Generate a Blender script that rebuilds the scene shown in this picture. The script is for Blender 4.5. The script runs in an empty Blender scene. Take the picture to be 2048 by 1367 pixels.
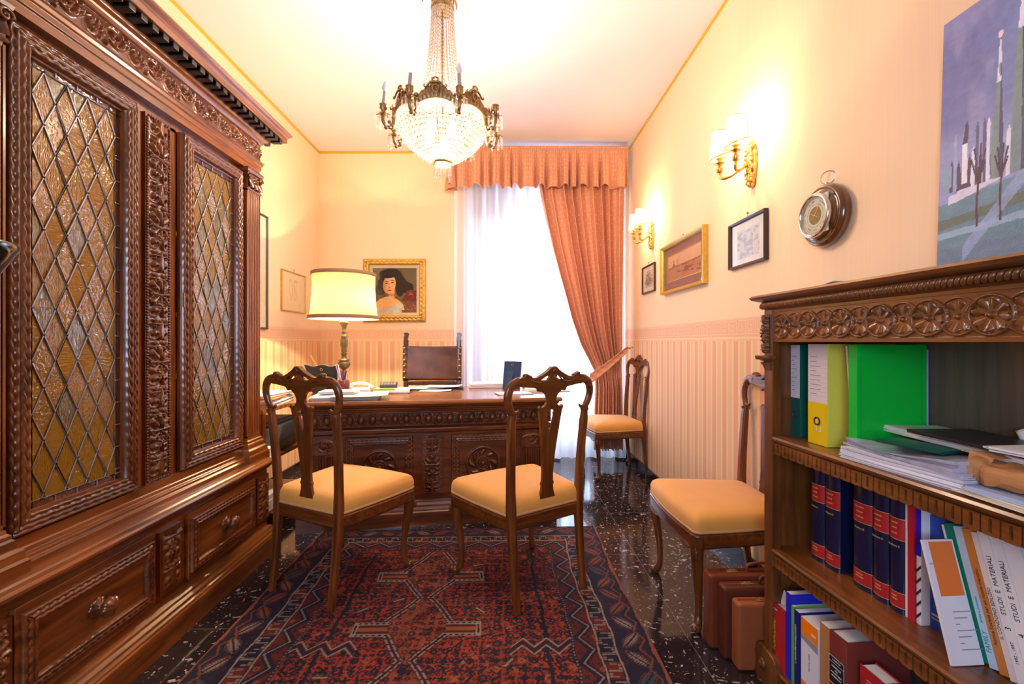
import bpy, math, random
import numpy as np
from mathutils import Matrix, Vector, Euler
PI = math.pi
S = bpy.context.scene
COL = S.collection
R = math.radians
random.seed(7)
rng = np.random.default_rng(11)

# ------------------------------------------------------------ camera
YAW = R(1.2)
FPX = 910.0
CAMH = 1.15
cam_d = bpy.data.cameras.new('camera')
cam_d.sensor_width = 36.0
cam_d.lens = FPX / 2048 * 36.0
cam_d.clip_start = 0.02
cam = bpy.data.objects.new('camera', cam_d)
COL.objects.link(cam)
cam.location = (0, 0, CAMH)
cam.rotation_euler = (R(90), 0, -YAW)
S.camera = cam

# ------------------------------------------------------------ world, exposure
W = bpy.data.worlds.new('daylight')
S.world = W
W.use_nodes = True
bg = W.node_tree.nodes['Background']
bg.inputs[0].default_value = (0.62, 0.76, 1.0, 1)
bg.inputs[1].default_value = 15.0
S.view_settings.view_transform = 'Standard'
S.view_settings.look = 'None'
S.view_settings.gamma = 1.0
S.view_settings.use_curve_mapping = False
S.view_settings.exposure = 0.60
S.cycles.use_denoising = True
S.cycles.max_bounces = 10
S.cycles.diffuse_bounces = 6
S.cycles.glossy_bounces = 4
S.cycles.transmission_bounces = 6
S.cycles.transparent_max_bounces = 24
S.cycles.sample_clamp_indirect = 6.0
S.cycles.caustics_reflective = False
S.cycles.caustics_refractive = False

# window opening of the back wall
WX0, WX1, WZ1 = -0.36, 1.12, 2.90
BY0, BY1 = 4.58, 4.50          # back wall y at the left and the right corner
LX, RX, CZ = -1.83, 1.243, 3.05
NY = -1.3                      # wall behind the camera


def lamp(name, loc, watts, col, radius=0.03, kind='POINT', parent=None):
    d = bpy.data.lights.new(name, kind)
    d.energy = watts
    d.color = col
    if kind == 'POINT':
        d.shadow_soft_size = radius
    o = bpy.data.objects.new(name, d)
    COL.objects.link(o)
    o.location = loc
    if parent is not None:
        o.parent = parent
    return o


pd = bpy.data.lights.new('window_portal', 'AREA')
pd.shape = 'RECTANGLE'
pd.size = 1.5
pd.size_y = 3.0
pd.cycles.is_portal = True
po = bpy.data.objects.new('window_portal', pd)
COL.objects.link(po)
po.location = ((WX0 + WX1) / 2, 5.02, 1.45)
po.rotation_euler = (R(-90), 0, 0)

pd2 = pd.copy()
pd2.size, pd2.size_y = 1.1, 1.4
po2 = bpy.data.objects.new('window_added_portal', pd2)  # sampling portal of the added window behind the camera
COL.objects.link(po2)
po2.location = (-.6, NY - .19, 1.45)
po2.rotation_euler = (R(90), 0, 0)

WARM = (1.0, 0.70, 0.40)
WARMW = (1.0, 0.80, 0.62)
P_CHAND_IN, P_CANDLE, P_SCONCE, P_TABLE = 2.4, 9.5, 4.4, 50.0

# ------------------------------------------------------------ pixel helpers (2048x1367 frame) -> world places


def ray(u, v):
    x = (u - 1024) / FPX
    z = -(v - 683.5) / FPX
    return np.array([x * math.cos(YAW) + math.sin(YAW), math.cos(YAW) - x * math.sin(YAW), z])


def onz(u, v, z):
    d = ray(u, v)
    t = (z - CAMH) / d[2]
    return np.array([d[0] * t, d[1] * t, z])


def xat(u, Y):
    d = ray(u, 683.5)
    return d[0] / d[1] * Y


# ------------------------------------------------------------ materials
def mat(name):
    m = bpy.data.materials.new(name)
    m.use_nodes = True
    nt = m.node_tree
    b = nt.nodes['Principled BSDF']
    return m, nt, b


def N(nt, t, **kw):
    n = nt.nodes.new(t)
    for k, v in kw.items():
        setattr(n, k, v)
    return n


def setin(n, **kw):
    for k, v in kw.items():
        n.inputs[k.replace('_', ' ')].default_value = v


def c4(c):
    return (c[0], c[1], c[2], 1.0)


def plain(name, col, rough=0.6, metal=0.0, coat=0.0, noise=0.0, nscale=40.0, bump=0.0, sheen=0.0, spec=0.5):
    m, nt, b = mat(name)
    b.inputs['Base Color'].default_value = c4(col)
    b.inputs['Roughness'].default_value = rough
    b.inputs['Metallic'].default_value = metal
    b.inputs['Coat Weight'].default_value = coat
    b.inputs['Coat Roughness'].default_value = 0.12
    b.inputs['Specular IOR Level'].default_value = spec
    if sheen:
        b.inputs['Sheen Weight'].default_value = sheen
    tc = N(nt, 'ShaderNodeTexCoord')
    nz = N(nt, 'ShaderNodeTexNoise')
    setin(nz, Scale=nscale, Detail=4.0)
    nt.links.new(tc.outputs['Object'], nz.inputs['Vector'])
    mx = N(nt, 'ShaderNodeMix', data_type='RGBA')
    k = noise if noise else 0.04
    mx.inputs[6].default_value = c4([x * (1 - k) for x in col])
    mx.inputs[7].default_value = c4([min(1, x * (1 + k)) for x in col])
    nt.links.new(nz.outputs['Fac'], mx.inputs[0])
    nt.links.new(mx.outputs[2], b.inputs['Base Color'])
    if bump:
        bp = N(nt, 'ShaderNodeBump')
        setin(bp, Strength=bump, Distance=0.002)
        nt.links.new(nz.outputs['Fac'], bp.inputs['Height'])
        nt.links.new(bp.outputs['Normal'], b.inputs['Normal'])
    return m


def wood(name, lo, hi, axis='x', rough=0.3, coat=0.35, scale=1.0):
    m, nt, b = mat(name)
    tc = N(nt, 'ShaderNodeTexCoord')
    mp = N(nt, 'ShaderNodeMapping')
    s = [14.0 * scale] * 3
    s['xyz'.index(axis)] = 1.1 * scale
    mp.inputs['Scale'].default_value = s
    nt.links.new(tc.outputs['Object'], mp.inputs['Vector'])
    nz = N(nt, 'ShaderNodeTexNoise')
    setin(nz, Scale=2.2, Detail=7.0, Roughness=0.62, Distortion=0.7)
    nt.links.new(mp.outputs[0], nz.inputs['Vector'])
    rp = N(nt, 'ShaderNodeValToRGB')
    rp.color_ramp.elements[0].position = 0.28
    rp.color_ramp.elements[0].color = c4(lo)
    rp.color_ramp.elements[1].position = 0.72
    rp.color_ramp.elements[1].color = c4(hi)
    nt.links.new(nz.outputs['Fac'], rp.inputs[0])
    n2 = N(nt, 'ShaderNodeTexNoise')
    setin(n2, Scale=2.5, Detail=2.0)
    nt.links.new(tc.outputs['Object'], n2.inputs['Vector'])
    mm = N(nt, 'ShaderNodeMapRange')
    setin(mm, From_Min=0.3, From_Max=0.7, To_Min=0.75, To_Max=1.2)
    nt.links.new(n2.outputs['Fac'], mm.inputs[0])
    mx = N(nt, 'ShaderNodeMix', data_type='RGBA', blend_type='MULTIPLY')
    mx.inputs[0].default_value = 1.0
    nt.links.new(rp.outputs[0], mx.inputs[6])
    nt.links.new(mm.outputs[0], mx.inputs[7])
    nt.links.new(mx.outputs[2], b.inputs['Base Color'])
    b.inputs['Roughness'].default_value = rough
    b.inputs['Coat Weight'].default_value = coat
    b.inputs['Coat Roughness'].default_value = 0.16
    bp = N(nt, 'ShaderNodeBump')
    setin(bp, Strength=0.12, Distance=0.001)
    nt.links.new(nz.outputs['Fac'], bp.inputs['Height'])
    nt.links.new(bp.outputs['Normal'], b.inputs['Normal'])
    return m


def attr_mat(name, rough=0.8, sheen=0.0, coat=0.0, bump=0.0, bscale=300.0):
    m, nt, b = mat(name)
    a = N(nt, 'ShaderNodeAttribute')
    a.attribute_name = 'Col'
    nt.links.new(a.outputs['Color'], b.inputs['Base Color'])
    b.inputs['Roughness'].default_value = rough
    b.inputs['Sheen Weight'].default_value = sheen
    b.inputs['Coat Weight'].default_value = coat
    if bump:
        tc = N(nt, 'ShaderNodeTexCoord')
        nz = N(nt, 'ShaderNodeTexNoise')
        setin(nz, Scale=bscale, Detail=2.0)
        nt.links.new(tc.outputs['Object'], nz.inputs['Vector'])
        bp = N(nt, 'ShaderNodeBump')
        setin(bp, Strength=bump, Distance=0.002)
        nt.links.new(nz.outputs['Fac'], bp.inputs['Height'])
        nt.links.new(bp.outputs['Normal'], b.inputs['Normal'])
    return m


def emit(name, col, strength):
    m, nt, b = mat(name)
    b.inputs['Base Color'].default_value = c4(col)
    b.inputs['Emission Color'].default_value = c4(col)
    b.inputs['Emission Strength'].default_value = strength
    return m


def glow(name, col, strength):
    """lit clear bulb: glows and lets light through"""
    m = bpy.data.materials.new(name)
    m.use_nodes = True
    nt = m.node_tree
    nt.nodes.clear()
    out = N(nt, 'ShaderNodeOutputMaterial')
    tr = N(nt, 'ShaderNodeBsdfTransparent')
    em = N(nt, 'ShaderNodeEmission')
    em.inputs[0].default_value = c4(col)
    em.inputs[1].default_value = strength
    ad = N(nt, 'ShaderNodeAddShader')
    nt.links.new(tr.outputs[0], ad.inputs[0])
    nt.links.new(em.outputs[0], ad.inputs[1])
    nt.links.new(ad.outputs[0], out.inputs[0])
    return m


def glassy(name, tint, gloss=0.12, rough=0.03, diff=None, diffw=0.0, bump=None, translucent=False, fres=True):
    """thin glass: transparent + glossy (fresnel) + optional diffuse body"""
    m = bpy.data.materials.new(name)
    m.use_nodes = True
    nt = m.node_tree
    nt.nodes.clear()
    out = N(nt, 'ShaderNodeOutputMaterial')
    tr = N(nt, 'ShaderNodeBsdfTransparent')
    tr.inputs[0].default_value = c4(tint)
    gl = N(nt, 'ShaderNodeBsdfGlossy')
    gl.inputs['Roughness'].default_value = rough
    last = tr.outputs[0]
    nrm = None
    if bump is not None:
        tc = N(nt, 'ShaderNodeTexCoord')
        mp = N(nt, 'ShaderNodeMapping')
        mp.inputs['Scale'].default_value = bump[0]
        mp.inputs['Rotation'].default_value = bump[2] if len(bump) > 2 else (0, 0, 0)
        nz = N(nt, 'ShaderNodeTexNoise')
        setin(nz, Scale=1.0, Detail=1.5, Distortion=0.4)
        nt.links.new(tc.outputs['Object'], mp.inputs[0])
        nt.links.new(mp.outputs[0], nz.inputs['Vector'])
        bp = N(nt, 'ShaderNodeBump')
        setin(bp, Strength=bump[1], Distance=0.004)
        nt.links.new(nz.outputs['Fac'], bp.inputs['Height'])
        nrm = bp.outputs[0]
        nt.links.new(nrm, gl.inputs['Normal'])
    if diff is not None:
        df = N(nt, 'ShaderNodeBsdfTranslucent' if translucent else 'ShaderNodeBsdfDiffuse')
        df.inputs[0].default_value = c4(diff)
        ms = N(nt, 'ShaderNodeMixShader')
        ms.inputs[0].default_value = diffw
        nt.links.new(last, ms.inputs[1])
        nt.links.new(df.outputs[0], ms.inputs[2])
        last = ms.outputs[0]
    ms = N(nt, 'ShaderNodeMixShader')
    if fres:
        lw = N(nt, 'ShaderNodeFresnel')
        ge = N(nt, 'ShaderNodeNewGeometry')
        io = N(nt, 'ShaderNodeMapRange')
        setin(io, To_Min=1.5, To_Max=1 / 1.5)
        nt.links.new(ge.outputs['Backfacing'], io.inputs[0])
        nt.links.new(io.outputs[0], lw.inputs[0])
        ad = N(nt, 'ShaderNodeMath', operation='ADD', use_clamp=True)
        ad.inputs[1].default_value = gloss
        nt.links.new(lw.outputs[0], ad.inputs[0])
        nt.links.new(ad.outputs[0], ms.inputs[0])
        if nrm is not None:
            nt.links.new(nrm, lw.inputs['Normal'])
    else:
        ms.inputs[0].default_value = gloss
    nt.links.new(last, ms.inputs[1])
    nt.links.new(gl.outputs[0], ms.inputs[2])
    nt.links.new(ms.outputs[0], out.inputs[0])
    return m


# ------------------------------------------------------------ mesh builder
class MB:
    def __init__(self, M=None):
        self.v = []
        self.f = []
        self.mi = []
        self.sm = []
        self.n = 0
        self.M = M
        self.uv = None

    def add(self, V, F, m=0, smooth=False):
        V = np.asarray(V, dtype=float).reshape(-1, 3)
        if self.M is not None:
            A = np.array(self.M)
            V = V @ A[:3, :3].T + A[:3, 3]
        self.v.append(V)
        n = self.n
        for f in F:
            self.f.append([i + n for i in f])
        self.mi += [m] * len(F)
        self.sm += [smooth] * len(F)
        self.n += len(V)

    def box(self, x0, x1, y0, y1, z0, z1, m=0):
        V = [(x0, y0, z0), (x1, y0, z0), (x1, y1, z0), (x0, y1, z0), (x0, y0, z1), (x1, y0, z1), (x1, y1, z1), (x0, y1, z1)]
        F = [(0, 3, 2, 1), (4, 5, 6, 7), (0, 1, 5, 4), (1, 2, 6, 5), (2, 3, 7, 6), (3, 0, 4, 7)]
        self.add(V, F, m)
        return self

    def grid(self, P, m=0, smooth=True, closed_u=False, mfun=None):
        P = np.asarray(P, dtype=float)
        ny, nx = P.shape[:2]
        i = np.arange(ny * nx).reshape(ny, nx)
        if closed_u:
            a, b = i[:-1, :], i[1:, :]
            F = np.stack([a, np.roll(a, -1, 1), np.roll(b, -1, 1), b], -1).reshape(-1, 4)
        else:
            F = np.stack([i[:-1, :-1], i[:-1, 1:], i[1:, 1:], i[1:, :-1]], -1).reshape(-1, 4)
        self.add(P.reshape(-1, 3), F.tolist(), m, smooth)
        return self

    def lathe(self, prof, c=(0, 0, 0), seg=24, m=0, cap=True, mat3=None, flute=None, smooth=True):
        prof = np.array(prof, float)
        a = np.linspace(0, 2 * PI, seg, endpoint=False)
        r = prof[:, 0][:, None] * np.ones(seg)[None]
        if flute:
            r = r * (1 + flute[1] * np.cos(flute[0] * a)[None])
        P = np.stack([r * np.cos(a), r * np.sin(a), np.repeat(prof[:, 1][:, None], seg, 1)], -1)
        if mat3 is not None:
            P = P @ np.array(mat3).T
        P = P + np.array(c)
        self.grid(P, m, smooth, closed_u=True)
        if cap:
            for k in (0, len(prof) - 1):
                if prof[k, 0] > 1e-5:
                    ring = list(range(seg))
                    if k == 0:
                        ring = ring[::-1]
                    self.add(P[k], [ring], m, False)
        return self

    def cyl(self, p0, p1, r0, r1=None, seg=12, m=0):
        r1 = r0 if r1 is None else r1
        return self.tube([p0, p1], [r0, r1], seg, m)

    def tube(self, pts, rad, seg=10, m=0, flat=1.0, up=None, cap=True, square=False, smooth=True):
        """flat: second radius factor; up: fixed reference for the second axis"""
        P = np.array(pts, float)
        n = len(P)
        rad = np.array(rad if hasattr(rad, '__len__') else [rad] * n, float)
        T = np.gradient(P, axis=0)
        T /= np.linalg.norm(T, axis=1)[:, None] + 1e-12
        ref = np.array(up if up is not None else (0, 0, 1), float)
        if up is None and abs(T[0] @ ref) > 0.9:
            ref = np.array((1.0, 0, 0))
        rows = []
        b0 = None
        if square:
            k = 0.62
            sec = np.array([(1, k), (k, 1), (-k, 1), (-1, k), (-1, -k), (-k, -1), (k, -1), (1, -k)])
        else:
            a = np.linspace(0, 2 * PI, seg, endpoint=False)
            sec = np.stack([np.cos(a), np.sin(a)], -1)
        for i in range(n):
            r0 = ref if (b0 is None or up is not None) else b0
            s = r0 - (r0 @ T[i]) * T[i]
            s /= np.linalg.norm(s) + 1e-12
            b0 = s
            q = np.cross(T[i], s)
            rr = rad[i] if rad.ndim == 1 else rad[i][0]
            r2 = rad[i] * flat if rad.ndim == 1 else rad[i][1]
            rows.append(P[i] + sec[:, :1] * q * rr + sec[:, 1:] * s * r2)
        G = np.array(rows)
        self.grid(G, m, smooth, closed_u=True)
        if cap:
            self.add(G[0], [list(range(len(sec)))[::-1]], m)
            self.add(G[-1], [list(range(len(sec)))], m)
        return self

    def ell(self, c, rx, ry, rz, m=0, nu=12, nv=8):
        th = np.linspace(0, PI, nv)
        a = np.linspace(0, 2 * PI, nu, endpoint=False)
        P = np.stack([rx * np.sin(th)[:, None] * np.cos(a), ry * np.sin(th)[:, None] * np.sin(a), -rz * np.cos(th)[:, None] * np.ones(nu)], -1) + np.array(c)
        self.grid(P, m, True, closed_u=True)
        return self

    def shape(self, outer, holes=(), depth=0.02, M=None, m=0, bevel=0.0, fn=None, res=None):
        """flat outline (x, z) with holes, thickness along y centred on 0"""
        V, F = fill2d(outer, holes, depth, bevel)
        V = V[:, [0, 2, 1]] * np.array([1, 1, 1])
        F = [f[::-1] for f in F]
        if fn is not None:
            V = fn(V)
        if M is not None:
            A = np.array(M)
            V = V @ A[:3, :3].T + A[:3, 3]
        self.add(V, F, m, False)
        return self

    def build(self, name, mats, parent=None, bevel=0.0, seg=2, loc=None, subsurf=0, autosmooth=False, weld=False):
        me = bpy.data.meshes.new(name)
        V = np.concatenate(self.v) if self.v else np.zeros((0, 3))
        me.from_pydata(V.tolist(), [], self.f)
        if not isinstance(mats, (list, tuple)):
            mats = [mats]
        for mm in mats:
            me.materials.append(mm)
        me.polygons.foreach_set('material_index', self.mi)
        me.polygons.foreach_set('use_smooth', self.sm)
        me.update()
        o = bpy.data.objects.new(name, me)
        COL.objects.link(o)
        if parent is not None:
            o.parent = parent
        if loc is not None:
            o.location = loc
        if weld:
            w = o.modifiers.new('w', 'WELD')
            w.merge_threshold = 0.0002
        if bevel:
            b = o.modifiers.new('b', 'BEVEL')
            b.width = bevel
            b.segments = seg
            b.limit_method = 'ANGLE'
            b.angle_limit = R(40)
            b.harden_normals = False
        if subsurf:
            s = o.modifiers.new('s', 'SUBSURF')
            s.levels = s.render_levels = subsurf
        return o


def fill2d(outer, holes, depth, bevel):
    cu = bpy.data.curves.new('tmp', 'CURVE')
    cu.dimensions = '2D'
    cu.fill_mode = 'BOTH'
    cu.extrude = max(depth / 2 - bevel, 0.0001)
    cu.bevel_depth = bevel
    cu.bevel_resolution = 1
    cu.offset = -bevel
    for poly in [outer] + list(holes):
        sp = cu.splines.new('POLY')
        sp.points.add(len(poly) - 1)
        for i, p in enumerate(poly):
            sp.points[i].co = (p[0], p[1], 0, 1)
        sp.use_cyclic_u = True
    o = bpy.data.objects.new('tmp', cu)
    COL.objects.link(o)
    dg = bpy.context.evaluated_depsgraph_get()
    me = bpy.data.meshes.new_from_object(o.evaluated_get(dg))
    V = np.array([v.co[:] for v in me.vertices])
    F = [list(p.vertices) for p in me.polygons]
    bpy.data.objects.remove(o)
    bpy.data.curves.remove(cu)
    bpy.data.meshes.remove(me)
    return V, F


def smoothpoly(pts, n=5, closed=True):
    P = np.array(pts, float)
    k = len(P)
    out = []
    rngk = range(k if closed else k - 1)
    for i in rngk:
        if closed:
            p0, p1, p2, p3 = P[(i - 1) % k], P[i], P[(i + 1) % k], P[(i + 2) % k]
        else:
            p0, p1, p2, p3 = P[max(i - 1, 0)], P[i], P[i + 1], P[min(i + 2, k - 1)]
        for t in np.linspace(0, 1, n, endpoint=False):
            out.append(0.5 * ((2 * p1) + (-p0 + p2) * t + (2 * p0 - 5 * p1 + 4 * p2 - p3) * t * t + (-p0 + 3 * p1 - 3 * p2 + p3) * t ** 3))
    if not closed:
        out.append(P[-1])
    return np.array(out)


def tag(o, label=None, cat=None, group=None, kind=None):
    if label:
        o['label'] = label
    if cat:
        o['category'] = cat
    if group:
        o['group'] = group
    if kind:
        o['kind'] = kind
    return o


def thing(name, label, cat, loc=(0, 0, 0), rz=0.0, group=None, rot=None):
    o = bpy.data.objects.new(name, None)
    o.empty_display_size = 0.05
    COL.objects.link(o)
    o.location = loc
    o.rotation_euler = rot if rot is not None else (0, 0, rz)
    return tag(o, label, cat, group)


def struct(o):
    o['kind'] = 'structure'
    return o


def text(s, size, loc, mt, parent, vert=False, align='LEFT', depth=0.0004, name='lettering', sx=1.0, rot=None):
    """lettering on a plane that faces -y, flat on it"""
    cu = bpy.data.curves.new('t', 'FONT')
    cu.body = s
    cu.size = size
    cu.align_x = align
    cu.align_y = 'CENTER'
    cu.extrude = depth / 2
    cu.resolution_u = 2
    o = bpy.data.objects.new('t', cu)
    COL.objects.link(o)
    dg = bpy.context.evaluated_depsgraph_get()
    me = bpy.data.meshes.new_from_object(o.evaluated_get(dg))
    bpy.data.objects.remove(o)
    bpy.data.curves.remove(cu)
    Mx = Matrix.Translation(loc)
    if rot is not None:
        Mx = Mx @ rot
    Mx = Mx @ Matrix.Rotation(R(90), 4, 'X')
    if vert:
        Mx = Mx @ Matrix.Rotation(R(90), 4, 'Z')
    Mx = Mx @ Matrix.Diagonal((sx, 1, 1, 1))
    me.transform(Mx)
    me.name = name
    me.materials.clear()
    me.materials.append(mt)
    q = bpy.data.objects.new(name, me)
    COL.objects.link(q)
    q.parent = parent
    return q


def paint(name, w, h, nx, ny, fn, mt, parent, y=0.0, M=None, loc=(0, 0)):
    """picture grid facing -y centred on loc (x, z); fn(u, v) with u, v in 0..1 (v up) -> rgb linear"""
    u, v = np.meshgrid(np.linspace(0, 1, nx), np.linspace(0, 1, ny))
    P = np.stack([loc[0] + (u - .5) * w, np.full_like(u, y), loc[1] + (v - .5) * h], -1)
    b = MB(M)
    b.grid(P, 0, False)
    o = b.build(name, mt, parent)
    C = np.clip(fn(u, v), 0, 1)
    A = np.concatenate([C, np.ones(C.shape[:2] + (1,))], -1).astype(np.float32)
    at = o.data.color_attributes.new('Col', 'FLOAT_COLOR', 'POINT')
    at.data.foreach_set('color', A.ravel())
    return o


def sRGB(r, g, b):
    f = lambda c: ((c / 255 + 0.055) / 1.055) ** 2.4 if c > 10 else c / 255 / 12.92
    return np.array([f(r), f(g), f(b)])


def vnoise(x, y, seed=0):
    """smooth value noise for numpy arrays"""
    xi, yi = np.floor(x).astype(int), np.floor(y).astype(int)
    xf, yf = x - xi, y - yi
    xf, yf = xf * xf * (3 - 2 * xf), yf * yf * (3 - 2 * yf)

    def hsh(a, b):
        q = np.sin(a * 127.1 + b * 311.7 + seed * 74.7) * 43758.5453
        return q - np.floor(q)
    return (hsh(xi, yi) * (1 - xf) + hsh(xi + 1, yi) * xf) * (1 - yf) + (hsh(xi, yi + 1) * (1 - xf) + hsh(xi + 1, yi + 1) * xf) * yf


def fbm(x, y, seed=0, o=4):
    s = 0
    a = .5
    for i in range(o):
        s = s + a * vnoise(x * 2 ** i, y * 2 ** i, seed + i)
        a *= .5
    return s / (1 - .5 ** o)


def h1(a, s=0.0):
    q = np.sin(np.asarray(a) * 91.7 + s * 37.3) * 43758.5453
    return q - np.floor(q)


# ---- carved reliefs: h(x, z) arrays
def relief(x0, x1, z0, z1, y, fn, step=0.003, b=None, m=0):
    nx = max(2, int((x1 - x0) / step))
    nz = max(2, int((z1 - z0) / step))
    X, Z = np.meshgrid(np.linspace(x0, x1, nx), np.linspace(z0, z1, nz))
    H = fn(X, Z)
    b = b or MB()
    b.grid(np.stack([X, y - H, Z], -1), m, True)
    return b


def sstep(a, b, x):
    t = np.clip((x - a) / (b - a), 0, 1)
    return t * t * (3 - 2 * t)


def scrolls(X, Z, x0, zc, H, per, amp=0.01):
    """running acanthus scroll along x, half height H"""
    out = np.zeros_like(X)
    n = int(np.max(X - x0) / per) + 2
    for k in range(-1, n):
        s = 1 if k % 2 else -1
        cx = x0 + (k + .5) * per
        dx, dz = (X - cx) / H, (Z - zc - s * .18 * H) / H * s
        r = np.hypot(dx, dz)
        ph = np.arctan2(dz, dx)
        sp = .5 + .5 * np.cos(ph - 7.5 * r)
        lf = .75 + .25 * np.cos(9 * ph + 6 * r)
        e = sstep(1.15, .75, r)
        out = np.maximum(out, e * sp * lf * (1.1 - .5 * r))
        out = np.maximum(out, 1.25 * sstep(.26, .08, r))
        # stem wave and small leaves in the corners
        for (ox, oz, rr) in ((per / H * .5, .55, .34), (-per / H * .5, -.5, .3)):
            q = np.hypot(dx - ox, dz - oz) / rr
            a = np.arctan2(dz - oz, dx - ox)
            out = np.maximum(out, .9 * sstep(1.0, .35, q) * (.7 + .3 * np.cos(5 * a)))
    stem = np.abs((Z - zc) / H - .55 * np.sin((X - x0) / per * PI))
    out = np.maximum(out, .55 * sstep(.16, .04, stem))
    return amp * out


def candelabra(X, Z, xc, z0, z1, Wd, amp=0.011):
    """vertical symmetric carving with urns, leaves and rosettes, half width Wd"""
    a = np.abs(X - xc) / Wd
    out = np.zeros_like(X)
    per = Wd * 1.8
    n = int((z1 - z0) / per) + 1
    for k in range(n + 1):
        zc = z0 + (k + .5) * per
        t = (Z - zc) / Wd
        kind = k % 3
        # side scroll volutes
        r = np.hypot(a - .55, t + .35)
        ph = np.arctan2(t + .35, a - .55)
        out = np.maximum(out, sstep(.52, .3, r) * (.5 + .5 * np.cos(ph - 9 * r)) * .95)
        r = np.hypot(a - .5, t - .55)
        ph = np.arctan2(t - .55, a - .5)
        out = np.maximum(out, sstep(.5, .25, r) * (.55 + .45 * np.cos(5 * ph + 5 * r)) * .85)
        if kind == 0:      # urn
            wv = np.where(t > 0, .42 - .25 * t, .42 * np.sqrt(np.clip(1 - (t / .8) ** 2, 0, 1)))
            out = np.maximum(out, np.where(np.abs(t) < .8, sstep(wv + .05, wv - .25, a), 0) * 1.1)
            out = np.maximum(out, sstep(.06, .02, np.abs(t - .5)) * sstep(.7, .6, a))
        elif kind == 1:    # leafed mask
            r = np.hypot(a / .45, (t) / .6)
            ph = np.arctan2(t, a)
            out = np.maximum(out, sstep(1.05, .5, r) * (.8 + .3 * np.cos(7 * ph)))
            out = np.maximum(out, 1.2 * sstep(.4, .1, r))
        else:              # palmette
            ph = np.arctan2(t + .7, a)
            r = np.hypot(a, t + .7)
            out = np.maximum(out, sstep(1.3, 1.0, r) * (.55 + .45 * np.cos(8 * ph)) * sstep(.1, .4, r))
            out = np.maximum(out, sstep(.06, .02, np.abs(t + .75)) * sstep(.8, .7, a))
    return amp * out * sstep(1.0, .93, a)


def rosette(X, Z, xc, zc, r0, n=8, amp=0.012, ring=True):
    dx, dz = X - xc, Z - zc
    r = np.hypot(dx, dz) / r0
    ph = np.arctan2(dz, dx)
    pet = (.35 + .65 * np.abs(np.cos(n * ph / 2)) ** .6)
    edge = .78 + .08 * np.cos(n * ph)
    h = np.where(r < edge, pet * (.35 + .75 * np.sqrt(np.clip(r, 0, 1))), 0)
    h = np.maximum(h, 1.3 * np.sqrt(np.clip(1 - (r / .22) ** 2, 0, 1)))
    if ring:
        h = np.maximum(h, .95 * np.sqrt(np.clip(1 - ((r - .93) / .09) ** 2, 0, 1)))
    return amp * h


def rippleframe(b, x0, x1, z0, z1, w, y, ridges=4, amp=0.006, lam=0.022, slope=0.012, m=0, step=0.0045, wig=0.0022, npx=22):
    """rippled picture-frame moulding around the rectangle (outer edge), width w, mitred"""
    p = np.linspace(0, 1, npx)
    for side in range(4):
        L = (x1 - x0) if side in (0, 2) else (z1 - z0)
        ns = max(4, int(L / step))
        t = np.linspace(0, 1, ns)
        Pp, Tt = np.meshgrid(p, t)
        s = Pp * w + Tt * (L - 2 * Pp * w)
        prof = slope * np.sin(Pp * PI * .5 + .4) + amp * np.abs(np.sin(Pp * PI * ridges)) - (Pp < .001) * slope * .8 - (Pp > .999) * slope * 1.2
        ph = 2 * PI * s / lam
        hh = prof + amp * .22 * np.sin(ph + PI * np.floor(Pp * ridges)) * (Pp > .02) * (Pp < .98)
        lat = Pp * w + wig * np.sin(ph) * np.sin(Pp * PI)
        if side == 0:
            X, Z = x0 + s, z0 + lat
        elif side == 2:
            X, Z = x1 - s, z1 - lat
        elif side == 1:
            X, Z = x1 - lat, z0 + s
        else:
            X, Z = x0 + lat, z1 - s
        b.grid(np.stack([X, y - hh, Z], -1), m, True)
    return b


def mould(b, x0, x1, y0, y1, prof, m=0, closed=True, smooth=False):
    """profile (out, z) run round the front and both sides of a box x0..x1, front y0, back y1"""
    rows = []
    for (o, z) in prof:
        rows.append([(x0 - o, y1, z), (x0 - o, y0 - o, z), (x1 + o, y0 - o, z), (x1 + o, y1, z)])
    P = np.array(rows)
    b.grid(P, m, smooth)
    if closed:
        for k in (0, len(prof) - 1):
            q = P[k]
            b.add(q, [[0, 1, 2, 3] if k else [3, 2, 1, 0]], m)
        for c in (0, 3):
            idx = list(range(len(prof)))
            b.add(P[:, c], [idx if c else idx[::-1]], m)
    return b


def ogee(z0, z1, o0, o1, n=6):
    t = np.linspace(0, 1, n)
    s = t * t * (3 - 2 * t)
    return [(o0 + (o1 - o0) * a, z0 + (z1 - z0) * b) for a, b in zip(s, t)]


def dup(root, loc, rz, label=None, group=None):
    r = root.copy()
    COL.objects.link(r)
    r.location = loc
    r.rotation_euler = (0, 0, rz)
    if label:
        r['label'] = label
    if group:
        r['group'] = group
    for ch in list(root.children):
        c = ch.copy()
        COL.objects.link(c)
        c.parent = r
        for g in list(ch.children):
            d = g.copy()
            COL.objects.link(d)
            d.parent = c
    return r

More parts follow.
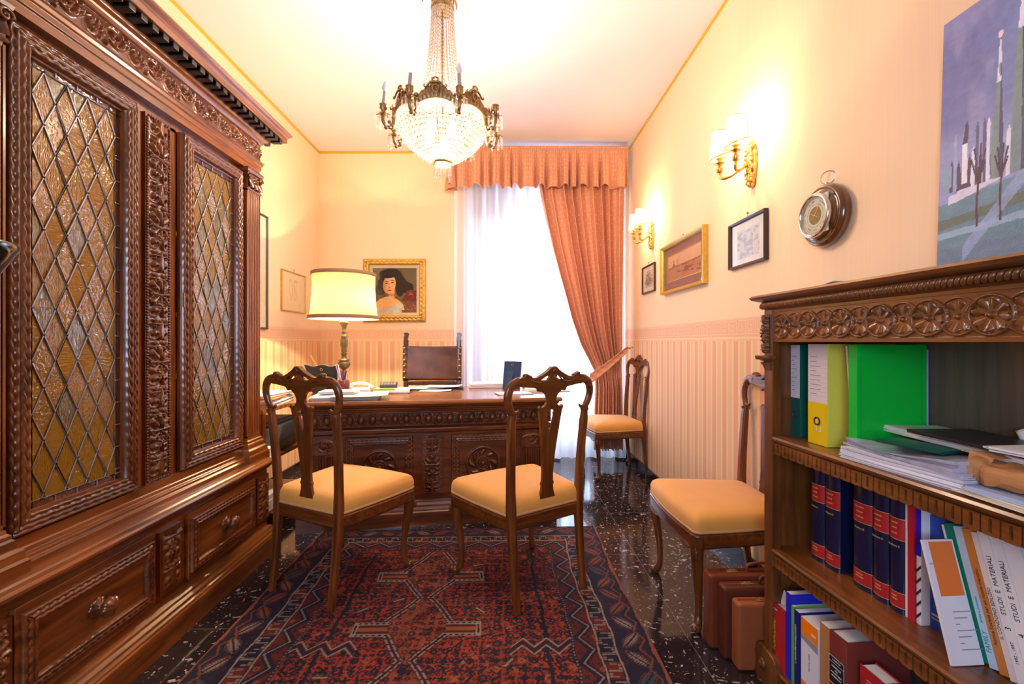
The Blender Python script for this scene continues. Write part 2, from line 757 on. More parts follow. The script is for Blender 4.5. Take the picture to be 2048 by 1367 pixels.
# ------------------------------------------------------------ shared materials
M_WX = wood('walnut_x', (0.060, 0.013, 0.0025), (0.36, 0.108, 0.020), 'x')
M_WZ = wood('walnut_z', (0.060, 0.013, 0.0025), (0.36, 0.108, 0.020), 'z')
M_WC = wood('carved_walnut', (0.050, 0.011, 0.0025), (0.25, 0.070, 0.014), 'z', rough=0.28, coat=0.4)
M_WCX = wood('carved_walnut_x', (0.050, 0.011, 0.0025), (0.25, 0.070, 0.014), 'x', rough=0.28, coat=0.4)
M_DX = wood('desk_walnut_x', (0.045, 0.010, 0.003), (0.22, 0.058, 0.014), 'x')
M_DZ = wood('desk_walnut_z', (0.045, 0.010, 0.003), (0.22, 0.058, 0.014), 'z')
M_TOP = wood('desk_top_walnut', (0.16, 0.055, 0.016), (0.46, 0.19, 0.062), 'x', rough=0.26, coat=0.4)
M_BX = wood('bookcase_walnut_x', (0.060, 0.016, 0.004), (0.33, 0.105, 0.020), 'x', rough=0.32)
M_BZ = wood('bookcase_walnut_z', (0.055, 0.016, 0.004), (0.26, 0.085, 0.018), 'z', rough=0.32)
M_BK = wood('bookcase_back_panel', (0.075, 0.050, 0.040), (0.17, 0.115, 0.090), 'z', rough=0.5, coat=0.1)
M_CH = wood('chair_walnut', (0.045, 0.010, 0.003), (0.26, 0.072, 0.012), 'z', rough=0.30, coat=0.28, scale=1.4)
M_CHX = wood('chair_walnut_x', (0.045, 0.010, 0.003), (0.26, 0.072, 0.012), 'x', rough=0.30, coat=0.28, scale=1.4)
M_BLK = plain('ebonised_wood', (0.012, 0.008, 0.008), 0.35)
M_GILT = plain('gilt', (0.72, 0.42, 0.11), 0.32, metal=0.85, noise=0.25, nscale=60, bump=0.3)
M_GOLDF = plain('gold_leaf_frame', (0.62, 0.40, 0.08), 0.38, metal=0.6, noise=0.3, nscale=50, bump=0.4)
M_BRONZE = plain('aged_bronze', (0.36, 0.23, 0.10), 0.4, metal=0.75, noise=0.4, nscale=80, bump=0.5)
M_BRASS = plain('brass', (0.70, 0.50, 0.20), 0.25, metal=0.9)
M_LEAD = plain('lead_came', (0.33, 0.30, 0.31), 0.35, metal=0.7, noise=0.2)
M_PAPER = plain('white_paper', (0.80, 0.79, 0.80), 0.7, noise=0.03)
M_CREAMP = plain('cream_paper', (0.78, 0.72, 0.58), 0.7, noise=0.04)
M_BLKC = plain('black_card', (0.015, 0.015, 0.018), 0.4)
M_INK = plain('black_ink', (0.02, 0.02, 0.03), 0.6)
M_GREYINK = plain('grey_ink', (0.28, 0.28, 0.31), 0.7)
M_GOLDINK = plain('gold_ink', (0.75, 0.52, 0.18), 0.4, metal=0.3)
M_WHITEINK = plain('white_ink', (0.85, 0.85, 0.86), 0.6)
M_GLAZE = glassy('picture_glazing', (0.97, 0.98, 0.98), gloss=0.015, rough=0.01)

# ------------------------------------------------------------ room shell
M_WALL = plain('peach_wallpaper', (0.87, 0.655, 0.43), 0.85, noise=0.05, nscale=6)
# vertical grain of the upper paper
nt = M_WALL.node_tree
for n in nt.nodes:
    if n.type == 'TEX_NOISE':
        mp = N(nt, 'ShaderNodeMapping')
        mp.inputs['Scale'].default_value = (60, 60, 0.6)
        tc = [q for q in nt.nodes if q.type == 'TEX_COORD'][0]
        nt.links.new(tc.outputs['Object'], mp.inputs[0])
        nt.links.new(mp.outputs[0], n.inputs['Vector'])
        n.inputs['Scale'].default_value = 3.0
M_STR_P = plain('stripe_rose', (0.80, 0.42, 0.25), 0.8, noise=0.04, nscale=90)
M_STR_C = plain('stripe_cream', (0.86, 0.64, 0.37), 0.8, noise=0.03, nscale=90)
M_STR_B = plain('stripe_beige', (0.82, 0.54, 0.30), 0.8, noise=0.03, nscale=90)
M_BORD = plain('border_rose', (0.82, 0.50, 0.31), 0.8, noise=0.03, nscale=90)
M_KEY = plain('border_key_line', (0.88, 0.66, 0.46), 0.7)
M_CEIL = plain('ceiling_paint', (0.68, 0.63, 0.655), 0.9, noise=0.02, nscale=3)
M_YEL = plain('ochre_trim_paint', (0.58, 0.40, 0.03), 0.6)
M_REVEAL = plain('white_reveal_paint', (0.82, 0.82, 0.84), 0.7)
M_WFR = plain('white_window_paint', (0.78, 0.79, 0.82), 0.5)

# terrazzo floor: black marble chips with pale shell fragments, slab joints
M_FLOOR, nt, bs = mat('black_terrazzo')
tc = N(nt, 'ShaderNodeTexCoord')
nzd = N(nt, 'ShaderNodeTexNoise')
setin(nzd, Scale=24.0, Detail=4.0)
nt.links.new(tc.outputs['Object'], nzd.inputs['Vector'])
vm = N(nt, 'ShaderNodeVectorMath', operation='MULTIPLY_ADD')
vm.inputs[1].default_value = (0.06, 0.06, 0.0)
nt.links.new(nzd.outputs['Color'], vm.inputs[0])
nt.links.new(tc.outputs['Object'], vm.inputs[2])


def chips(scale, thr, keep, sx, sy):
    mp = N(nt, 'ShaderNodeMapping')
    mp.inputs['Scale'].default_value = (sx, sy, 1)
    mp.inputs['Rotation'].default_value = (0, 0, scale)
    nt.links.new(vm.outputs[0], mp.inputs[0])
    vo = N(nt, 'ShaderNodeTexVoronoi', voronoi_dimensions='2D')
    setin(vo, Scale=scale)
    nt.links.new(mp.outputs[0], vo.inputs['Vector'])
    sp = N(nt, 'ShaderNodeSeparateColor')
    nt.links.new(vo.outputs['Color'], sp.inputs[0])
    a = N(nt, 'ShaderNodeMath', operation='LESS_THAN')
    a.inputs[1].default_value = keep
    nt.links.new(sp.outputs[0], a.inputs[0])
    r_ = N(nt, 'ShaderNodeMath', operation='MULTIPLY')
    r_.inputs[1].default_value = thr
    nt.links.new(sp.outputs[1], r_.inputs[0])
    b_ = N(nt, 'ShaderNodeMath', operation='LESS_THAN')
    nt.links.new(vo.outputs['Distance'], b_.inputs[0])
    nt.links.new(r_.outputs[0], b_.inputs[1])
    c_ = N(nt, 'ShaderNodeMath', operation='MULTIPLY')
    nt.links.new(a.outputs[0], c_.inputs[0])
    nt.links.new(b_.outputs[0], c_.inputs[1])
    return c_.outputs[0]


ca = chips(19, 0.30, 0.16, 1, 2.1)
cb = chips(31.3, 0.32, 0.17, 2.4, 1)
cc = chips(74, 0.38, 0.16, 1, 1.6)
mx1 = N(nt, 'ShaderNodeMath', operation='MAXIMUM')
mx2 = N(nt, 'ShaderNodeMath', operation='MAXIMUM')
nt.links.new(ca, mx1.inputs[0])
nt.links.new(cb, mx1.inputs[1])
nt.links.new(mx1.outputs[0], mx2.inputs[0])
nt.links.new(cc, mx2.inputs[1])
nzc = N(nt, 'ShaderNodeTexNoise')
setin(nzc, Scale=60.0, Detail=3.0)
nt.links.new(tc.outputs['Object'], nzc.inputs['Vector'])
rc = N(nt, 'ShaderNodeValToRGB')
rc.color_ramp.elements[0].color = (0.16, 0.11, 0.10, 1)
rc.color_ramp.elements[0].position = 0.35
rc.color_ramp.elements[1].color = (0.62, 0.53, 0.50, 1)
rc.color_ramp.elements[1].position = 0.65
nt.links.new(nzc.outputs['Fac'], rc.inputs[0])
bk = N(nt, 'ShaderNodeMix', data_type='RGBA')
bk.inputs[6].default_value = (0.006, 0.005, 0.006, 1)
bk.inputs[7].default_value = (0.050, 0.034, 0.034, 1)
nzb = N(nt, 'ShaderNodeTexNoise')
setin(nzb, Scale=28.0, Detail=5.0, Roughness=0.7)
nt.links.new(tc.outputs['Object'], nzb.inputs['Vector'])
nt.links.new(nzb.outputs['Fac'], bk.inputs[0])
fm = N(nt, 'ShaderNodeMix', data_type='RGBA')
nt.links.new(mx2.outputs[0], fm.inputs[0])
nt.links.new(bk.outputs[2], fm.inputs[6])
nt.links.new(rc.outputs[0], fm.inputs[7])
br = N(nt, 'ShaderNodeTexBrick')
br.offset = 0.0
setin(br, Scale=1.0, Mortar_Size=0.0016, Brick_Width=0.60, Row_Height=0.60, Mortar_Smooth=0.0)
mpb = N(nt, 'ShaderNodeMapping')
mpb.inputs['Location'].default_value = (-0.12, -0.05, 0)
nt.links.new(tc.outputs['Object'], mpb.inputs[0])
nt.links.new(mpb.outputs[0], br.inputs['Vector'])
fj = N(nt, 'ShaderNodeMix', data_type='RGBA')
fj.inputs[7].default_value = (0.16, 0.12, 0.12, 1)
nt.links.new(br.outputs['Fac'], fj.inputs[0])
nt.links.new(fm.outputs[2], fj.inputs[6])
nt.links.new(fj.outputs[2], bs.inputs['Base Color'])
bs.inputs['Roughness'].default_value = 0.09
M_BASE = plain('black_marble', (0.012, 0.012, 0.018), 0.12, noise=0.8, nscale=30)

b = MB()
b.box(LX - .3, RX + .3, NY - .3, 5.3, -0.1, 0.0)
struct(b.build('floor', M_FLOOR))
b = MB()
b.box(LX - .3, RX + .3, NY - .3, 5.3, CZ, CZ + 0.1)
struct(b.build('ceiling', M_CEIL))

BZ0, BZ1 = 1.178, 1.276    # greek key border
PER, SP = 0.124, 0.09


def wallpaper(b, P0, P1, off, zt=CZ, thick=0.0, nrm=None, z0=0.0):
    """one inner wall face from P0 to P1 (xy): stripes, border, upper paper. off = stripe phase in metres from P0"""
    P0, P1 = np.array(P0, float), np.array(P1, float)
    L = np.linalg.norm(P1 - P0)
    d = (P1 - P0) / L
    nr = np.array([-d[1], d[0]]) if nrm is None else np.array(nrm)

    def q(s0, s1, za, zb, m, e=0.0):
        a, c = P0 + d * s0 + nr * e, P0 + d * s1 + nr * e
        b.add([(a[0], a[1], za), (c[0], c[1], za), (c[0], c[1], zb), (a[0], a[1], zb)], [(0, 1, 2, 3)], m)
    q(0, L, BZ1, zt, 0)
    q(0, L, BZ0, BZ1, 4)
    q(0, L, BZ0 - .02, BZ0 - .014, 4, .0003)
    pat = [(.0, .36, 1), (.36, .52, 2), (.52, .84, 3), (.84, 1.0, 2)]
    k0 = int(math.floor(-off / PER)) - 1
    k = k0
    while True:
        st = off + k * PER - .18 * PER
        if st > L:
            break
        for (a, c, m) in pat:
            s0, s1 = max(0, st + a * PER), min(L, st + c * PER)
            if s1 - s0 > 1e-5:
                q(s0, s1, z0, BZ0, m)
        k += 1
    q(0, L, BZ0 - .022, BZ0, 2, .0002)
    # key lines
    w = .0035
    H = BZ1 - BZ0
    k = 0
    while (k + 1) * SP < L:
        s = k * SP
        pts = [(0, .14), (0, .86), (.78, .86), (.78, .32), (.36, .32), (.36, .6), (.56, .6)]
        pts = [(s + a * SP, BZ0 + c * H) for a, c in pts]
        for (a, c), (e, f) in zip(pts[:-1], pts[1:]):
            q(min(a, e) - w / 2, max(a, e) + w / 2, min(c, f) - w / 2, max(c, f) + w / 2, 5, .0005)
        q(s, s + SP, BZ0 + .12 * H, BZ0 + .12 * H + w, 5, .0005)
        k += 1
    q(0, L, BZ1 - .006, BZ1 - .003, 5, .0005)


WM = [M_WALL, M_STR_P, M_STR_C, M_STR_B, M_BORD, M_KEY]


def back_y(x):
    return BY0 + (BY1 - BY0) * (x - LX) / (RX - LX)


b = MB()
wallpaper(b, (RX, NY), (RX, BY1), (2.151 - NY) % PER, nrm=(-1, 0))
b.box(RX + .001, RX + .2, NY - .2, BY1 + .6, 0, CZ)
struct(b.build('wall_right', WM))
b = MB()
wallpaper(b, (LX, BY0), (LX, NY), .03, nrm=(1, 0))
b.box(LX - .2, LX - .001, NY - .2, BY0 + .6, 0, CZ)
struct(b.build('wall_left', WM))
# wall behind the camera with an added, unseen window to supply cool light
FX0, FX1, FZ0, FZ1 = -1.25, -.10, .90, 2.0
b = MB()
wallpaper(b, (FX0, NY), (LX, NY), .03, nrm=(0, 1))
wallpaper(b, (RX, NY), (FX1, NY), .03, nrm=(0, 1))
b.add([(FX0, NY, FZ1), (FX1, NY, FZ1), (FX1, NY, CZ), (FX0, NY, CZ)], [(0, 1, 2, 3)], 0)
b.add([(FX0, NY, 0), (FX1, NY, 0), (FX1, NY, FZ0), (FX0, NY, FZ0)], [(0, 1, 2, 3)], 2)
for (x0, x1, z0, z1) in ((LX - .2, FX0, 0, CZ), (FX1, RX + .2, 0, CZ), (FX0, FX1, 0, FZ0), (FX0, FX1, FZ1, CZ)):
    b.box(x0, x1, NY - .2, NY - .001, z0, z1, 6)
struct(b.build('wall_front', WM + [M_REVEAL]))
# back wall with the embrasure of the window
b = MB()
wallpaper(b, (LX, BY0), (WX0, back_y(WX0)), .114, nrm=(0, -1))
wallpaper(b, (WX1, back_y(WX1)), (RX, BY1), .05, nrm=(0, -1))
ya, yb = back_y(WX0), back_y(WX1)
b.add([(WX0, ya, WZ1), (WX1, yb, WZ1), (WX1, yb, CZ), (WX0, ya, CZ)], [(0, 1, 2, 3)], 0)
b.box(LX - .2, WX0, 4.60, 5.1, 0, CZ, 6)
b.box(WX1, RX + .2, 4.60, 5.1, 0, CZ, 6)
b.box(WX0, WX1, 4.60, 5.1, WZ1, CZ, 6)
# reveals
b.add([(WX0, ya, 0), (WX0, 4.62, 0), (WX0, 4.62, WZ1), (WX0, ya, WZ1)], [(0, 1, 2, 3)], 6)
b.add([(WX1, yb, 0), (WX1, 4.62, 0), (WX1, 4.62, WZ1), (WX1, yb, WZ1)], [(0, 3, 2, 1)], 6)
b.add([(WX0, ya, WZ1), (WX1, yb, WZ1), (WX1, 4.62, WZ1), (WX0, 4.62, WZ1)], [(0, 1, 2, 3)], 6)
struct(b.build('wall_back', WM + [M_REVEAL]))

# yellow cove line at the ceiling and black marble skirting
for nm, p0, p1, nr in (('right', (RX, NY), (RX, BY1), (-1, 0)), ('left', (LX, NY), (LX, BY0), (1, 0)), ('back', (LX, BY0), (RX, BY1), (0, -1))):
    b = MB()
    d = np.array(p1) - np.array(p0)
    e = np.array(nr) * .006
    za, zb = CZ - .022, CZ - .0005
    P = [(*p0, za), (*p1, za), (*p1, zb), (*p0, zb)]
    P2 = [(x + e[0], y + e[1], z) for x, y, z in P]
    b.add(P + P2, [(4, 5, 6, 7), (0, 1, 5, 4), (2, 3, 7, 6), (1, 2, 6, 5), (3, 0, 4, 7), (3, 2, 1, 0)])
    struct(b.build('trim_' + nm, M_YEL))
    segs = [(p0, p1)]
    if nm == 'back':
        segs = [((LX, BY0), (WX0, ya)), ((WX1, yb), (RX, BY1))]
    b = MB()
    for a, c in segs:
        e2 = np.array(nr) * .014
        P = [(*a, 0), (*c, 0), (*c, .078), (*a, .078)]
        P2 = [(x + e2[0], y + e2[1], z) for x, y, z in P]
        b.add(P + P2, [(4, 5, 6, 7), (0, 1, 5, 4), (2, 3, 7, 6), (1, 2, 6, 5), (3, 0, 4, 7), (3, 2, 1, 0)])
    struct(b.build('baseboard_' + nm, M_BASE))

# window: two glazed leaves in a white frame at the outer side of the embrasure
M_PANE = glassy('window_pane', (0.96, 0.98, 1.0), gloss=0.0, rough=0.0)
wr = struct(thing('window_1', None, None, (0, 4.86, 0)))
b = MB()
GX0, GX1, GZ1 = .03, 1.06, 2.50
for (x0, x1, z0, z1) in ((WX0, GX0 + .06, 0, WZ1), (GX1 - .05, WX1, 0, WZ1), (WX0, WX1, GZ1 - .04, WZ1), (WX0, WX1, 0, .06)):
    b.box(x0, x1, 0, .07, z0, z1)
b.build('window_frame', M_WFR, wr, bevel=.004)
mid = .5 * (GX0 + GX1)
for (xa, xb) in ((GX0 + .06, mid), (mid, GX1 - .05)):
    b = MB()
    b.box(xa, xa + .075, -.03, .03, .06, GZ1 - .04)
    b.box(xb - .075, xb, -.03, .03, .06, GZ1 - .04)
    b.box(xa, xb, -.03, .03, .06, .34)
    b.box(xa, xb, -.03, .03, GZ1 - .11, GZ1 - .04)
    b.box(xa, xb, -.02, .02, 1.0, 1.05)
    sash = b.build('window_sash', M_WFR, wr, bevel=.004)
    b = MB()
    b.box(xa + .07, xb - .07, -.003, .003, .33, GZ1 - .10)
    b.build('pane', M_PANE, sash)

w2r = struct(thing('window_added', None, None, (0, NY - .12, 0)))  # added, out of view: stands in for the cool source lighting the bookcase
b = MB()
for (x0, x1, z0, z1) in ((FX0, FX0 + .06, FZ0, FZ1), (FX1 - .06, FX1, FZ0, FZ1), (FX0, FX1, FZ1 - .06, FZ1), (FX0, FX1, FZ0, FZ0 + .06), ((FX0 + FX1) / 2 - .03, (FX0 + FX1) / 2 + .03, FZ0, FZ1)):
    b.box(x0, x1, -.03, .03, z0, z1)
b.build('window_frame', M_WFR, w2r)
b = MB()
b.box(FX0 + .05, FX1 - .05, -.003, .003, FZ0 + .05, FZ1 - .05)
b.build('pane', M_PANE, w2r)

# ------------------------------------------------------------ curtains
M_SHEER = bpy.data.materials.new('white_sheer')
M_SHEER.use_nodes = True
nt = M_SHEER.node_tree
nt.nodes.clear()
out = N(nt, 'ShaderNodeOutputMaterial')
tr = N(nt, 'ShaderNodeBsdfTransparent')
tl = N(nt, 'ShaderNodeBsdfTranslucent')
tl.inputs[0].default_value = (0.94, 0.94, 0.98, 1)
df = N(nt, 'ShaderNodeBsdfDiffuse')
df.inputs[0].default_value = (0.86, 0.85, 0.88, 1)
m1 = N(nt, 'ShaderNodeMixShader')
m1.inputs[0].default_value = 0.5
nt.links.new(tl.outputs[0], m1.inputs[1])
nt.links.new(df.outputs[0], m1.inputs[2])
m2 = N(nt, 'ShaderNodeMixShader')
lw = N(nt, 'ShaderNodeLayerWeight')
lw.inputs[0].default_value = 0.35
mr = N(nt, 'ShaderNodeMapRange')
setin(mr, To_Min=0.74, To_Max=0.99)
nt.links.new(lw.outputs['Facing'], mr.inputs[0])
nt.links.new(mr.outputs[0], m2.inputs[0])
nt.links.new(tr.outputs[0], m2.inputs[1])
nt.links.new(m1.outputs[0], m2.inputs[2])
nt.links.new(m2.outputs[0], out.inputs[0])


def cloth_mat(name):
    m, nt, b = mat(name)
    uv = N(nt, 'ShaderNodeAttribute')
    uv.attribute_name = 'cloth'
    br = N(nt, 'ShaderNodeVectorMath', operation='SCALE')
    br.inputs['Scale'].default_value = 1 / .052
    nt.links.new(uv.outputs['Vector'], br.inputs[0])
    sx = N(nt, 'ShaderNodeSeparateXYZ')
    nt.links.new(br.outputs[0], sx.inputs[0])

    def M2(op, a, b_=None, c=None):
        n = N(nt, 'ShaderNodeMath', operation=op)
        for i, q in enumerate((a, b_, c)):
            if q is None:
                continue
            if isinstance(q, (int, float)):
                n.inputs[i].default_value = q
            else:
                nt.links.new(q, n.inputs[i])
        return n.outputs[0]
    v2 = M2('MULTIPLY', sx.outputs[1], 1.3)
    row = M2('FLOOR', v2)
    sh = M2('MULTIPLY', M2('MODULO', row, 2.0), .5)
    fx = M2('SUBTRACT', M2('FRACT', M2('ADD', sx.outputs[0], sh)), .5)
    fy = M2('SUBTRACT', M2('FRACT', v2), .5)
    d = M2('ADD', M2('POWER', M2('DIVIDE', M2('ABSOLUTE', fx), .17), 2.0), M2('POWER', M2('DIVIDE', M2('ABSOLUTE', fy), .10), 2.0))
    mk = M2('LESS_THAN', d, 1.0)
    fine = N(nt, 'ShaderNodeTexNoise')
    setin(fine, Scale=90.0, Detail=3.0)
    nt.links.new(uv.outputs['Vector'], fine.inputs['Vector'])
    a = N(nt, 'ShaderNodeMix', data_type='RGBA')
    a.inputs[6].default_value = (0.74, 0.33, 0.175, 1)
    a.inputs[7].default_value = (0.86, 0.45, 0.26, 1)
    nt.links.new(fine.outputs['Fac'], a.inputs[0])
    c = N(nt, 'ShaderNodeMix', data_type='RGBA')
    c.inputs[7].default_value = (0.90, 0.62, 0.40, 1)
    nt.links.new(mk, c.inputs[0])
    nt.links.new(a.outputs[2], c.inputs[6])
    nt.links.new(c.outputs[2], b.inputs['Base Color'])
    b.inputs['Roughness'].default_value = 0.62
    b.inputs['Sheen Weight'].default_value = 0.25
    tl = N(nt, 'ShaderNodeBsdfTranslucent')
    nt.links.new(c.outputs[2], tl.inputs[0])
    ms = N(nt, 'ShaderNodeMixShader')
    ms.inputs[0].default_value = 0.20
    o = [n for n in nt.nodes if n.type == 'OUTPUT_MATERIAL'][0]
    nt.links.new(b.outputs[0], ms.inputs[1])
    nt.links.new(tl.outputs[0], ms.inputs[2])
    nt.links.new(ms.outputs[0], o.inputs[0])
    return m


M_CLOTH = cloth_mat('terracotta_cloth')


def cloth(name, P, UV, mt, parent=None, thick=0.0):
    """grid P (n,m,3) with cloth coordinates UV (n,m,2)"""
    b = MB()
    b.grid(P, 0, True)
    o = b.build(name, mt, parent)
    A = np.concatenate([UV, np.zeros(UV.shape[:2] + (1,))], -1).reshape(-1, 3).astype(np.float32)
    at = o.data.attributes.new('cloth', 'FLOAT_VECTOR', 'POINT')
    at.data.foreach_set('vector', A.ravel())
    if thick:
        s = o.modifiers.new('s', 'SOLIDIFY')
        s.thickness = thick
    return o


def arclen(P):
    d = np.linalg.norm(np.diff(P, axis=1), axis=2)
    return np.concatenate([np.zeros((P.shape[0], 1)), np.cumsum(d, axis=1)], 1)


# sheer
n, mrows = 420, 40
xs = np.linspace(-.47, 1.205, n)[None, :] * np.ones((mrows, 1))
zs = np.linspace(.02, 2.9, mrows)[:, None] * np.ones((1, n))
fold = .026 * np.sin(xs * 46 + 1.5 * np.sin(xs * 7)) + .010 * np.sin(xs * 97 + 2) + .006 * np.sin(zs * 2.2 + xs * 9)
P = np.stack([xs + .006 * np.sin(xs * 60), 4.435 + fold * (0.75 + .25 * np.cos(zs)), zs], -1)
tag(cloth('sheer_curtain', P, np.stack([xs, zs], -1), M_SHEER), 'long white sheer curtain hanging in soft folds before the bright window', 'curtain')

# tied drape
cp = thing('tied_drape', 'full length terracotta dotted drape gathered to the right by a tieback', 'curtain', (0, 0, 0))
zk = np.array([2.72, 2.55, 2.30, 2.05, 1.72, 1.36, 1.12, .98, .88, .80, .70, .5, .12])
uk = np.array([1076, 1080, 1091, 1103, 1122, 1143, 1161, 1177, 1188, 1190, 1190, 1188, 1187])
rk = np.array([1250, 1249, 1248, 1247, 1246, 1245, 1245, 1244, 1242, 1243, 1245, 1246, 1247])
YC = 4.36
mz = 90
zz = np.linspace(2.72, .12, mz)
xl = np.interp(-zz, -zk, [xat(u, YC) for u in uk])
xr = np.interp(-zz, -zk, [xat(u, YC) for u in rk])
nn = 260
t = np.linspace(0, 1, nn)
nf = 9
tt = t + .02 * np.sin(t * 17)
wd = (xr - xl)[:, None]
amp = np.clip(.060 - .018 * (wd / .8), .03, .06)
pinch = 1 - .75 * np.exp(-((zz[:, None] - .86) / .09) ** 2)
ph = 2 * PI * nf * tt[None, :] + .5 * np.sin(zz[:, None] * 1.7)
yy = YC - amp * pinch * (np.sin(ph) + .3 * np.sin(2.3 * ph + 1)) - .03 * np.sin(PI * t)[None]
xx = xl[:, None] + wd * t[None, :] + .012 * np.cos(ph)
P = np.stack([xx, yy, zz[:, None] * np.ones((1, nn))], -1)
UV = np.stack([1.35 * t[None, :] * np.ones((mz, 1)), zz[:, None] + .25 * (1 - t)[None, :] * (2.7 - zz)[:, None] * .3], -1)
cloth('drape', P, UV, M_CLOTH, cp, thick=.003)
# tieback band
k = 60
s = np.linspace(0, 1, k)
xa, xb = xat(1180, 4.28), xat(1256, 4.3)
band = []
for w_ in np.linspace(-1, 1, 9):
    x = xa + (xb - xa) * s
    z = .80 + (1.085 - .80) * s + w_ * (.050 - .022 * s) + .0 * s
    y = 4.285 - .035 * np.sin(PI * np.clip(s * 1.15, 0, 1)) + .012 * np.cos(w_ * 1.5) + .003 * np.sin(s * 40 + w_ * 5)
    band.append(np.stack([x, y, z], -1))
P = np.array(band)
UV = np.stack([s[None, :] * .4 * np.ones((9, 1)), np.linspace(0, .1, 9)[:, None] * np.ones((1, k))], -1)
cloth('tieback', P, UV, M_CLOTH, cp, thick=.004)
b = MB()
b.cyl((xb, 4.3, 1.09), (RX - .002, 4.3, 1.10), .006)
b.ell((xb + .012, 4.3, 1.092), .012, .012, .012)
b.build('tieback_hook', M_BRASS, cp)

# valance
va = thing('valance', 'gathered terracotta dotted pelmet frill across the top of the window', 'pelmet', (0, 0, 0))
n = 620
path = []
xA, xB, yF, yBk = -.505, 1.19, 4.27, 4.47
s1 = np.linspace(0, 1, 50)[:-1]
s2 = np.linspace(0, 1, 520)
path = [(xA, yBk + (yF - yBk) * a) for a in s1] + [(xA + (xB - xA) * a, yF + .02 * (1 - a)) for a in s2]
path = np.array(path)
L = np.concatenate([[0], np.cumsum(np.linalg.norm(np.diff(path, axis=0), axis=1))])
tg = np.gradient(path, axis=0)
tg /= np.linalg.norm(tg, axis=1)[:, None]
nr = np.stack([tg[:, 1], -tg[:, 0]], -1)
rows, uvr = [], []
zt, zb = 2.995, 2.62
fph = L * 2 * PI / .105 + 1.2 * np.sin(L * 9) + .8 * np.sin(L * 23)
for z in np.linspace(zt, zb, 46):
    dn = (zt - z) / (zt - zb)
    if dn < .13:
        am = .004 * np.sin(L * 2 * PI / .018) + .004 * math.cos(dn * 60)
    else:
        q = (dn - .13) / .87
        am = .004 * (1 - q) * np.sin(L * 2 * PI / .018) + (.008 + .044 * q ** .8) * (np.sin(fph) + .35 * np.sin(2 * fph + 1))
    zz_ = z + np.zeros_like(L) + (.014 * np.sin(fph * .5 + 1) * dn ** 3 if dn > .5 else 0)
    p = path + nr * am[:, None]
    rows.append(np.stack([p[:, 0], p[:, 1], zz_], -1))
    uvr.append(np.stack([L * 1.6, z + 0 * L], -1))
cloth('frill', np.array(rows), np.array(uvr), M_CLOTH, va, thick=.003)
# rolled hem
pts = np.array(rows)[-1][::3]
b = MB()
b.tube(pts, .006, 6, up=(0, 0, 1))
o = b.build('hem', M_CLOTH, va)
b = MB()
b.box(xA + .02, xB - .02, 4.31, 4.33, 2.955, 2.985)
b.box(xA + .02, xA + .05, 4.31, back_y(xA) - .002, 2.955, 2.985)
b.box(xB - .07, xB - .04, 4.31, back_y(xB) - .002, 2.955, 2.985)
b.build('curtain_board', M_WFR, va)

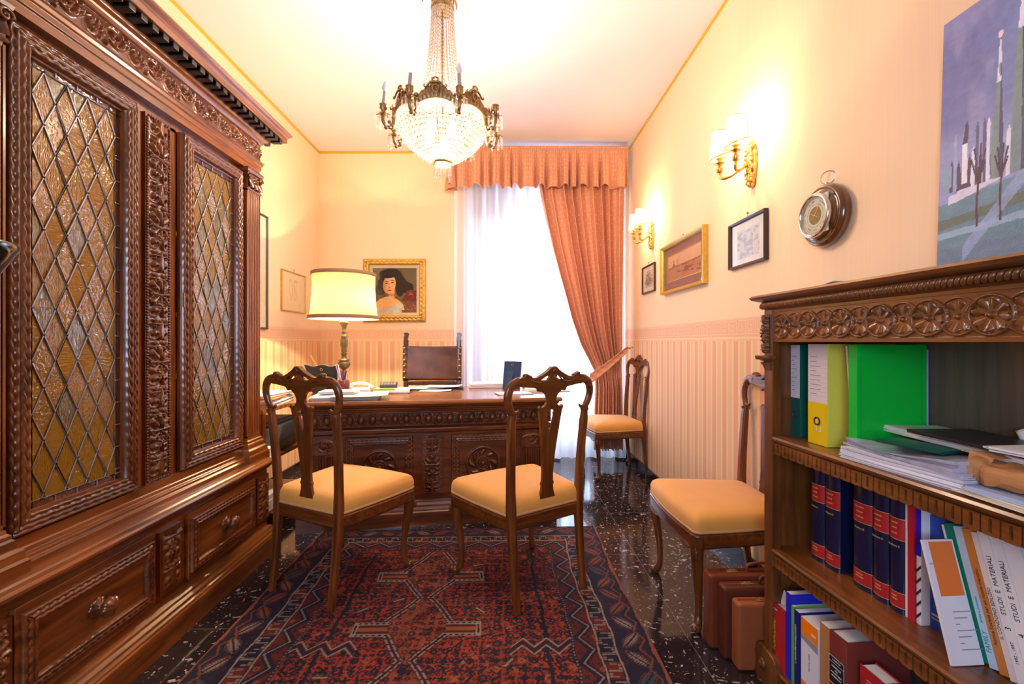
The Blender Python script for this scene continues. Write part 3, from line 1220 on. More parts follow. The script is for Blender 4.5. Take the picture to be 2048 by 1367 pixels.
# ------------------------------------------------------------ rug
def rugcol(X, Y):
    """X, Y world metres of the rug; returns linear rgb"""
    red = np.array([.40, .036, .008])
    dred = np.array([.10, .008, .005])
    navy = np.array([.010, .008, .038])
    blk = np.array([.010, .008, .012])
    wht = np.array([.42, .32, .24])
    org = np.array([.42, .105, .035])
    teal = np.array([.015, .045, .05])
    X = X + .004 * np.sin(Y * 9) + .003 * np.sin(Y * 31)
    cx = -.262
    dx = np.abs(X - cx)
    FX, FY = .520, 2.515
    dY = Y - FY
    d = np.maximum(dx - FX, dY)                    # >0 in the border
    C = np.zeros(X.shape + (3,))

    def put(mask, col):
        m = np.clip(mask, 0, 1)[..., None] * 1.0
        np.copyto(C, C * (1 - m) + m * np.asarray(col))

    def cellmotif(sc, seed, lo, hi, kinds):
        gx, gy = X / sc, Y / sc
        ix, iy = np.floor(gx), np.floor(gy)
        k = ix * 57.3 + iy * 131.1
        ox, oy = .5 + .22 * (h1(k, seed) - .5), .5 + .22 * (h1(k, seed + 1) - .5)
        fx, fy = gx - ix - ox, gy - iy - oy
        r = np.hypot(fx, fy)
        th = np.arctan2(fy, fx) + 6.28 * h1(k, seed + 2)
        q = h1(k, seed + 3)
        m = np.zeros_like(X)
        rad = .30 + .14 * h1(k, seed + 4)
        m = np.where(q < .3, (r < rad) & (r > rad * .5), m)
        m = np.where((q >= .3) & (q < .6), r < rad * (.75 + .3 * np.cos(4 * th)), m)
        m = np.where((q >= .6) & (q < .8), (np.abs(fx * np.cos(q * 40) + fy * np.sin(q * 40)) < .12) & (r < .48), m)
        m = np.where(q >= .8, (np.abs(fx) + np.abs(fy) < .40) & (np.abs(fx) + np.abs(fy) > .14), m)
        return m.astype(float), h1(k, seed + 5)
    f = d < 0
    base = fbm(X * 6, Y * 6, 3)
    put(f, red * 1.0)
    C *= (.55 + .9 * base)[..., None]
    for sc, seed in ((.030, 1.0), (.021, 7.0), (.046, 13.0)):
        m, hh = cellmotif(sc, seed, 0, 1, 0)
        put(f * m * (hh < .48), navy)
        put(f * m * (hh >= .48) * (hh < .80), blk)
        put(f * m * (hh >= .90) * (hh < .965), org)
        put(f * m * (hh >= .985) * (sc < .03), wht * .7)
    fine = vnoise(X * 160, Y * 160, 5)
    put(f * (fine > .78) * .6, blk)
    # medallion column
    mx = -.344
    a = np.abs(X - mx)
    per, y0 = .405, 2.04
    tq = (Y - y0) / per
    tri = np.abs(tq - np.floor(tq) - .5) * 2       # 0 in the middle of a diamond, 1 at crossings
    hw = .022 + .128 * (1 - tri)
    hw = np.where(Y > 2.25, .022 + .128 * np.clip((2.50 - Y) / .26, 0, 1), hw)
    inside = (a < hw) & (Y < 2.48)
    put(f * inside * (fbm(X * 20, Y * 20, 9) > .46) * .55, org)
    m, hh = cellmotif(.034, 21.0, 0, 1, 0)
    put(f * inside * m * (hh < .5), dred)
    put(f * inside * m * (hh > .6), navy)
    ln = np.abs(a - hw)
    dash = (np.floor(Y / .009) % 2 == 0) | (np.floor(a / .012) % 2 == 0)
    put(f * (ln < .020) * (Y < 2.48), dred * 1.2)
    put(f * (np.abs(ln - .010) < .0040) * dash * (Y < 2.48), wht)
    put(f * (ln < .0035) * (Y < 2.48), navy)
    # arms with white ladder outline
    for k in range(0, 6):
        yc = 2.222 - k * per
        ay = np.abs(Y - yc)
        arm = (a > .115) & (a < .255) & (ay < .046)
        put(f * arm, navy)
        put(f * arm * (ay < .030) * (a < .24), dred)
        put(f * arm * (ay < .012) * (a < .235), org)
        lad = arm & (((ay > .028) & (ay < .044)) | (a > .236))
        edge = arm & ((np.abs(ay - .030) < .0030) | (np.abs(ay - .044) < .0028) | (np.abs(a - .252) < .003) | (np.abs(a - .238) < .003))
        put(f * lad * (np.floor(a / .012) % 2 == 0) * (ay > .028), wht * .8)
        put(f * edge, wht)
    # long navy poles with arrow heads
    for px in (-.675, .163):
        put(f * (np.abs(X - px + .01 * (Y - 2)) < .0065) * (Y < 2.47), navy * .7)
        for yk in (2.42, 2.12, 1.73, 1.35):
            q = np.abs(np.abs(X - px) - (yk - Y) * .9)
            put(f * (q < .008) * (yk - Y > 0) * (yk - Y < .045), blk)
        # pale animals / hooked motifs
        for yk in (1.70, 1.05):
            zz = np.abs(((X - px) / .045) % 2 - 1) * .05
            q = np.abs(Y - yk - zz + .02)
            inx = np.abs(X - px) < .135
            put(f * inx * (q < .026), dred * 1.3)
            put(f * inx * (np.abs(q - .020) < .0042), wht)
            put(f * inx * (q < .008), navy)
    # small stray white marks
    for (qx, qy, an) in ((-.60, 1.95, .7), (-.10, 1.94, -.7), (-.62, 1.56, 0), (-.46, 2.02, .5), (.02, 1.62, .9), (-.12, 2.33, .3)):
        ux = (X - qx) * math.cos(an) + (Y - qy) * math.sin(an)
        uy = -(X - qx) * math.sin(an) + (Y - qy) * math.cos(an)
        put(f * (np.abs(ux) < .030) * (np.abs(uy) < .008), blk)
        put(f * (np.abs(ux) < .026) * (np.abs(uy) < .0045), wht * .9)
    # ---- borders, e = distance out of the field, s = run along it
    e = d
    s = np.where((dx - FX) > dY, Y, X)
    bd = e >= 0
    put(bd, dred)
    C2 = (.6 + .8 * fbm(X * 14, Y * 14, 8))[..., None]
    put(bd * (e < .012), navy)
    put(bd * (np.abs(e - .006) < .003) * (np.floor(s / .008) % 2 == 0), wht * .7)
    z1 = bd & (e > .012) & (e < .095)
    put(z1, dred * 1.6)
    tri = np.abs((s / .14) % 1 - .5) * 2
    q = e - .025 - .055 * tri
    put(z1 * (np.abs(q) < .020), navy)
    put(z1 * (np.abs(q - .004) < .0038), wht * .85)
    m, hh = cellmotif(.030, 31.0, 0, 1, 0)
    put(z1 * m * (np.abs(q) > .026) * (hh < .5), navy)
    put(z1 * m * (np.abs(q) > .026) * (hh > .8), org)
    put(bd * (np.abs(e - .098) < .0035), wht)
    z2 = bd & (e > .102) & (e < .160)
    put(z2, navy * .8)
    sp = (s / .085) % 1
    ee = (e - .102) / .058
    hook = ((np.abs(ee - .5 - .35 * np.sign(sp - .5)) < .10) & (np.abs(sp - .5) < .40)) | ((np.abs(sp - .5) < .06) & (np.abs(ee - .5) < .4)) | ((np.abs(sp - .12) < .05) & (ee > .3) & (ee < .62)) | ((np.abs(sp - .88) < .05) & (ee > .3) & (ee < .72))
    put(z2 * (np.abs(ee - .5) < .42) * (np.floor(s / .085) % 3 == 0), dred * 1.8)
    put(z2 * hook * (np.floor(s / .0045) % 3 < 2), wht * .85)
    put(bd * (np.abs(e - .163) < .0035), wht)
    z3 = bd & (e > .167) & (e < .292)
    put(z3, navy)
    m, hh = cellmotif(.028, 41.0, 0, 1, 0)
    put(z3 * m * (hh < .35), dred)
    put(z3 * m * (hh > .35) * (hh < .6), blk)
    # slanted feather leaves
    per3 = .105
    kk = np.floor(s / per3)
    fs, fe = s - (kk + .5) * per3, e - .230
    an = np.where(kk % 2 == 0, .65, -.65)
    ux = fs * np.cos(an) + fe * np.sin(an)
    uy = -fs * np.sin(an) + fe * np.cos(an)
    wdt = .020 * np.clip(1 - (np.abs(ux) / .052) ** 2, 0, 1) * (.75 + .25 * np.sign(np.sin(ux * 700)))
    lf = np.abs(uy) < wdt
    cols = [org, wht * .9, dred * 2.4, teal * 2.0, org * .8]
    for i, cc_ in enumerate(cols):
        put(z3 * lf * (np.abs(h1(kk, 2) * 5 - i - .5) < .5), cc_)
    put(z3 * (np.abs(uy) < .004) * (np.abs(ux) < .05), navy)
    put(z3 * (np.abs(np.abs(uy) - wdt - .005) < .0022) * (np.abs(ux) < .056), org * .7)
    zg = np.abs((s / per3) % 1 - .5) * 2
    put(z3 * (np.abs(fe - .052 + .03 * zg) < .004), org * .6)
    put(bd * (np.abs(e - .292) < .003), navy * .6)
    put(bd * (e > .294), np.array([.36, .09, .04]))
    C *= (.80 + .40 * vnoise(X * 260, Y * 260, 2))[..., None]
    C *= (.48 + .32 * fbm(X * 5, Y * 5, 17))[..., None]
    return C


RX0, RX1 = -1.085, .562
def ruggrid(y0, y1, st):
    nx, ny = int((RX1 - RX0) / st), int((y1 - y0) / st)
    u, v = np.meshgrid(np.linspace(0, 1, nx), np.linspace(0, 1, ny))
    Y = y0 + v * (y1 - y0)
    X = RX0 + u * (RX1 - RX0)
    return X, Y


rows = []
ys = np.concatenate([np.linspace(.25, 1.46, 120)[:-1], np.linspace(1.46, 2.812, 450)])
xs = np.linspace(RX0, RX1, 540)
X, Y = np.meshgrid(xs, ys)
ex = X + .006 * np.sin(Y * 5) * ((X > 0) * 1.0)
far = (Y > 2.6) * (Y - 2.6) / .21
Yw = Y - far * .045 * (RX1 - X) / (RX1 - RX0)
wav = .0035 * fbm(X * 4, Y * 4, 5) + .0035 * (np.abs(X - (RX0 + RX1) / 2) > .81)
Z = .008 + wav
b = MB()
b.grid(np.stack([ex, Yw, Z], -1), 0, True)
ny, nx = X.shape
# side skirt down to the floor
i = np.arange(nx * ny).reshape(ny, nx)
loop = list(i[0, :]) + list(i[1:, -1]) + list(i[-1, :-1][::-1]) + list(i[1:-1, 0][::-1])
PP = np.concatenate([np.asarray(q) for q in b.v])
low = PP[loop].copy()
low[:, 2] = .0005
n0 = b.n
b.add(low, [])
for k in range(len(loop)):
    k2 = (k + 1) % len(loop)
    b.f.append([loop[k2], loop[k], n0 + k, n0 + k2])
    b.mi.append(0)
    b.sm.append(False)
b.add(low + np.array([0, 0, .0001]), [list(range(len(loop)))[::-1]])
rug = b.build('persian_rug', attr_mat('rug_wool', rough=.95, sheen=0, bump=.5, bscale=420))
C = np.clip(rugcol(X, Y), 0, 1).reshape(-1, 3)
C = np.concatenate([C, np.tile([[.30, .07, .03]], (b.n - len(C), 1))])
A = np.concatenate([C, np.ones((len(C), 1))], 1).astype(np.float32)
at = rug.data.color_attributes.new('Col', 'FLOAT_COLOR', 'POINT')
at.data.foreach_set('color', A.ravel())
tag(rug, 'red and navy oriental wool rug with diamond medallions on the black floor', 'rug')

# ------------------------------------------------------------ big cabinet on the left
def knob(parent, x, z, y):
    q = MB()
    Mx = Matrix.Translation((x, y, z)) @ Matrix.Rotation(R(90), 4, 'X')
    q.M = Mx
    q.lathe([(.030, 0), (.032, .004), (.024, .009), (.012, .013), (.009, .022), (.012, .028), (.026, .031), (.031, .040), (.029, .050), (.018, .058), (.006, .061), (.0001, .061)], seg=48, flute=(8, .07))
    return q.build('knob', M_WC, parent)


cab = thing('display_cabinet', 'tall carved walnut cabinet with leaded glass doors along the left wall', 'cabinet', (-1.25, 1.10, 0), R(90))
CW, CD = 1.5, .572
b = MB()
mould(b, .0, CW, .0, CD, [(0, 0), (0, .092), (-.004, .096), (-.006, .104), (-.016, .108), (-.018, .116), (-.030, .124), (-.034, .132), (-.050, .140)])
b.build('plinth', M_WX, cab, bevel=.002)
# lower body
b = MB()
b.box(.04, CW - .04, .062, CD, .140, .462)
b.build('base_cabinet', M_WX, cab)
b = MB()
mould(b, .04, CW - .04, .055, CD, [(.0, .452), (.006, .455), (.008, .462), (.018, .468), (.022, .476), (.034, .482), (.036, .492), (.030, .500), (.012, .503), (.006, .508), (-.03, .512)])
b.build('waist_moulding', M_WX, cab, bevel=.0015)
b = MB()
mould(b, .03, CW - .03, .118, CD, [(.030, .510), (.030, .528), (.020, .534), (.018, .544), (.006, .550), (.004, .562), (.0, .566), (.0, .596)])
b.build('step_moulding', M_WX, cab, bevel=.0015)
for (xa, xb) in ((.149, .613), (.817, 1.303)):
    b = MB()
    b.box(xa - .012, xb + .012, .045, .062, .168, .440)
    dr = b.build('drawer', M_WX, cab, bevel=.002)
    b = MB()
    rippleframe(b, xa, xb, .190, .418, .040, .045, ridges=3, amp=.0045, lam=.024, slope=.010)
    b.build('ripple_moulding', M_WCX, dr)
    b = MB()
    b.box(xa + .038, xb - .038, .046, .050, .228, .380)
    b.build('drawer_panel', M_WX, dr)
    knob(dr, (xa + xb) / 2, .304, .046)
for (xa, xb) in ((.040, .132), (.644, .781), (1.324, 1.461)):
    q = MB()
    xm = (xa + xb) / 2
    w2 = min(.052, (xb - xa) / 2 - .008)
    q.box(xm - w2 - .008, xm + w2 + .008, .047, .062, .185, .425)
    relief(xm - w2, xm + w2, .195, .415, .0465, lambda X, Z: candelabra(X, Z, xm, .195, .415, w2, .010) + .001 * vnoise(X * 500, Z * 500), .0022, q, 0)
    q.build('carved_drawer_panel', M_WC, cab)

# upper carcass: back, sides, top, bottom, shelves, front stiles and rails around the doors
b = MB()
b.box(.03, CW - .03, CD - .02, CD, .596, 2.30)
b.box(.03, .055, .16, CD - .02, .596, 2.30)
b.box(CW - .055, CW - .03, .16, CD - .02, .596, 2.30)
b.box(.055, CW - .055, .16, CD - .02, .58, .600)
b.box(.055, CW - .055, .16, CD - .02, 2.06, 2.08)
for (x0, x1) in ((.03, .176), (.636, .866), (1.324, CW - .03)):
    b.box(x0, x1, .140, .165, .596, 2.05)
b.box(.03, CW - .03, .140, .165, 2.035, 2.30)
b.build('upper_carcass', M_WZ, cab, bevel=.001)
M_INT = wood('cabinet_inside', (.26, .11, .025), (.50, .25, .07), 'x', rough=.55, coat=0)
for z in (.985, 1.26, 1.62):
    b = MB()
    b.box(.057, CW - .057, .20, CD - .021, z, z + .022)
    b.build('shelf', M_INT, cab, bevel=.002)
b = MB()
b.box(.056, CW - .056, CD - .028, CD - .0205, .601, 2.058)
b.build('back_lining', M_INT, cab)

# leaded glass doors
bumps = [((260, 1, 60), .9), ((90, 90, 90), 1.0), ((24, 1, 200), .9, (0, .5, 0)), ((160, 1, 160), .8)]
GM = []
for i, bp in enumerate(bumps):
    GM.append(glassy('amber_glass_%d' % i, (.80, .47, .07), gloss=.045, rough=.035, diff=(.74, .37, .015), diffw=.36, bump=bp))
GM.append(glassy('clear_ribbed_glass', (.80, .66, .36), gloss=.13, rough=.035, diff=(.55, .40, .10), diffw=.26, bump=((220, 1, 30), 1.0)))
M_REDG = glassy('red_brown_glass', (.42, .13, .05), gloss=.08, rough=.06, diff=(.26, .06, .02), diffw=.45, bump=((70, 70, 70), .8))


def clipped_diamonds(x0, x1, z0, z1, dw, dh):
    """diamond cells clipped to the rectangle"""
    cells = []
    nx, nz = int(round((x1 - x0) / dw)), int((z1 - z0) / (dh / 2)) + 2
    for j in range(-1, nz + 1):
        zc = z1 - j * dh / 2
        for i in range(-1, nx + 1):
            xc = x0 + (i + (.5 if j % 2 else 0)) * dw + 0
            poly = [(xc, zc - dh / 2), (xc + dw / 2, zc), (xc, zc + dh / 2), (xc - dw / 2, zc)]
            for (ax, lim, sg) in ((0, x0, 1), (0, x1, -1), (1, z0, 1), (1, z1, -1)):
                outp = []
                for a, c in zip(poly, poly[1:] + poly[:1]):
                    ia, ic = sg * (a[ax] - lim) >= -1e-9, sg * (c[ax] - lim) >= -1e-9
                    if ia:
                        outp.append(a)
                    if ia != ic:
                        tt = (lim - a[ax]) / (c[ax] - a[ax])
                        outp.append((a[0] + tt * (c[0] - a[0]), a[1] + tt * (c[1] - a[1])))
                poly = outp
                if len(poly) < 3:
                    break
            if len(poly) >= 3:
                A = np.array(poly)
                ar = .5 * abs(np.dot(A[:, 0], np.roll(A[:, 1], -1)) - np.dot(A[:, 1], np.roll(A[:, 0], -1)))
                if ar > 1e-5:
                    cells.append((A, i, j))
    return cells


for di, (gx0, gx1, fx0, fx1) in enumerate(((.238, .575, .176, .636), (.927, 1.262, .866, 1.324))):
    gz0, gz1 = .657, 1.985
    b = MB()
    b.box(fx0 + .004, fx1 - .004, .122, .139, .60, .662)
    b.box(fx0 + .004, fx1 - .004, .122, .139, 1.980, 2.046)
    b.box(fx0 + .004, gx0 + .002, .122, .139, .662, 1.980)
    b.box(gx1 - .002, fx1 - .004, .122, .139, .662, 1.980)
    door = b.build('cabinet_door', M_WZ, cab, bevel=.001)
    b = MB()
    rippleframe(b, fx0 + .004, fx1 - .004, .600, 2.046, .060, .122, ridges=4, amp=.0075, lam=.036, slope=.013, wig=.0018)
    b.build('ripple_moulding', M_WC, door)
    bw = .024
    ix0, ix1, iz0, iz1 = gx0 + bw, gx1 - bw, gz0 + bw, gz1 - bw
    yg = .132
    b = MB()
    dw = (ix1 - ix0) / 4
    dh = .158
    prng = random.Random(5 + di)
    segs = set()
    for A, i, j in clipped_diamonds(ix0, ix1, iz0, iz1, dw, dh):
        tx, tz = prng.gauss(0, .020), prng.gauss(0, .013)
        c = A.mean(0)
        V = [(p[0], yg + tx * (p[0] - c[0]) + tz * (p[1] - c[1]), p[1]) for p in A]
        k = prng.choices(range(5), [3, 4, 2, 2, 2])[0]
        b.add(V, [list(range(len(V)))], k)
        for a, cc_ in zip(A, np.roll(A, -1, 0)):
            ka, kc = tuple(np.round(a, 4)), tuple(np.round(cc_, 4))
            segs.add(tuple(sorted((ka, kc))))
    # border glass
    ns = int(round((iz1 - iz0) / (dh / 2)))
    bsegs = []
    for k in range(ns + 1):
        z = iz1 - k * dh / 2
        if z > iz0:
            bsegs += [((gx0, z), (ix0, z)), ((ix1, z), (gx1, z))]
        zn = max(iz0, z - dh / 2)
        if z > iz0:
            for (xa, xb) in ((gx0, ix0), (ix1, gx1)):
                ty = prng.gauss(0, .02)
                b.add([(xa, yg, zn), (xb, yg + ty * .02, zn), (xb, yg, z), (xa, yg, z)], [(0, 1, 2, 3)], 5)
    for k in range(5):
        x = ix0 + k * dw
        bsegs += [((x, gz0), (x, iz0)), ((x, iz1), (x, gz1))]
    bsegs += [((gx0, iz0), (gx1, iz0)), ((gx0, iz1), (gx1, iz1)), ((ix0, gz0), (ix0, gz1)), ((ix1, gz0), (ix1, gz1))]
    for (za, zb) in ((gz0, iz0), (iz1, gz1)):
        b.add([(gx0, yg, za), (gx1, yg, za), (gx1, yg, zb), (gx0, yg, zb)], [(0, 1, 2, 3)], 5)
    b.build('leaded_glass', GM + [M_REDG], door)
    b = MB()
    for (a, c) in list(segs) + bsegs:
        b.tube([(a[0], yg - .002, a[1]), (c[0], yg - .002, c[1])], .0026, 6, flat=.8, up=(0, 1, 0), cap=False)
        b.ell((a[0], yg - .003, a[1]), .0042, .003, .0042, nu=6, nv=4)
    b.build('lead_cames', M_LEAD, door)
# escutcheon on the second door
b = MB()
b.box(.872, .876, .108, .122, 1.30, 1.36)
b.build('lock_plate', M_BRONZE, cab)

# carved centre panel
xm, w2 = .751, .050
b = MB()
b.box(xm - w2 - .016, xm + w2 + .016, .128, .142, .597, 2.040)
relief(xm - w2, xm + w2, .612, 2.025, .1275, lambda X, Z: candelabra(X, Z, xm, .612, 2.025, w2, .016) + .0012 * vnoise(X * 400, Z * 400), .0024, b, 0)
b.build('carved_centre_panel', M_WC, cab)
b = MB()
for x in (xm - w2 - .008, xm + w2 + .008):
    for k in range(128):
        b.ell((x, .127, .612 + k * .0111), .0062, .006, .0056, nu=7, nv=5)
for k in range(9):
    for z in (.604, 2.033):
        b.ell((xm - w2 + .0125 * k, .127, z), .0056, .006, .0056, nu=7, nv=5)
tag(b.build('bead_moulding', M_WC, cab), kind='stuff')

# columns
for x0 in (.035, 1.335):
    x1 = x0 + .13
    b = MB()
    # fluted shaft
    nfl = 7
    xs = np.linspace(x0 + .006, x1 - .006, 99)
    fl = .0075 * np.abs(np.sin(PI * nfl * (xs - x0 - .006) / (x1 - x0 - .012))) ** .7
    zs = np.array([.648, .66, 1.945, 1.955])
    P = np.stack([np.tile(xs, (4, 1)), .102 + np.array([0, 1, 1, 0])[:, None] * (.0075 - fl)[None] * -1 + .0 * zs[:, None], np.tile(zs[:, None], (1, 99))], -1)
    P[..., 1] = .100 + np.where(np.array([0, 1, 1, 0])[:, None] > 0, .0075 - fl[None], 0)
    b.grid(P, 0, False)
    b.box(x0, x0 + .006, .100, .16, .63, 1.965)
    b.box(x1 - .006, x1, .100, .16, .63, 1.965)
    b.box(x0 + .006, x1 - .006, .112, .16, .63, 1.965)
    b.box(x0, x1, .100, .16, .60, .648)
    b.box(x0, x1, .100, .16, 1.955, 1.968)
    col_ = b.build('column', M_WZ, cab)
    b = MB()
    mould(b, x0, x1, .100, .17, [(.034, .50), (.034, .545), (.028, .552), (.026, .575), (.016, .583), (.014, .606), (.008, .612), (.008, .622), (.002, .628), (.0, .64)])
    b.build('column_base', M_WX, col_, bevel=.001)
    # capital: bell, leaves, volutes, abacus
    b = MB()
    mould(b, x0, x1, .100, .17, [(.003, 1.962), (.006, 1.968), (.003, 1.975), (.0, 1.977), (.0, 2.05), (.010, 2.056), (.013, 2.068), (.013, 2.076)])
    relief(x0 + .004, x1 - .004, 1.978, 2.052, .100, lambda X, Z: .016 * np.abs(np.cos((X - x0) * PI / .043)) * sstep(2.05, 1.98, Z) + rosette(X, Z, (x0 + x1) / 2, 2.026, .026, 6, .014, False), .0022, b)
    for xx, sg in ((x0 + .010, -1), (x1 - .010, 1)):
        sp_ = [(xx + sg * (r_ * math.cos(a_)), .090, 2.034 + r_ * math.sin(a_)) for a_, r_ in [(k * .5, .022 - k * .00125) for k in range(16)]]
        b.tube(sp_, .0052, 6)
        b.ell((xx, .090, 2.034), .007, .01, .007)
    b.build('capital', M_WC, col_)

# entablature
b = MB()
mould(b, .03, CW - .03, .105, CD, [(.0, 2.072), (.0, 2.100), (.006, 2.104), (.006, 2.124), (.012, 2.128), (.014, 2.140), (.020, 2.146), (.004, 2.152), (.0, 2.152)])
b.build('architrave', M_WX, cab, bevel=.001)
b = MB()
b.box(.03, CW - .03, .103, CD, 2.152, 2.246)
relief(.034, CW - .034, 2.156, 2.242, .1025, lambda X, Z: scrolls(X, Z, .034, 2.199, .041, .088, .017) + .001 * vnoise(X * 400, Z * 400), .0028, b)
b.build('carved_frieze', M_WCX, cab)
b = MB()
mould(b, .03, CW - .03, .100, CD, [(.0, 2.244), (.006, 2.247), (.012, 2.256), (.014, 2.264), (.028, 2.270), (.032, 2.282), (.034, 2.298)])
b.build('bed_moulding', M_WX, cab, bevel=.001)
b = MB()
mould(b, .03, CW - .03, .100, CD, [(.034, 2.298), (.098, 2.300), (.100, 2.302), (.100, 2.324), (.103, 2.327), (.106, 2.332), (.115, 2.340), (.121, 2.348), (.121, 2.355), (.0, 2.357)])
b.build('cornice', M_WX, cab, bevel=.001)
k = 0
b = MB()
x = -.060
while x < CW + .030:
    b.box(x, x + .030, +.008, .062, 2.278, 2.2995)
    x += .052
tag(b.build('modillions', M_BLK, cab, bevel=.002), kind='stuff')
for xs_ in ((CW + .004, CW + .060), (-.060, -.004)):
    b = MB()
    for y in np.arange(.09, CD - .06, .052):
        b.box(xs_[0], xs_[1], y, y + .03, 2.278, 2.2995)
    tag(b.build('modillions', M_BLK, cab, bevel=.002), kind='stuff')


# ------------------------------------------------------------ desk
DA = math.atan2(.24, 1.593)
desk = thing('writing_desk', 'large carved walnut writing desk with rosette panels and paper strewn top', 'desk', (-1.237, 2.742, 0), DA)
DW, DD = 1.612, .80
b = MB()
mould(b, 0, DW, 0, DD, [(0, 0), (0, .086), (-.006, .092), (-.008, .104), (-.020, .112), (-.022, .126), (-.036, .136), (-.038, .148), (-.046, .152)])
b.build('plinth', M_DX, desk, bevel=.002)
b = MB()
b.box(.048, DW - .048, .052, DD - .05, .150, .600)
b.build('body', M_DX, desk)
b = MB()
mould(b, .045, DW - .045, .048, DD - .048, [(.0, .575), (.010, .580), (.026, .584), (.028, .606), (.018, .612), (.004, .618), (.0, .622)])
b.build('ledge_moulding', M_DX, desk, bevel=.0015)
b = MB()
b.box(.03, DW - .03, .040, DD - .04, .622, .705)


def eggs(X, Z):
    per = .068
    c = (np.floor(X / per) + .5) * per
    dx = (X - c)
    dz = Z - .664
    rr = np.hypot(dx / .019, dz / .030)
    h = .022 * np.sqrt(np.clip(1 - rr ** 2, 0, 1))
    rg = np.hypot(dx / .026, (dz) / .038)
    h = np.maximum(h, .011 * sstep(.12, .04, np.abs(rg - 1.0)))
    ex = np.abs(np.abs(dx) - per / 2)
    h = np.maximum(h, .008 * sstep(.0075, .002, ex) * (.6 + .4 * np.cos(dz * 260)))
    return h


q = relief(.034, DW - .034, .626, .702, .039, eggs, .0022, b)
b.build('egg_and_dart_frieze', M_DX, desk)
b = MB()
mould(b, .03, DW - .03, .035, DD - .035, [(.0, .702), (.008, .706), (.008, .714), (.016, .718), (.018, .728), (.028, .732), (.030, .742), (.040, .748), (.044, .760), (.048, .762)])
b.build('cornice_moulding', M_DX, desk, bevel=.001)
b = MB()
mould(b, -.025, DW + .025, -.02, DD + .02, [(.0, .762), (.006, .766), (.008, .776), (.004, .786), (-.002, .790)])
b.build('desk_top', M_TOP, desk, bevel=.002)
# pilasters
for x0 in (.085, DW - .085 - .145):
    x1 = x0 + .145
    b = MB()
    b.box(x0, x1, .036, .054, .152, .574)
    xs = np.linspace(x0 + .008, x1 - .008, 90)
    fl = .010 * np.abs(np.sin(PI * 8 * (xs - x0 - .008) / (x1 - x0 - .016))) ** .6
    zs = np.array([.19, .20, .450, .458])
    P = np.stack([np.tile(xs, (4, 1)), .034 - fl[None] * np.array([0, 1, 1, 0])[:, None], np.tile(zs[:, None], (1, 90))], -1)
    b.grid(P, 0, False)
    b.box(x0, x1, .024, .04, .462, .474)
    relief(x0 + .004, x1 - .004, .476, .566, .0355, lambda X, Z: scrolls(X, Z, x0, .521, .040, .145, .017), .0025, b)
    b.box(x0, x1, .026, .04, .152, .186)
    b.build('fluted_pilaster', M_DZ, desk)
# rosette panels
for x0 in (.276, DW - .276 - .412):
    x1 = x0 + .412
    b = MB()
    rippleframe(b, x0, x1, .186, .560, .052, .052, ridges=4, amp=.005, lam=.026, slope=.016)
    fr = b.build('panel_moulding', M_DX, desk)
    b = MB()
    b.box(x0 + .05, x1 - .05, .046, .053, .236, .512)
    xc, zc = (x0 + x1) / 2, .366

    def ros(X, Z):
        dx, dz = X - xc, Z - zc
        r = np.hypot(dx, dz) / .112
        ph = np.arctan2(dz, dx)
        h = .014 * np.sqrt(np.clip(1 - ((r - .93) / .075) ** 2, 0, 1))
        sw = .5 + .5 * np.cos(8 * (ph + 1.1 * r))
        h = np.maximum(h, .020 * sw * sstep(.84, .78, r) * sstep(.36, .55, r))
        h = np.maximum(h, .012 * np.sqrt(np.clip(1 - ((r - .36) / .06) ** 2, 0, 1)))
        h = np.maximum(h, .016 * np.sqrt(np.clip(1 - (r / .13) ** 2, 0, 1)))
        h = np.maximum(h, .010 * np.sqrt(np.clip(1 - ((r - .22) / .05) ** 2, 0, 1)))
        return h - .004 * (r < .86)
    relief(xc - .118, xc + .118, zc - .118, zc + .118, .0455, ros, .0020, b)
    b.build('rosette_panel', M_DX, desk)
b = MB()
xm, w2 = DW / 2, .062
b.box(xm - .070, xm + .070, .044, .053, .186, .560)


def ctr(X, Z):
    c = candelabra(X, Z, xm, .196, .55, .047, .016)
    gx, gz = ((X - xm) / .0095) % 1 - .5, (Z / .0095) % 1 - .5
    st = .004 * (np.hypot(gx, gz) < .36)
    return np.where(np.abs(X - xm) > .047, st, np.maximum(c, st * .5))


relief(xm - w2, xm + w2, .192, .554, .0435, ctr, .0018, b)
b.build('carved_centre_panel', M_DZ, desk)

# ------------------------------------------------------------ open bookcase on the right
BA = R(-90 + 2.9)
BO = np.array([.893, 1.53])
bx = np.array([math.cos(BA), math.sin(BA)])
by = np.array([-math.sin(BA), math.cos(BA)])


def BC(x, y, z):
    p = BO + bx * x + by * y
    return (p[0], p[1], z)


def bslocal(u, y):
    """local x of the point on the plane local-y = y seen in column u"""
    d = ray(u, 683.5)[:2]
    A = np.array([[d[0], -bx[0]], [d[1], -bx[1]]])
    t = np.linalg.solve(A, BO + by * y)
    return t[1]


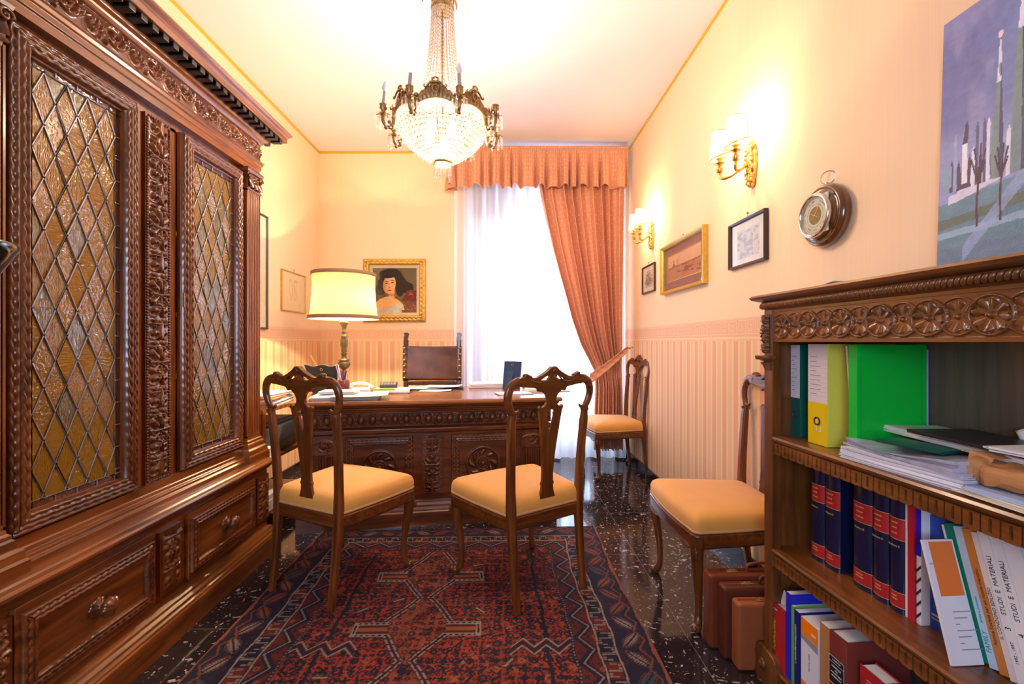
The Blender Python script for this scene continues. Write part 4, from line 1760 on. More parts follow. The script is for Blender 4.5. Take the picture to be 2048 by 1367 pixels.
ZM, ZL, ZB, ZT = .838, .466, .078, 1.308
BW, BD = 1.16, .285
bc = thing('open_bookcase', 'carved walnut open bookcase with rosette apron and crowded shelves at the right', 'bookcase', (BO[0], BO[1], 0), BA)
b = MB()
mould(b, .0, BW, .0, BD, [(-.004, ZT - .052), (.006, ZT - .046), (.006, ZT - .024), (.014, ZT - .022), (.030, ZT - .016), (.036, ZT - .008), (.028, ZT - .001), (.0, ZT)])
b.build('top_board', M_BX, bc, bevel=.001)
b = MB()
for k in range(int(BW / .0125)):
    b.M = Matrix.Translation((-.0 + k * .0125, -.010, ZT - .036)) @ Matrix.Rotation(R(28), 4, 'Y')
    b.ell((0, 0, 0), .0058, .010, .012, nu=8, nv=6)
for k in range(int(BD / .0125)):
    b.M = Matrix.Translation((-.008, -.004 + k * .0125, ZT - .036))
    b.ell((0, 0, 0), .010, .0058, .012, nu=8, nv=6)
b.M = None
b.build('gadroon_moulding', M_BX, bc)
# apron with guilloche rosettes
AZ0, AZ1 = ZM + .312, ZT - .05
b = MB()
b.box(.038, BW, .004, .024, AZ0, AZ1)


def guil(X, Z):
    per = .1205
    zc = (AZ0 + AZ1) / 2 - .002
    x0 = .082
    inner = (Z > AZ0 + .012) & (Z < AZ1 - .012) & (X > .055)
    h = np.where(inner, -.008, 0.0)
    k = np.round((X - x0) / per)
    dx = X - (x0 + k * per)
    dz = Z - zc
    rB = np.hypot(dx, dz) / .041
    k2 = np.floor((X - x0) / per) + .5
    dx2 = X - (x0 + k2 * per)
    rS = np.hypot(dx2, dz) / .041
    for (r, dxx, amp, front) in ((rS, dx2, .014, False), (rB, dx, .016, True)):
        ph = np.arctan2(dz, dxx) + .2
        edge = .76 + .07 * np.cos(8 * ph)
        pet = np.where(r < edge, (.35 + .65 * np.abs(np.cos(4 * ph)) ** .6) * (.3 + .7 * np.clip(r, 0, 1)), 0)
        hh = amp * pet
        hh = np.maximum(hh, amp * 1.25 * np.sqrt(np.clip(1 - (r / .20) ** 2, 0, 1)))
        hh = np.maximum(hh, amp * .85 * np.sqrt(np.clip(1 - ((r - .93) / .085) ** 2, 0, 1)))
        if front:
            h = np.where((r < 1.02) & inner, -.008 + hh, h)
        else:
            h = np.where((r < 1.02) & inner, -.008 + hh, h)
    return h + .0006 * vnoise(X * 500, Z * 500) * inner


relief(.040, BW - .002, AZ0 + .001, AZ1 - .001, .0035, guil, .0016, b)
b.build('rosette_apron', M_BX, bc)
# side panels and posts
b = MB()
b.box(.0, .022, .03, BD, .0, ZT - .05)
b.build('side_panel', M_BZ, bc)
b = MB()
b.box(BW - .022, BW, .03, BD, .0, ZT - .05)
b.build('side_panel', M_BZ, bc)
b = MB()
b.box(.022, BW - .022, BD - .012, BD, .06, ZT - .05)
b.build('back_panel', M_BK, bc)
for x0 in (-.004, BW - .042):
    b = MB()
    b.box(x0, x0 + .042, .0, .032, .07, ZT - .05)
    post = b.build('post', M_BZ, bc, bevel=.0015)
    # carved drop with leaf, then a bracket shelf
    b = MB()
    mould(b, x0 + .002, x0 + .040, -.006, .002, [(.0, 1.085), (.006, 1.088), (.016, 1.094), (.018, 1.100), (.018, 1.104), (.0, 1.106)])
    mould(b, x0 + .005, x0 + .037, -.002, .002, [(.0, 1.055), (.004, 1.070), (.010, 1.080), (.0, 1.085)])
    if x0 < 0:
        b.box(x0 - .018, x0, -.02, .06, 1.090, 1.104)
    b.build('bracket', M_BZ, post, bevel=.001)
    b = MB()
    relief(x0 + .003, x0 + .039, 1.112, 1.242, -.004, lambda X, Z: .004 + candelabra(X, Z, x0 + .021, 1.112, 1.242, .018, .013), .0016, b)
    b.box(x0 + .003, x0 + .039, -.004, .0, 1.112, 1.242)
    b.build('carved_drop', M_BZ, post)
    # scroll foot
    b = MB()
    out = [(x0 - .03, 0), (x0 + .075, 0), (x0 + .075, .09), (x0 + .056, .115), (x0 + .0, .12), (x0 - .022, .115), (x0 - .034, .085), (x0 - .028, .05), (x0 - .034, .025)]
    b.shape(smoothpoly(out, 4), (), .05, Matrix.Translation((0, .012, 0)), bevel=.004)
    b.lathe([(.001, 0), (.018, 0), (.020, .004), (.012, .007), (.006, .012), (.001, .013)], c=(x0 + .008, -.012, .065), seg=20, mat3=np.array(Matrix.Rotation(R(90), 3, 'X')))
    b.build('scroll_foot', M_BZ, post)
for zi, z in enumerate((ZM, ZL, ZB)):
    b = MB()
    xe = .022 if zi < 2 else .022
    b.box(.022, BW - .022, .012, BD - .012, z - .020, z)
    sh = b.build('shelf', M_BX, bc, bevel=.001)
    b = MB()
    xs0, xs1 = .039, BW - .043
    prof = [(.0, z - .060), (.0, z - .022), (-.004, z - .020), (-.010, z - .014), (-.013, z - .007), (-.009, z - .001), (.006, z + .0005), (.014, z + .0005)]
    rows = [[(xs0, .010 + o, zz_), (xs1, .010 + o, zz_)] for o, zz_ in prof]
    b.grid(np.array(rows), 0, False)
    b.box(xs0, xs1, .0101, .026, z - .060, z - .0202)
    b.box(xs0, xs0 + .001, -.002, .026, z - .060, z)
    b.build('shelf_edge', M_BX, sh)
    b = MB()
    x = xs0 + .004
    while x + .032 < xs1:
        out = [(x + .001, z - .022), (x + .001, z - .054), (x + .006, z - .059), (x + .027, z - .059), (x + .032, z - .054), (x + .032, z - .022)]
        hole = [(x + .013, z - .028), (x + .013, z - .050), (x + .0165, z - .053), (x + .020, z - .050), (x + .020, z - .028), (x + .0165, z - .025)]
        b.shape(out[::-1], [hole], .006, Matrix.Translation((0, .0075, 0)))
        x += .0345
    b.build('dentil_band', M_BX, sh)
b = MB()
b.box(.05, BW - .05, .02, .04, .0, ZB - .06)
b.build('base_rail', M_BX, bc)

# ------------------------------------------------------------ side chairs
M_SEAT = plain('gold_velvet', (0.76, 0.365, 0.065), 0.75, sheen=0.25, noise=0.08, nscale=14)
M_GIMP = plain('gold_gimp', (0.66, 0.36, 0.15), 0.8, noise=0.2, nscale=400, bump=0.5)


def yb_(z):
    return np.interp(z, [0, .2, .38, .46, .62, .80, .92, 1.03], [-.252, -.228, -.214, -.214, -.222, -.238, -.250, -.262])


def ringgrid(b, per, prof, c, m=0, smooth=True):
    """per: (n,2) closed outline, prof: (k inset, z)"""
    rows = []
    for k, z in prof:
        p = per + (c - per) * k
        rows.append(np.concatenate([p, np.full((len(p), 1), z)], 1))
    G = np.array(rows)
    b.grid(G, m, smooth, closed_u=True)
    return G


def mirror(pts):
    pts = np.array(pts, float)
    m = pts[::-1].copy()
    m[:, 0] *= -1
    m = m[(m[:, 0] < -1e-6)]
    return np.concatenate([pts, m])


def make_chair(label, group):
    t = thing('side_chair', label, 'chair', (0, 0, 0), 0, group)
    # seat
    cor = np.array([(-.205, -.222), (.205, -.222), (.262, .225), (-.262, .225)])
    per = []
    for i in range(4):
        a, p, n_ = cor[i - 1], cor[i], cor[(i + 1) % 4]
        d0, d1 = (a - p) / np.linalg.norm(a - p), (n_ - p) / np.linalg.norm(n_ - p)
        r = .022 if i < 2 else .04
        for s in np.linspace(0, 1, 7):
            per.append((1 - s) ** 2 * (p + d0 * r) + 2 * s * (1 - s) * p + s * s * (p + d1 * r))
        q0, q1 = p + d1 * r, n_ + (p - n_) / np.linalg.norm(p - n_) * (.022 if (i + 1) % 4 < 2 else .04)
        bow = .014 if i == 2 else (.006 if i in (1, 3) else 0)
        nn_ = np.array([d1[1], -d1[0]])
        for s in np.linspace(0, 1, 12)[1:-1]:
            per.append(q0 + (q1 - q0) * s + nn_ * bow * math.sin(PI * s))
    per = np.array(per)
    c = per.mean(0)
    b = MB()
    G = ringgrid(b, per, [(.03, .392), (-.004, .400), (-.014, .415), (-.012, .437), (.015, .455), (.07, .466), (.18, .474), (.38, .480), (.65, .484), (.999, .485)], c)
    b.build('seat_cushion', M_SEAT, t)
    b = MB()
    ringgrid(b, per, [(.004, .394), (-.018, .397), (-.020, .402), (-.018, .406), (.0, .408)], c)
    b.build('gimp_trim', M_GIMP, t)
    b = MB()
    G = ringgrid(b, per, [(.14, .393), (.0, .393), (-.020, .389), (-.026, .383), (-.018, .376), (-.022, .368), (-.022, .345), (-.012, .337), (.10, .337), (.10, .393)], c)
    # scalloped front apron
    out = [(-.20, .345), (.20, .345), (.20, .318), (.15, .322), (.10, .330), (.05, .326), (.0, .318), (-.05, .326), (-.10, .330), (-.15, .322), (-.20, .318)]
    b.shape(smoothpoly(out, 3), (), .018, Matrix.Translation((0, .226, 0)), bevel=.002)
    b.build('seat_rail', M_CHX, t)
    # front cabriole legs
    for s in (-1, 1):
        b = MB()
        o = np.array([s * .75, .66])
        pr = [(-.006, .388), (.004, .36), (.012, .325), (.010, .28), (.0, .22), (-.010, .15), (-.014, .09), (-.008, .045), (.004, .022), (.016, .012)]
        pr = smoothpoly(pr, 3, closed=False)
        rd = np.interp(-pr[:, 1], [-.39, -.35, -.30, -.22, -.12, -.06, -.03, -.01], [.024, .029, .025, .019, .0145, .0135, .017, .019])
        P = [(s * .224 + o[0] * a, .196 + o[1] * a, z) for a, z in pr]
        b.tube(P, rd, 12)
        b.ell((s * .224 + o[0] * .018, .196 + o[1] * .018, .0165), .021, .021, .0165)
        b.ell((s * .224 + o[0] * .036, .196 + o[1] * .036, .020), .010, .010, .010)
        # carved knee
        for k in range(5):
            a = (k - 2) * .35
            b.ell((s * .224 + o[0] * .030 + a * .022, .196 + o[1] * .034 - s * a * .016 * 0, .335 - .010 * abs(k - 2)), .0065, .0065, .020)
        b.build('front_leg', M_CH, t)
    # rear legs running up into the back posts
    for s in (-1, 1):
        b = MB()
        zz = np.array([0, .06, .16, .26, .36, .42, .50, .60, .70, .78, .825])
        xx = np.array([.186, .186, .187, .188, .190, .191, .194, .197, .201, .205, .205])
        ww = np.array([.015, .016, .0175, .019, .021, .021, .019, .0185, .018, .018, .015])
        P = np.stack([s * xx, yb_(zz), zz], -1)
        b.tube(P, np.stack([ww, ww * .86], -1), up=(0, 1, 0), square=True, smooth=False)
        b.build('rear_leg', M_CH, t, bevel=.002)
    # hooped shoulders
    b = MB()
    for s in (-1, 1):
        hp = smoothpoly([(.150, .966), (.182, .970), (.208, .960), (.225, .937), (.231, .905), (.224, .872), (.210, .842), (.203, .815)], 5, closed=False)
        P = np.stack([s * hp[:, 0], yb_(hp[:, 1]), hp[:, 1]], -1)
        rr = np.interp(np.linspace(0, 1, len(hp)), [0, .3, .7, 1], [.021, .020, .018, .0165])
        b.tube(P, np.stack([rr, rr * .72], -1), 12, up=(0, 1, 0))
        hk = smoothpoly([(.217, .868), (.205, .846), (.190, .838), (.176, .842), (.170, .850)], 4, closed=False)
        P = np.stack([s * hk[:, 0], yb_(hk[:, 1]), hk[:, 1]], -1)
        b.tube(P, np.linspace(.013, .005, len(hk)), 10)
        b.tube([(s * .205, yb_(.826), .820), (s * .205, yb_(.83), .832)], [.0205, .0205], 12)
    # crest rail
    hf = [(0, .936), (.030, .934), (.055, .930), (.064, .922), (.074, .924), (.080, .936), (.115, .943), (.150, .947), (.178, .952), (.182, .986), (.160, .991), (.150, .999), (.138, 1.002), (.128, .994), (.114, .986), (.094, .986), (.068, .996), (.044, 1.008), (.026, 1.019), (.013, 1.030), (0, 1.032)]
    hl = [(.016, .984), (.030, .975), (.050, .972), (.070, .974), (.056, .982), (.036, .990), (.022, .996)]
    hr = [(-x, z) for x, z in hl[::-1]]

    def bend(V):
        V = V.copy()
        V[:, 1] += yb_(V[:, 2])
        return V
    b.shape(smoothpoly(mirror(hf), 2), [hl, hr], .026, bevel=.004, fn=bend)
    for s in (-1, 1):
        b.ell((s * .146, yb_(.99), .996), .014, .016, .009)
        b.ell((s * .125, yb_(.99), .990), .010, .014, .007)
        b.tube([(s * .13, yb_(.98) - .014, .975), (s * .09, yb_(.97) - .016, .962), (s * .05, yb_(.97) - .016, .965), (s * .02, yb_(.99) - .014, .995)], .004, 6)
    b.ell((0, yb_(1.01), 1.012), .014, .018, .018)
    b.ell((0, yb_(.99), .985), .009, .020, .012)
    b.build('crest_rail', M_CHX, t)
    # pierced splat
    hf = [(0, .394), (.066, .396), (.070, .425), (.064, .438), (.053, .434), (.043, .447), (.034, .474), (.031, .498), (.036, .508), (.030, .520), (.029, .56), (.036, .64), (.046, .72), (.056, .79), (.064, .834), (.070, .850), (.062, .860), (.051, .852), (.037, .859), (.026, .872), (.024, .886), (.032, .906), (.049, .920), (.058, .934), (.058, .945), (0, .945)]
    hole = mirror([(0, .730), (.009, .765), (.020, .812), (.017, .824), (.022, .832), (.010, .842), (.004, .858), (0, .866)])
    b = MB()
    b.shape(mirror(hf), [hole[::-1]], .017, bevel=.003, fn=bend)
    b.build('splat', M_CH, t)
    return t


g_ = 'walnut side chairs with gold seats'
ch = make_chair('walnut chair with gold seat on the rug before the desk, nearer the cabinet', g_)
ch.location = (-.776, 2.247, .0125)
ch.rotation_euler = (0, 0, R(-27))
dup(ch, (.080, 2.212, .0125), R(33), 'walnut chair with gold seat on the rug before the right half of the desk', g_)
dup(ch, (.972, 2.03, 0), R(91), 'walnut chair with gold seat against the striped wall beside the bookcase', g_)
dup(ch, (.968, 4.03, 0), R(97), 'walnut chair with gold seat in the far corner beside the terracotta drape', g_)

# ------------------------------------------------------------ leather armchair behind the desk
M_LEA = plain('worn_leather', (0.085, 0.028, 0.014), 0.38, noise=.9, nscale=9, bump=.2)
M_DK = wood('dark_oak', (.022, .009, .005), (.075, .030, .014), 'z')
lc = thing('leather_chair', 'dark oak chair with a worn brown leather back behind the desk', 'chair', (-.63, 3.98, 0), 0)
b = MB()
for s in (-1, 1):
    x = s * .238
    P = [(x, .12 + .00, 0), (x, .12, .45), (x, .135, .80), (x, .145, 1.17)]
    b2 = MB()
    b2.tube(P, [.020, .022, .021, .020], up=(0, 1, 0), square=True, smooth=False)
    b2.shape(smoothpoly([(-.018, 0), (.018, 0), (.021, .012), (.014, .02), (.018, .05), (.024, .066), (.018, .082), (-.006, .084), (-.020, .074), (-.012, .062), (-.018, .045), (-.020, .015)], 3), (), .036, Matrix.Translation((x, .146, 1.150)), bevel=.003)
    b2.build('back_post', M_DK, lc, bevel=.002)
    b2 = MB()
    b2.tube([(x, -.20, 0), (x, -.20, .46)], [.022, .022], up=(0, 1, 0), square=True, smooth=False)
    b2.build('front_leg', M_DK, lc, bevel=.002)
b = MB()
u, v = np.meshgrid(np.linspace(-1, 1, 24), np.linspace(0, 1, 16))
P = np.stack([u * .262, .108 + .03 * (1 - u ** 2) * .8 + .012 * v, .805 + v * .31 - .006 * np.cos(u * 1.5) * (v > .9)], -1)
b.grid(P, 0, True)
o = b.build('leather_back', M_LEA, lc)
md = o.modifiers.new('s', 'SOLIDIFY')
md.thickness = .006
for s in (-1, 1):
    b = MB()
    for k in range(6):
        z = .83 + k * .053
        b.lathe([(.012, 0), (.011, .004), (.006, .008), (.0001, .009)], c=(s * .246, .1, z), seg=12, mat3=np.array(Matrix.Rotation(R(90), 3, 'X')))
    for k in range(30):
        b.ell((s * .262, .104, .81 + k * .0103), .003, .004, .003, nu=5, nv=4)
    tag(b.build('nail_heads', M_BRONZE, lc), kind='stuff')
b = MB()
b.box(-.26, .26, -.22, .11, .42, .47)
b.build('seat', M_LEA, lc, bevel=.01)
b = MB()
b.box(-.22, .22, .115, .15, .765, .80)
b.build('back_rail', M_DK, lc, bevel=.003)

# ------------------------------------------------------------ chandelier
M_CRY = glassy('crystal', (.97, .96, .93), gloss=.06, rough=.12, diff=(1.0, .93, .82), diffw=.09, translucent=True)
M_CRYC = glassy('column_crystal', (.95, .93, .90), gloss=.04, rough=.2, diff=(.86, .74, .66), diffw=.62)
M_CRYD = glassy('crystal_drop', (.97, .96, .95), gloss=.22, rough=.04, diff=(1.0, .95, .9), diffw=.15, translucent=True)
M_BULB = glow('lit_bulb', (1.0, .86, .62), 5.0)
M_BULB2 = glow('lit_candle_bulb', (1.0, .88, .68), 40.0)
M_BOFF = plain('frosted_bulb', (.86, .86, .88), .25)
M_CAND = plain('candle_sleeve', (.45, .36, .38), .6)
chd = thing('chandelier', 'large crystal basket chandelier with bronze candle arms below the ceiling', 'chandelier', (-.302, 2.30, 0))
b = MB()
b.lathe([(.0001, 3.049), (.06, 3.049), (.058, 3.03), (.03, 3.01), (.012, 2.99), (.008, 2.97)], seg=20)
b.cyl((0, 0, 2.98), (0, 0, 2.26), .006)
b.build('ceiling_rose_and_stem', M_BRONZE, chd)
b = MB()
b.lathe([(.052, 2.815), (.060, 2.818), (.060, 2.836), (.052, 2.842), (.046, 2.85)], seg=24)
for k in range(8):
    a = 2 * PI * k / 8 + .3
    ca_, sa = math.cos(a), math.sin(a)
    pr = smoothpoly([(.052, 2.84), (.060, 2.89), (.078, 2.93), (.105, 2.945), (.125, 2.93), (.126, 2.905)], 4, closed=False)
    b.tube([(r_ * ca_, r_ * sa, z) for r_, z in pr], np.interp(np.linspace(0, 1, len(pr)), [0, .5, 1], [.010, .013, .003]), 6, flat=.4)
    pr = smoothpoly([(.050, 2.84), (.040, 2.90), (.036, 2.95), (.045, 2.99)], 3, closed=False)
    b.tube([(r_ * ca_, r_ * sa, z) for r_, z in pr], .012, 6, flat=.35)
b.build('top_crown', M_BRONZE, chd)


def pendant(b, x, y, z, L=.055, r=.0055):
    b.lathe([(.0001, 0), (r * .5, -.004), (r, -L * .25), (r * .75, -L * .7), (r * 1.15, -L * .9), (.0001, -L)], c=(x, y, z), seg=6, cap=False)


for k in range(8):
    a = 2 * PI * k / 8 + .3
    b = MB()
    pendant(b, .127 * math.cos(a), .127 * math.sin(a), 2.905, .075, .007)
    b.build('crystal_drop', M_CRYD, chd)
# strung column above the basket: 30 strands
for k in range(30):
    a = 2 * PI * (k + .5) / 30
    b = MB()
    nb = 25
    for i in range(nb):
        t_ = i / (nb - 1)
        z = 2.812 - t_ * .44
        r_ = .054 + .028 * t_ + .036 * t_ ** 4
        b.ell((r_ * math.cos(a), r_ * math.sin(a), z), .0046 + .0028 * t_, .0046 + .0028 * t_, .0072, nu=6, nv=5)
        if i < nb - 1:
            b.ell((r_ * math.cos(a), r_ * math.sin(a), z - .0092), .0026, .0026, .0034, m=1, nu=5, nv=4)
    b.build('bead_strand', [M_CRYC, M_BRONZE], chd)


def bowl(zz):
    return np.interp(-zz, [-2.285, -2.255, -2.215, -2.17, -2.13, -2.09, -2.065, -2.052], [.232, .232, .222, .196, .160, .110, .068, .046])


for k in range(44):
    a = 2 * PI * (k + .5) / 44
    b = MB()
    z = 2.283
    while z > 2.056:
        r_ = bowl(z)
        sc = min(1, r_ / .16) * .6 + .4
        b.ell((r_ * math.cos(a), r_ * math.sin(a), z), .0105 * sc, .0105 * sc, .0088, nu=7, nv=5)
        b.ell((r_ * math.cos(a), r_ * math.sin(a), z - .0095 * sc), .0036 * sc, .0036 * sc, .0040, m=1, nu=5, nv=4)
        dz = .0185 * (1 if r_ > .19 else max(.35, 1 - (.19 - r_) * 5))
        z -= dz
    b.build('basket_strand', [M_CRY, M_BRONZE], chd)
# arched swags of beads on the rim between arms
for k in range(8):
    b = MB()
    for i in range(15):
        s = i / 14
        a = 2 * PI * (k + s) / 8 + PI / 8 + R(-90)
        z = 2.232 + .018 * math.sin(PI * s)
        b.ell((.234 * math.cos(a), .234 * math.sin(a), z), .0095, .0095, .0105, nu=7, nv=5)
        if .15 < s < .85:
            b.ell((.234 * math.cos(a), .234 * math.sin(a), z - .021), .0095, .0095, .0105, nu=7, nv=5)
    b.build('rim_swag', M_CRY, chd)
# bronze gallery
b = MB()
ns = 321
s = np.linspace(0, 1, ns)
a = 2 * PI * s
loc_ = ((a + R(90)) / (PI / 4) + .5) % 1        # 0 at an arm .. 1 next arm
hgt = .026 + .036 * np.sin(PI * loc_) ** 1.3 + .005 * np.cos(2 * PI * loc_ * 7)
low_ = 2.236 + .020 * np.sin(PI * loc_)
rows = []
for q in np.linspace(0, 1, 9):
    r_ = .236 + .006 * math.sin(q * PI) + .004 * np.cos(loc_ * 60) * math.sin(q * PI)
    rows.append(np.stack([r_ * np.cos(a), r_ * np.sin(a), low_ + hgt * q], -1))
rows = np.array(rows)
b.grid(rows, 0, True)
b.tube(rows[-1], .0045, 6, up=(0, 0, 1), cap=False)
b.tube(rows[0], .0035, 6, up=(0, 0, 1), cap=False)
gal = b.build('bronze_gallery', M_BRONZE, chd)
for k in range(8):
    am = 2 * PI * (k + .5) / 8 + PI / 8 - R(90)
    Mx = Matrix.Translation((.246 * math.cos(am), .246 * math.sin(am), 2.292)) @ Matrix.Rotation(am + R(90), 4, 'Z') @ Matrix.Scale(.8, 4)
    b = MB(Mx)
    ov = [(.012 * math.cos(t), .016 * math.sin(t)) for t in np.linspace(0, 2 * PI, 17)[:-1]]
    o2 = [(.022 * math.cos(t), .027 * math.sin(t)) for t in np.linspace(0, 2 * PI, 17)[:-1]]
    b.shape(o2, [ov[::-1]], .008, bevel=.002)
    for sg in (-1, 1):
        cv = smoothpoly([(0, .030), (.016, .036), (.034, .026), (.052, .006), (.066, .010), (.058, .020)], 4, closed=False)
        b.tube([(sg * x, -.004, z) for x, z in cv], np.linspace(.008, .003, len(cv)), 6)
        cv = smoothpoly([(sg * .004, .030), (sg * .018, .052), (-sg * .004, .060), (-sg * .008, .048)], 4, closed=False)
        b.tube([(x, -.002, z) for x, z in cv], .005, 6)
    b.build('cartouche', M_BRONZE, gal)
# candle arms: state of the eight lights
st = {}
for k in range(8):
    ang = R(-90) + PI / 8 + k * PI / 4
    ca_, sa = math.cos(ang), math.sin(ang)
    b = MB()
    # curved acanthus arm
    pr = smoothpoly([(.232, 2.245), (.240, 2.207), (.248, 2.181), (.278, 2.188), (.291, 2.210), (.290, 2.235)], 5, closed=False)
    b.tube([(r_ * ca_, r_ * sa, z) for r_, z in pr], np.interp(np.linspace(0, 1, len(pr)), [0, .5, 1], [.013, .008, .009]), 8)
    for (r_, z, q) in ((.248, 2.191, .014), (.276, 2.177, .012), (.262, 2.207, .010), (.236, 2.275, .014), (.238, 2.230, .015)):
        b.ell((r_ * ca_, r_ * sa, z), q, q, q * .8, nu=7, nv=5)
    for q in range(6):
        aa = q * PI / 3
        b.tube([(.290 * ca_ + .006 * math.cos(aa), .290 * sa + .006 * math.sin(aa), 2.233), (.290 * ca_ + .022 * math.cos(aa), .290 * sa + .022 * math.sin(aa), 2.241), (.290 * ca_ + .034 * math.cos(aa), .290 * sa + .034 * math.sin(aa), 2.235)], [.007, .006, .0035], 5, flat=.4)
    b.lathe([(.008, 2.230), (.018, 2.237), (.020, 2.241), (.010, 2.245), (.010, 2.257), (.018, 2.267), (.016, 2.279), (.019, 2.285), (.012, 2.286)], c=(.290 * ca_, .290 * sa, 0), seg=12)
    arm = b.build('candle_arm', M_BRONZE, chd)
    for q in range(6):
        aa = q * PI / 3 + .2
        b = MB()
        pendant(b, .290 * ca_ + .032 * math.cos(aa), .290 * sa + .032 * math.sin(aa), 2.233, .062, .0055)
        b.build('crystal_drop', M_CRYD, arm)
    # k: 0 = -67.5deg from +x ... compute where it stands seen from the camera
    tx, ty = -.02 * ca_, -.02 * sa
    rel = (round(math.degrees(ang) + 90) + 360) % 360     # 22,68,112,...
    dead = rel in (67, 68)
    if not dead:
        b = MB()
        b.cyl((.290 * ca_, .290 * sa, 2.283), (.290 * ca_ + tx * .4, .290 * sa + ty * .4, 2.347), .0088)
        b.build('candle_sleeve', M_CAND, arm)
    if rel not in (67, 68, 337, 338):
        lit = rel in (112, 113, 247, 248, 157, 158, 202, 203)
        b = MB()
        b.lathe([(.007, 0), (.013, .010), (.0155, .020), (.011, .036), (.004, .050), (.0001, .056)], c=(.290 * ca_ + tx * .4, .290 * sa + ty * .4, 2.347), seg=14)
        b.build('candle_bulb', M_BULB2 if lit else M_BOFF, arm)
        if lit:
            lamp('candle_light', (.290 * ca_ + tx * .4, .290 * sa + ty * .4, 2.375), P_CANDLE, WARMW, .02, parent=chd)
# basket ring and frame ribs
b = MB()
b.lathe([(.040, 2.046), (.047, 2.046), (.048, 2.060), (.041, 2.060), (.040, 2.046)], seg=28, cap=False)
for q in range(8):
    a = q * PI / 4
    zz = np.linspace(2.30, 2.05, 14)
    b.tube([((bowl(z) - .016) * math.cos(a), (bowl(z) - .016) * math.sin(a), z) for z in zz], .0022, 5)
for z, r_ in ((2.285, .228), (2.20, .20), (2.12, .135)):
    aa = np.linspace(0, 2 * PI, 49)
    b.tube([(r_ * math.cos(x), r_ * math.sin(x), z) for x in aa], .003, 5, up=(0, 0, 1), cap=False)
for q in range(3):
    a = q * PI / 3
    b.tube([(-.22 * math.cos(a), -.22 * math.sin(a), 2.29), (.22 * math.cos(a), .22 * math.sin(a), 2.29)], .003, 5)
b.build('basket_frame', M_BRASS, chd)
b = MB()
for k in range(14):
    a = 2 * PI * k / 14
    b.ell((.030 * math.cos(a), .030 * math.sin(a), 2.044), .008, .008, .009, nu=6, nv=5)
for k in range(6):
    a = 2 * PI * k / 6
    b.ell((.014 * math.cos(a), .014 * math.sin(a), 2.037), .008, .008, .009, nu=6, nv=5)
b.build('bottom_beads', M_CRY, chd)
for k in range(10):
    a = 2 * PI * k / 10
    b = MB()
    pendant(b, .040 * math.cos(a), .040 * math.sin(a), 2.046, .078 if k % 2 else .060, .0058)
    b.build('crystal_drop', M_CRYD, chd)
for k in range(5):
    a = 2 * PI * k / 5 + .4
    x, y = .085 * math.cos(a), .085 * math.sin(a)
    b = MB()
    b.lathe([(.009, 0), (.010, .012), (.016, .03), (.022, .05), (.020, .066), (.010, .078), (.0001, .082)], c=(x, y, 2.14), seg=14)
    b.build('basket_bulb', M_BULB, chd)
    lamp('basket_light', (x, y, 2.19), P_CHAND_IN, WARMW, .03, parent=chd)

# ------------------------------------------------------------ wall sconces
M_SHADE = bpy.data.materials.new('lit_parchment')
M_SHADE.use_nodes = True
nt = M_SHADE.node_tree
nt.nodes.clear()
out = N(nt, 'ShaderNodeOutputMaterial')
tl = N(nt, 'ShaderNodeBsdfTranslucent')
tl.inputs[0].default_value = (.115, .092, .052, 1)
df = N(nt, 'ShaderNodeBsdfDiffuse')
df.inputs[0].default_value = (.60, .50, .34, 1)
m1 = N(nt, 'ShaderNodeMixShader')
m1.inputs[0].default_value = .40
nt.links.new(tl.outputs[0], m1.inputs[1])
nt.links.new(df.outputs[0], m1.inputs[2])
nt.links.new(m1.outputs[0], out.inputs[0])
M_SHADE2 = M_SHADE.copy()
M_SHADE2.name = 'sconce_parchment'
for n_ in M_SHADE2.node_tree.nodes:
    if n_.type == 'BSDF_TRANSLUCENT':
        n_.inputs[0].default_value = (.60, .50, .34, 1)
M_SCB = glow('sconce_bulb', (1.0, .80, .52), 14.0)


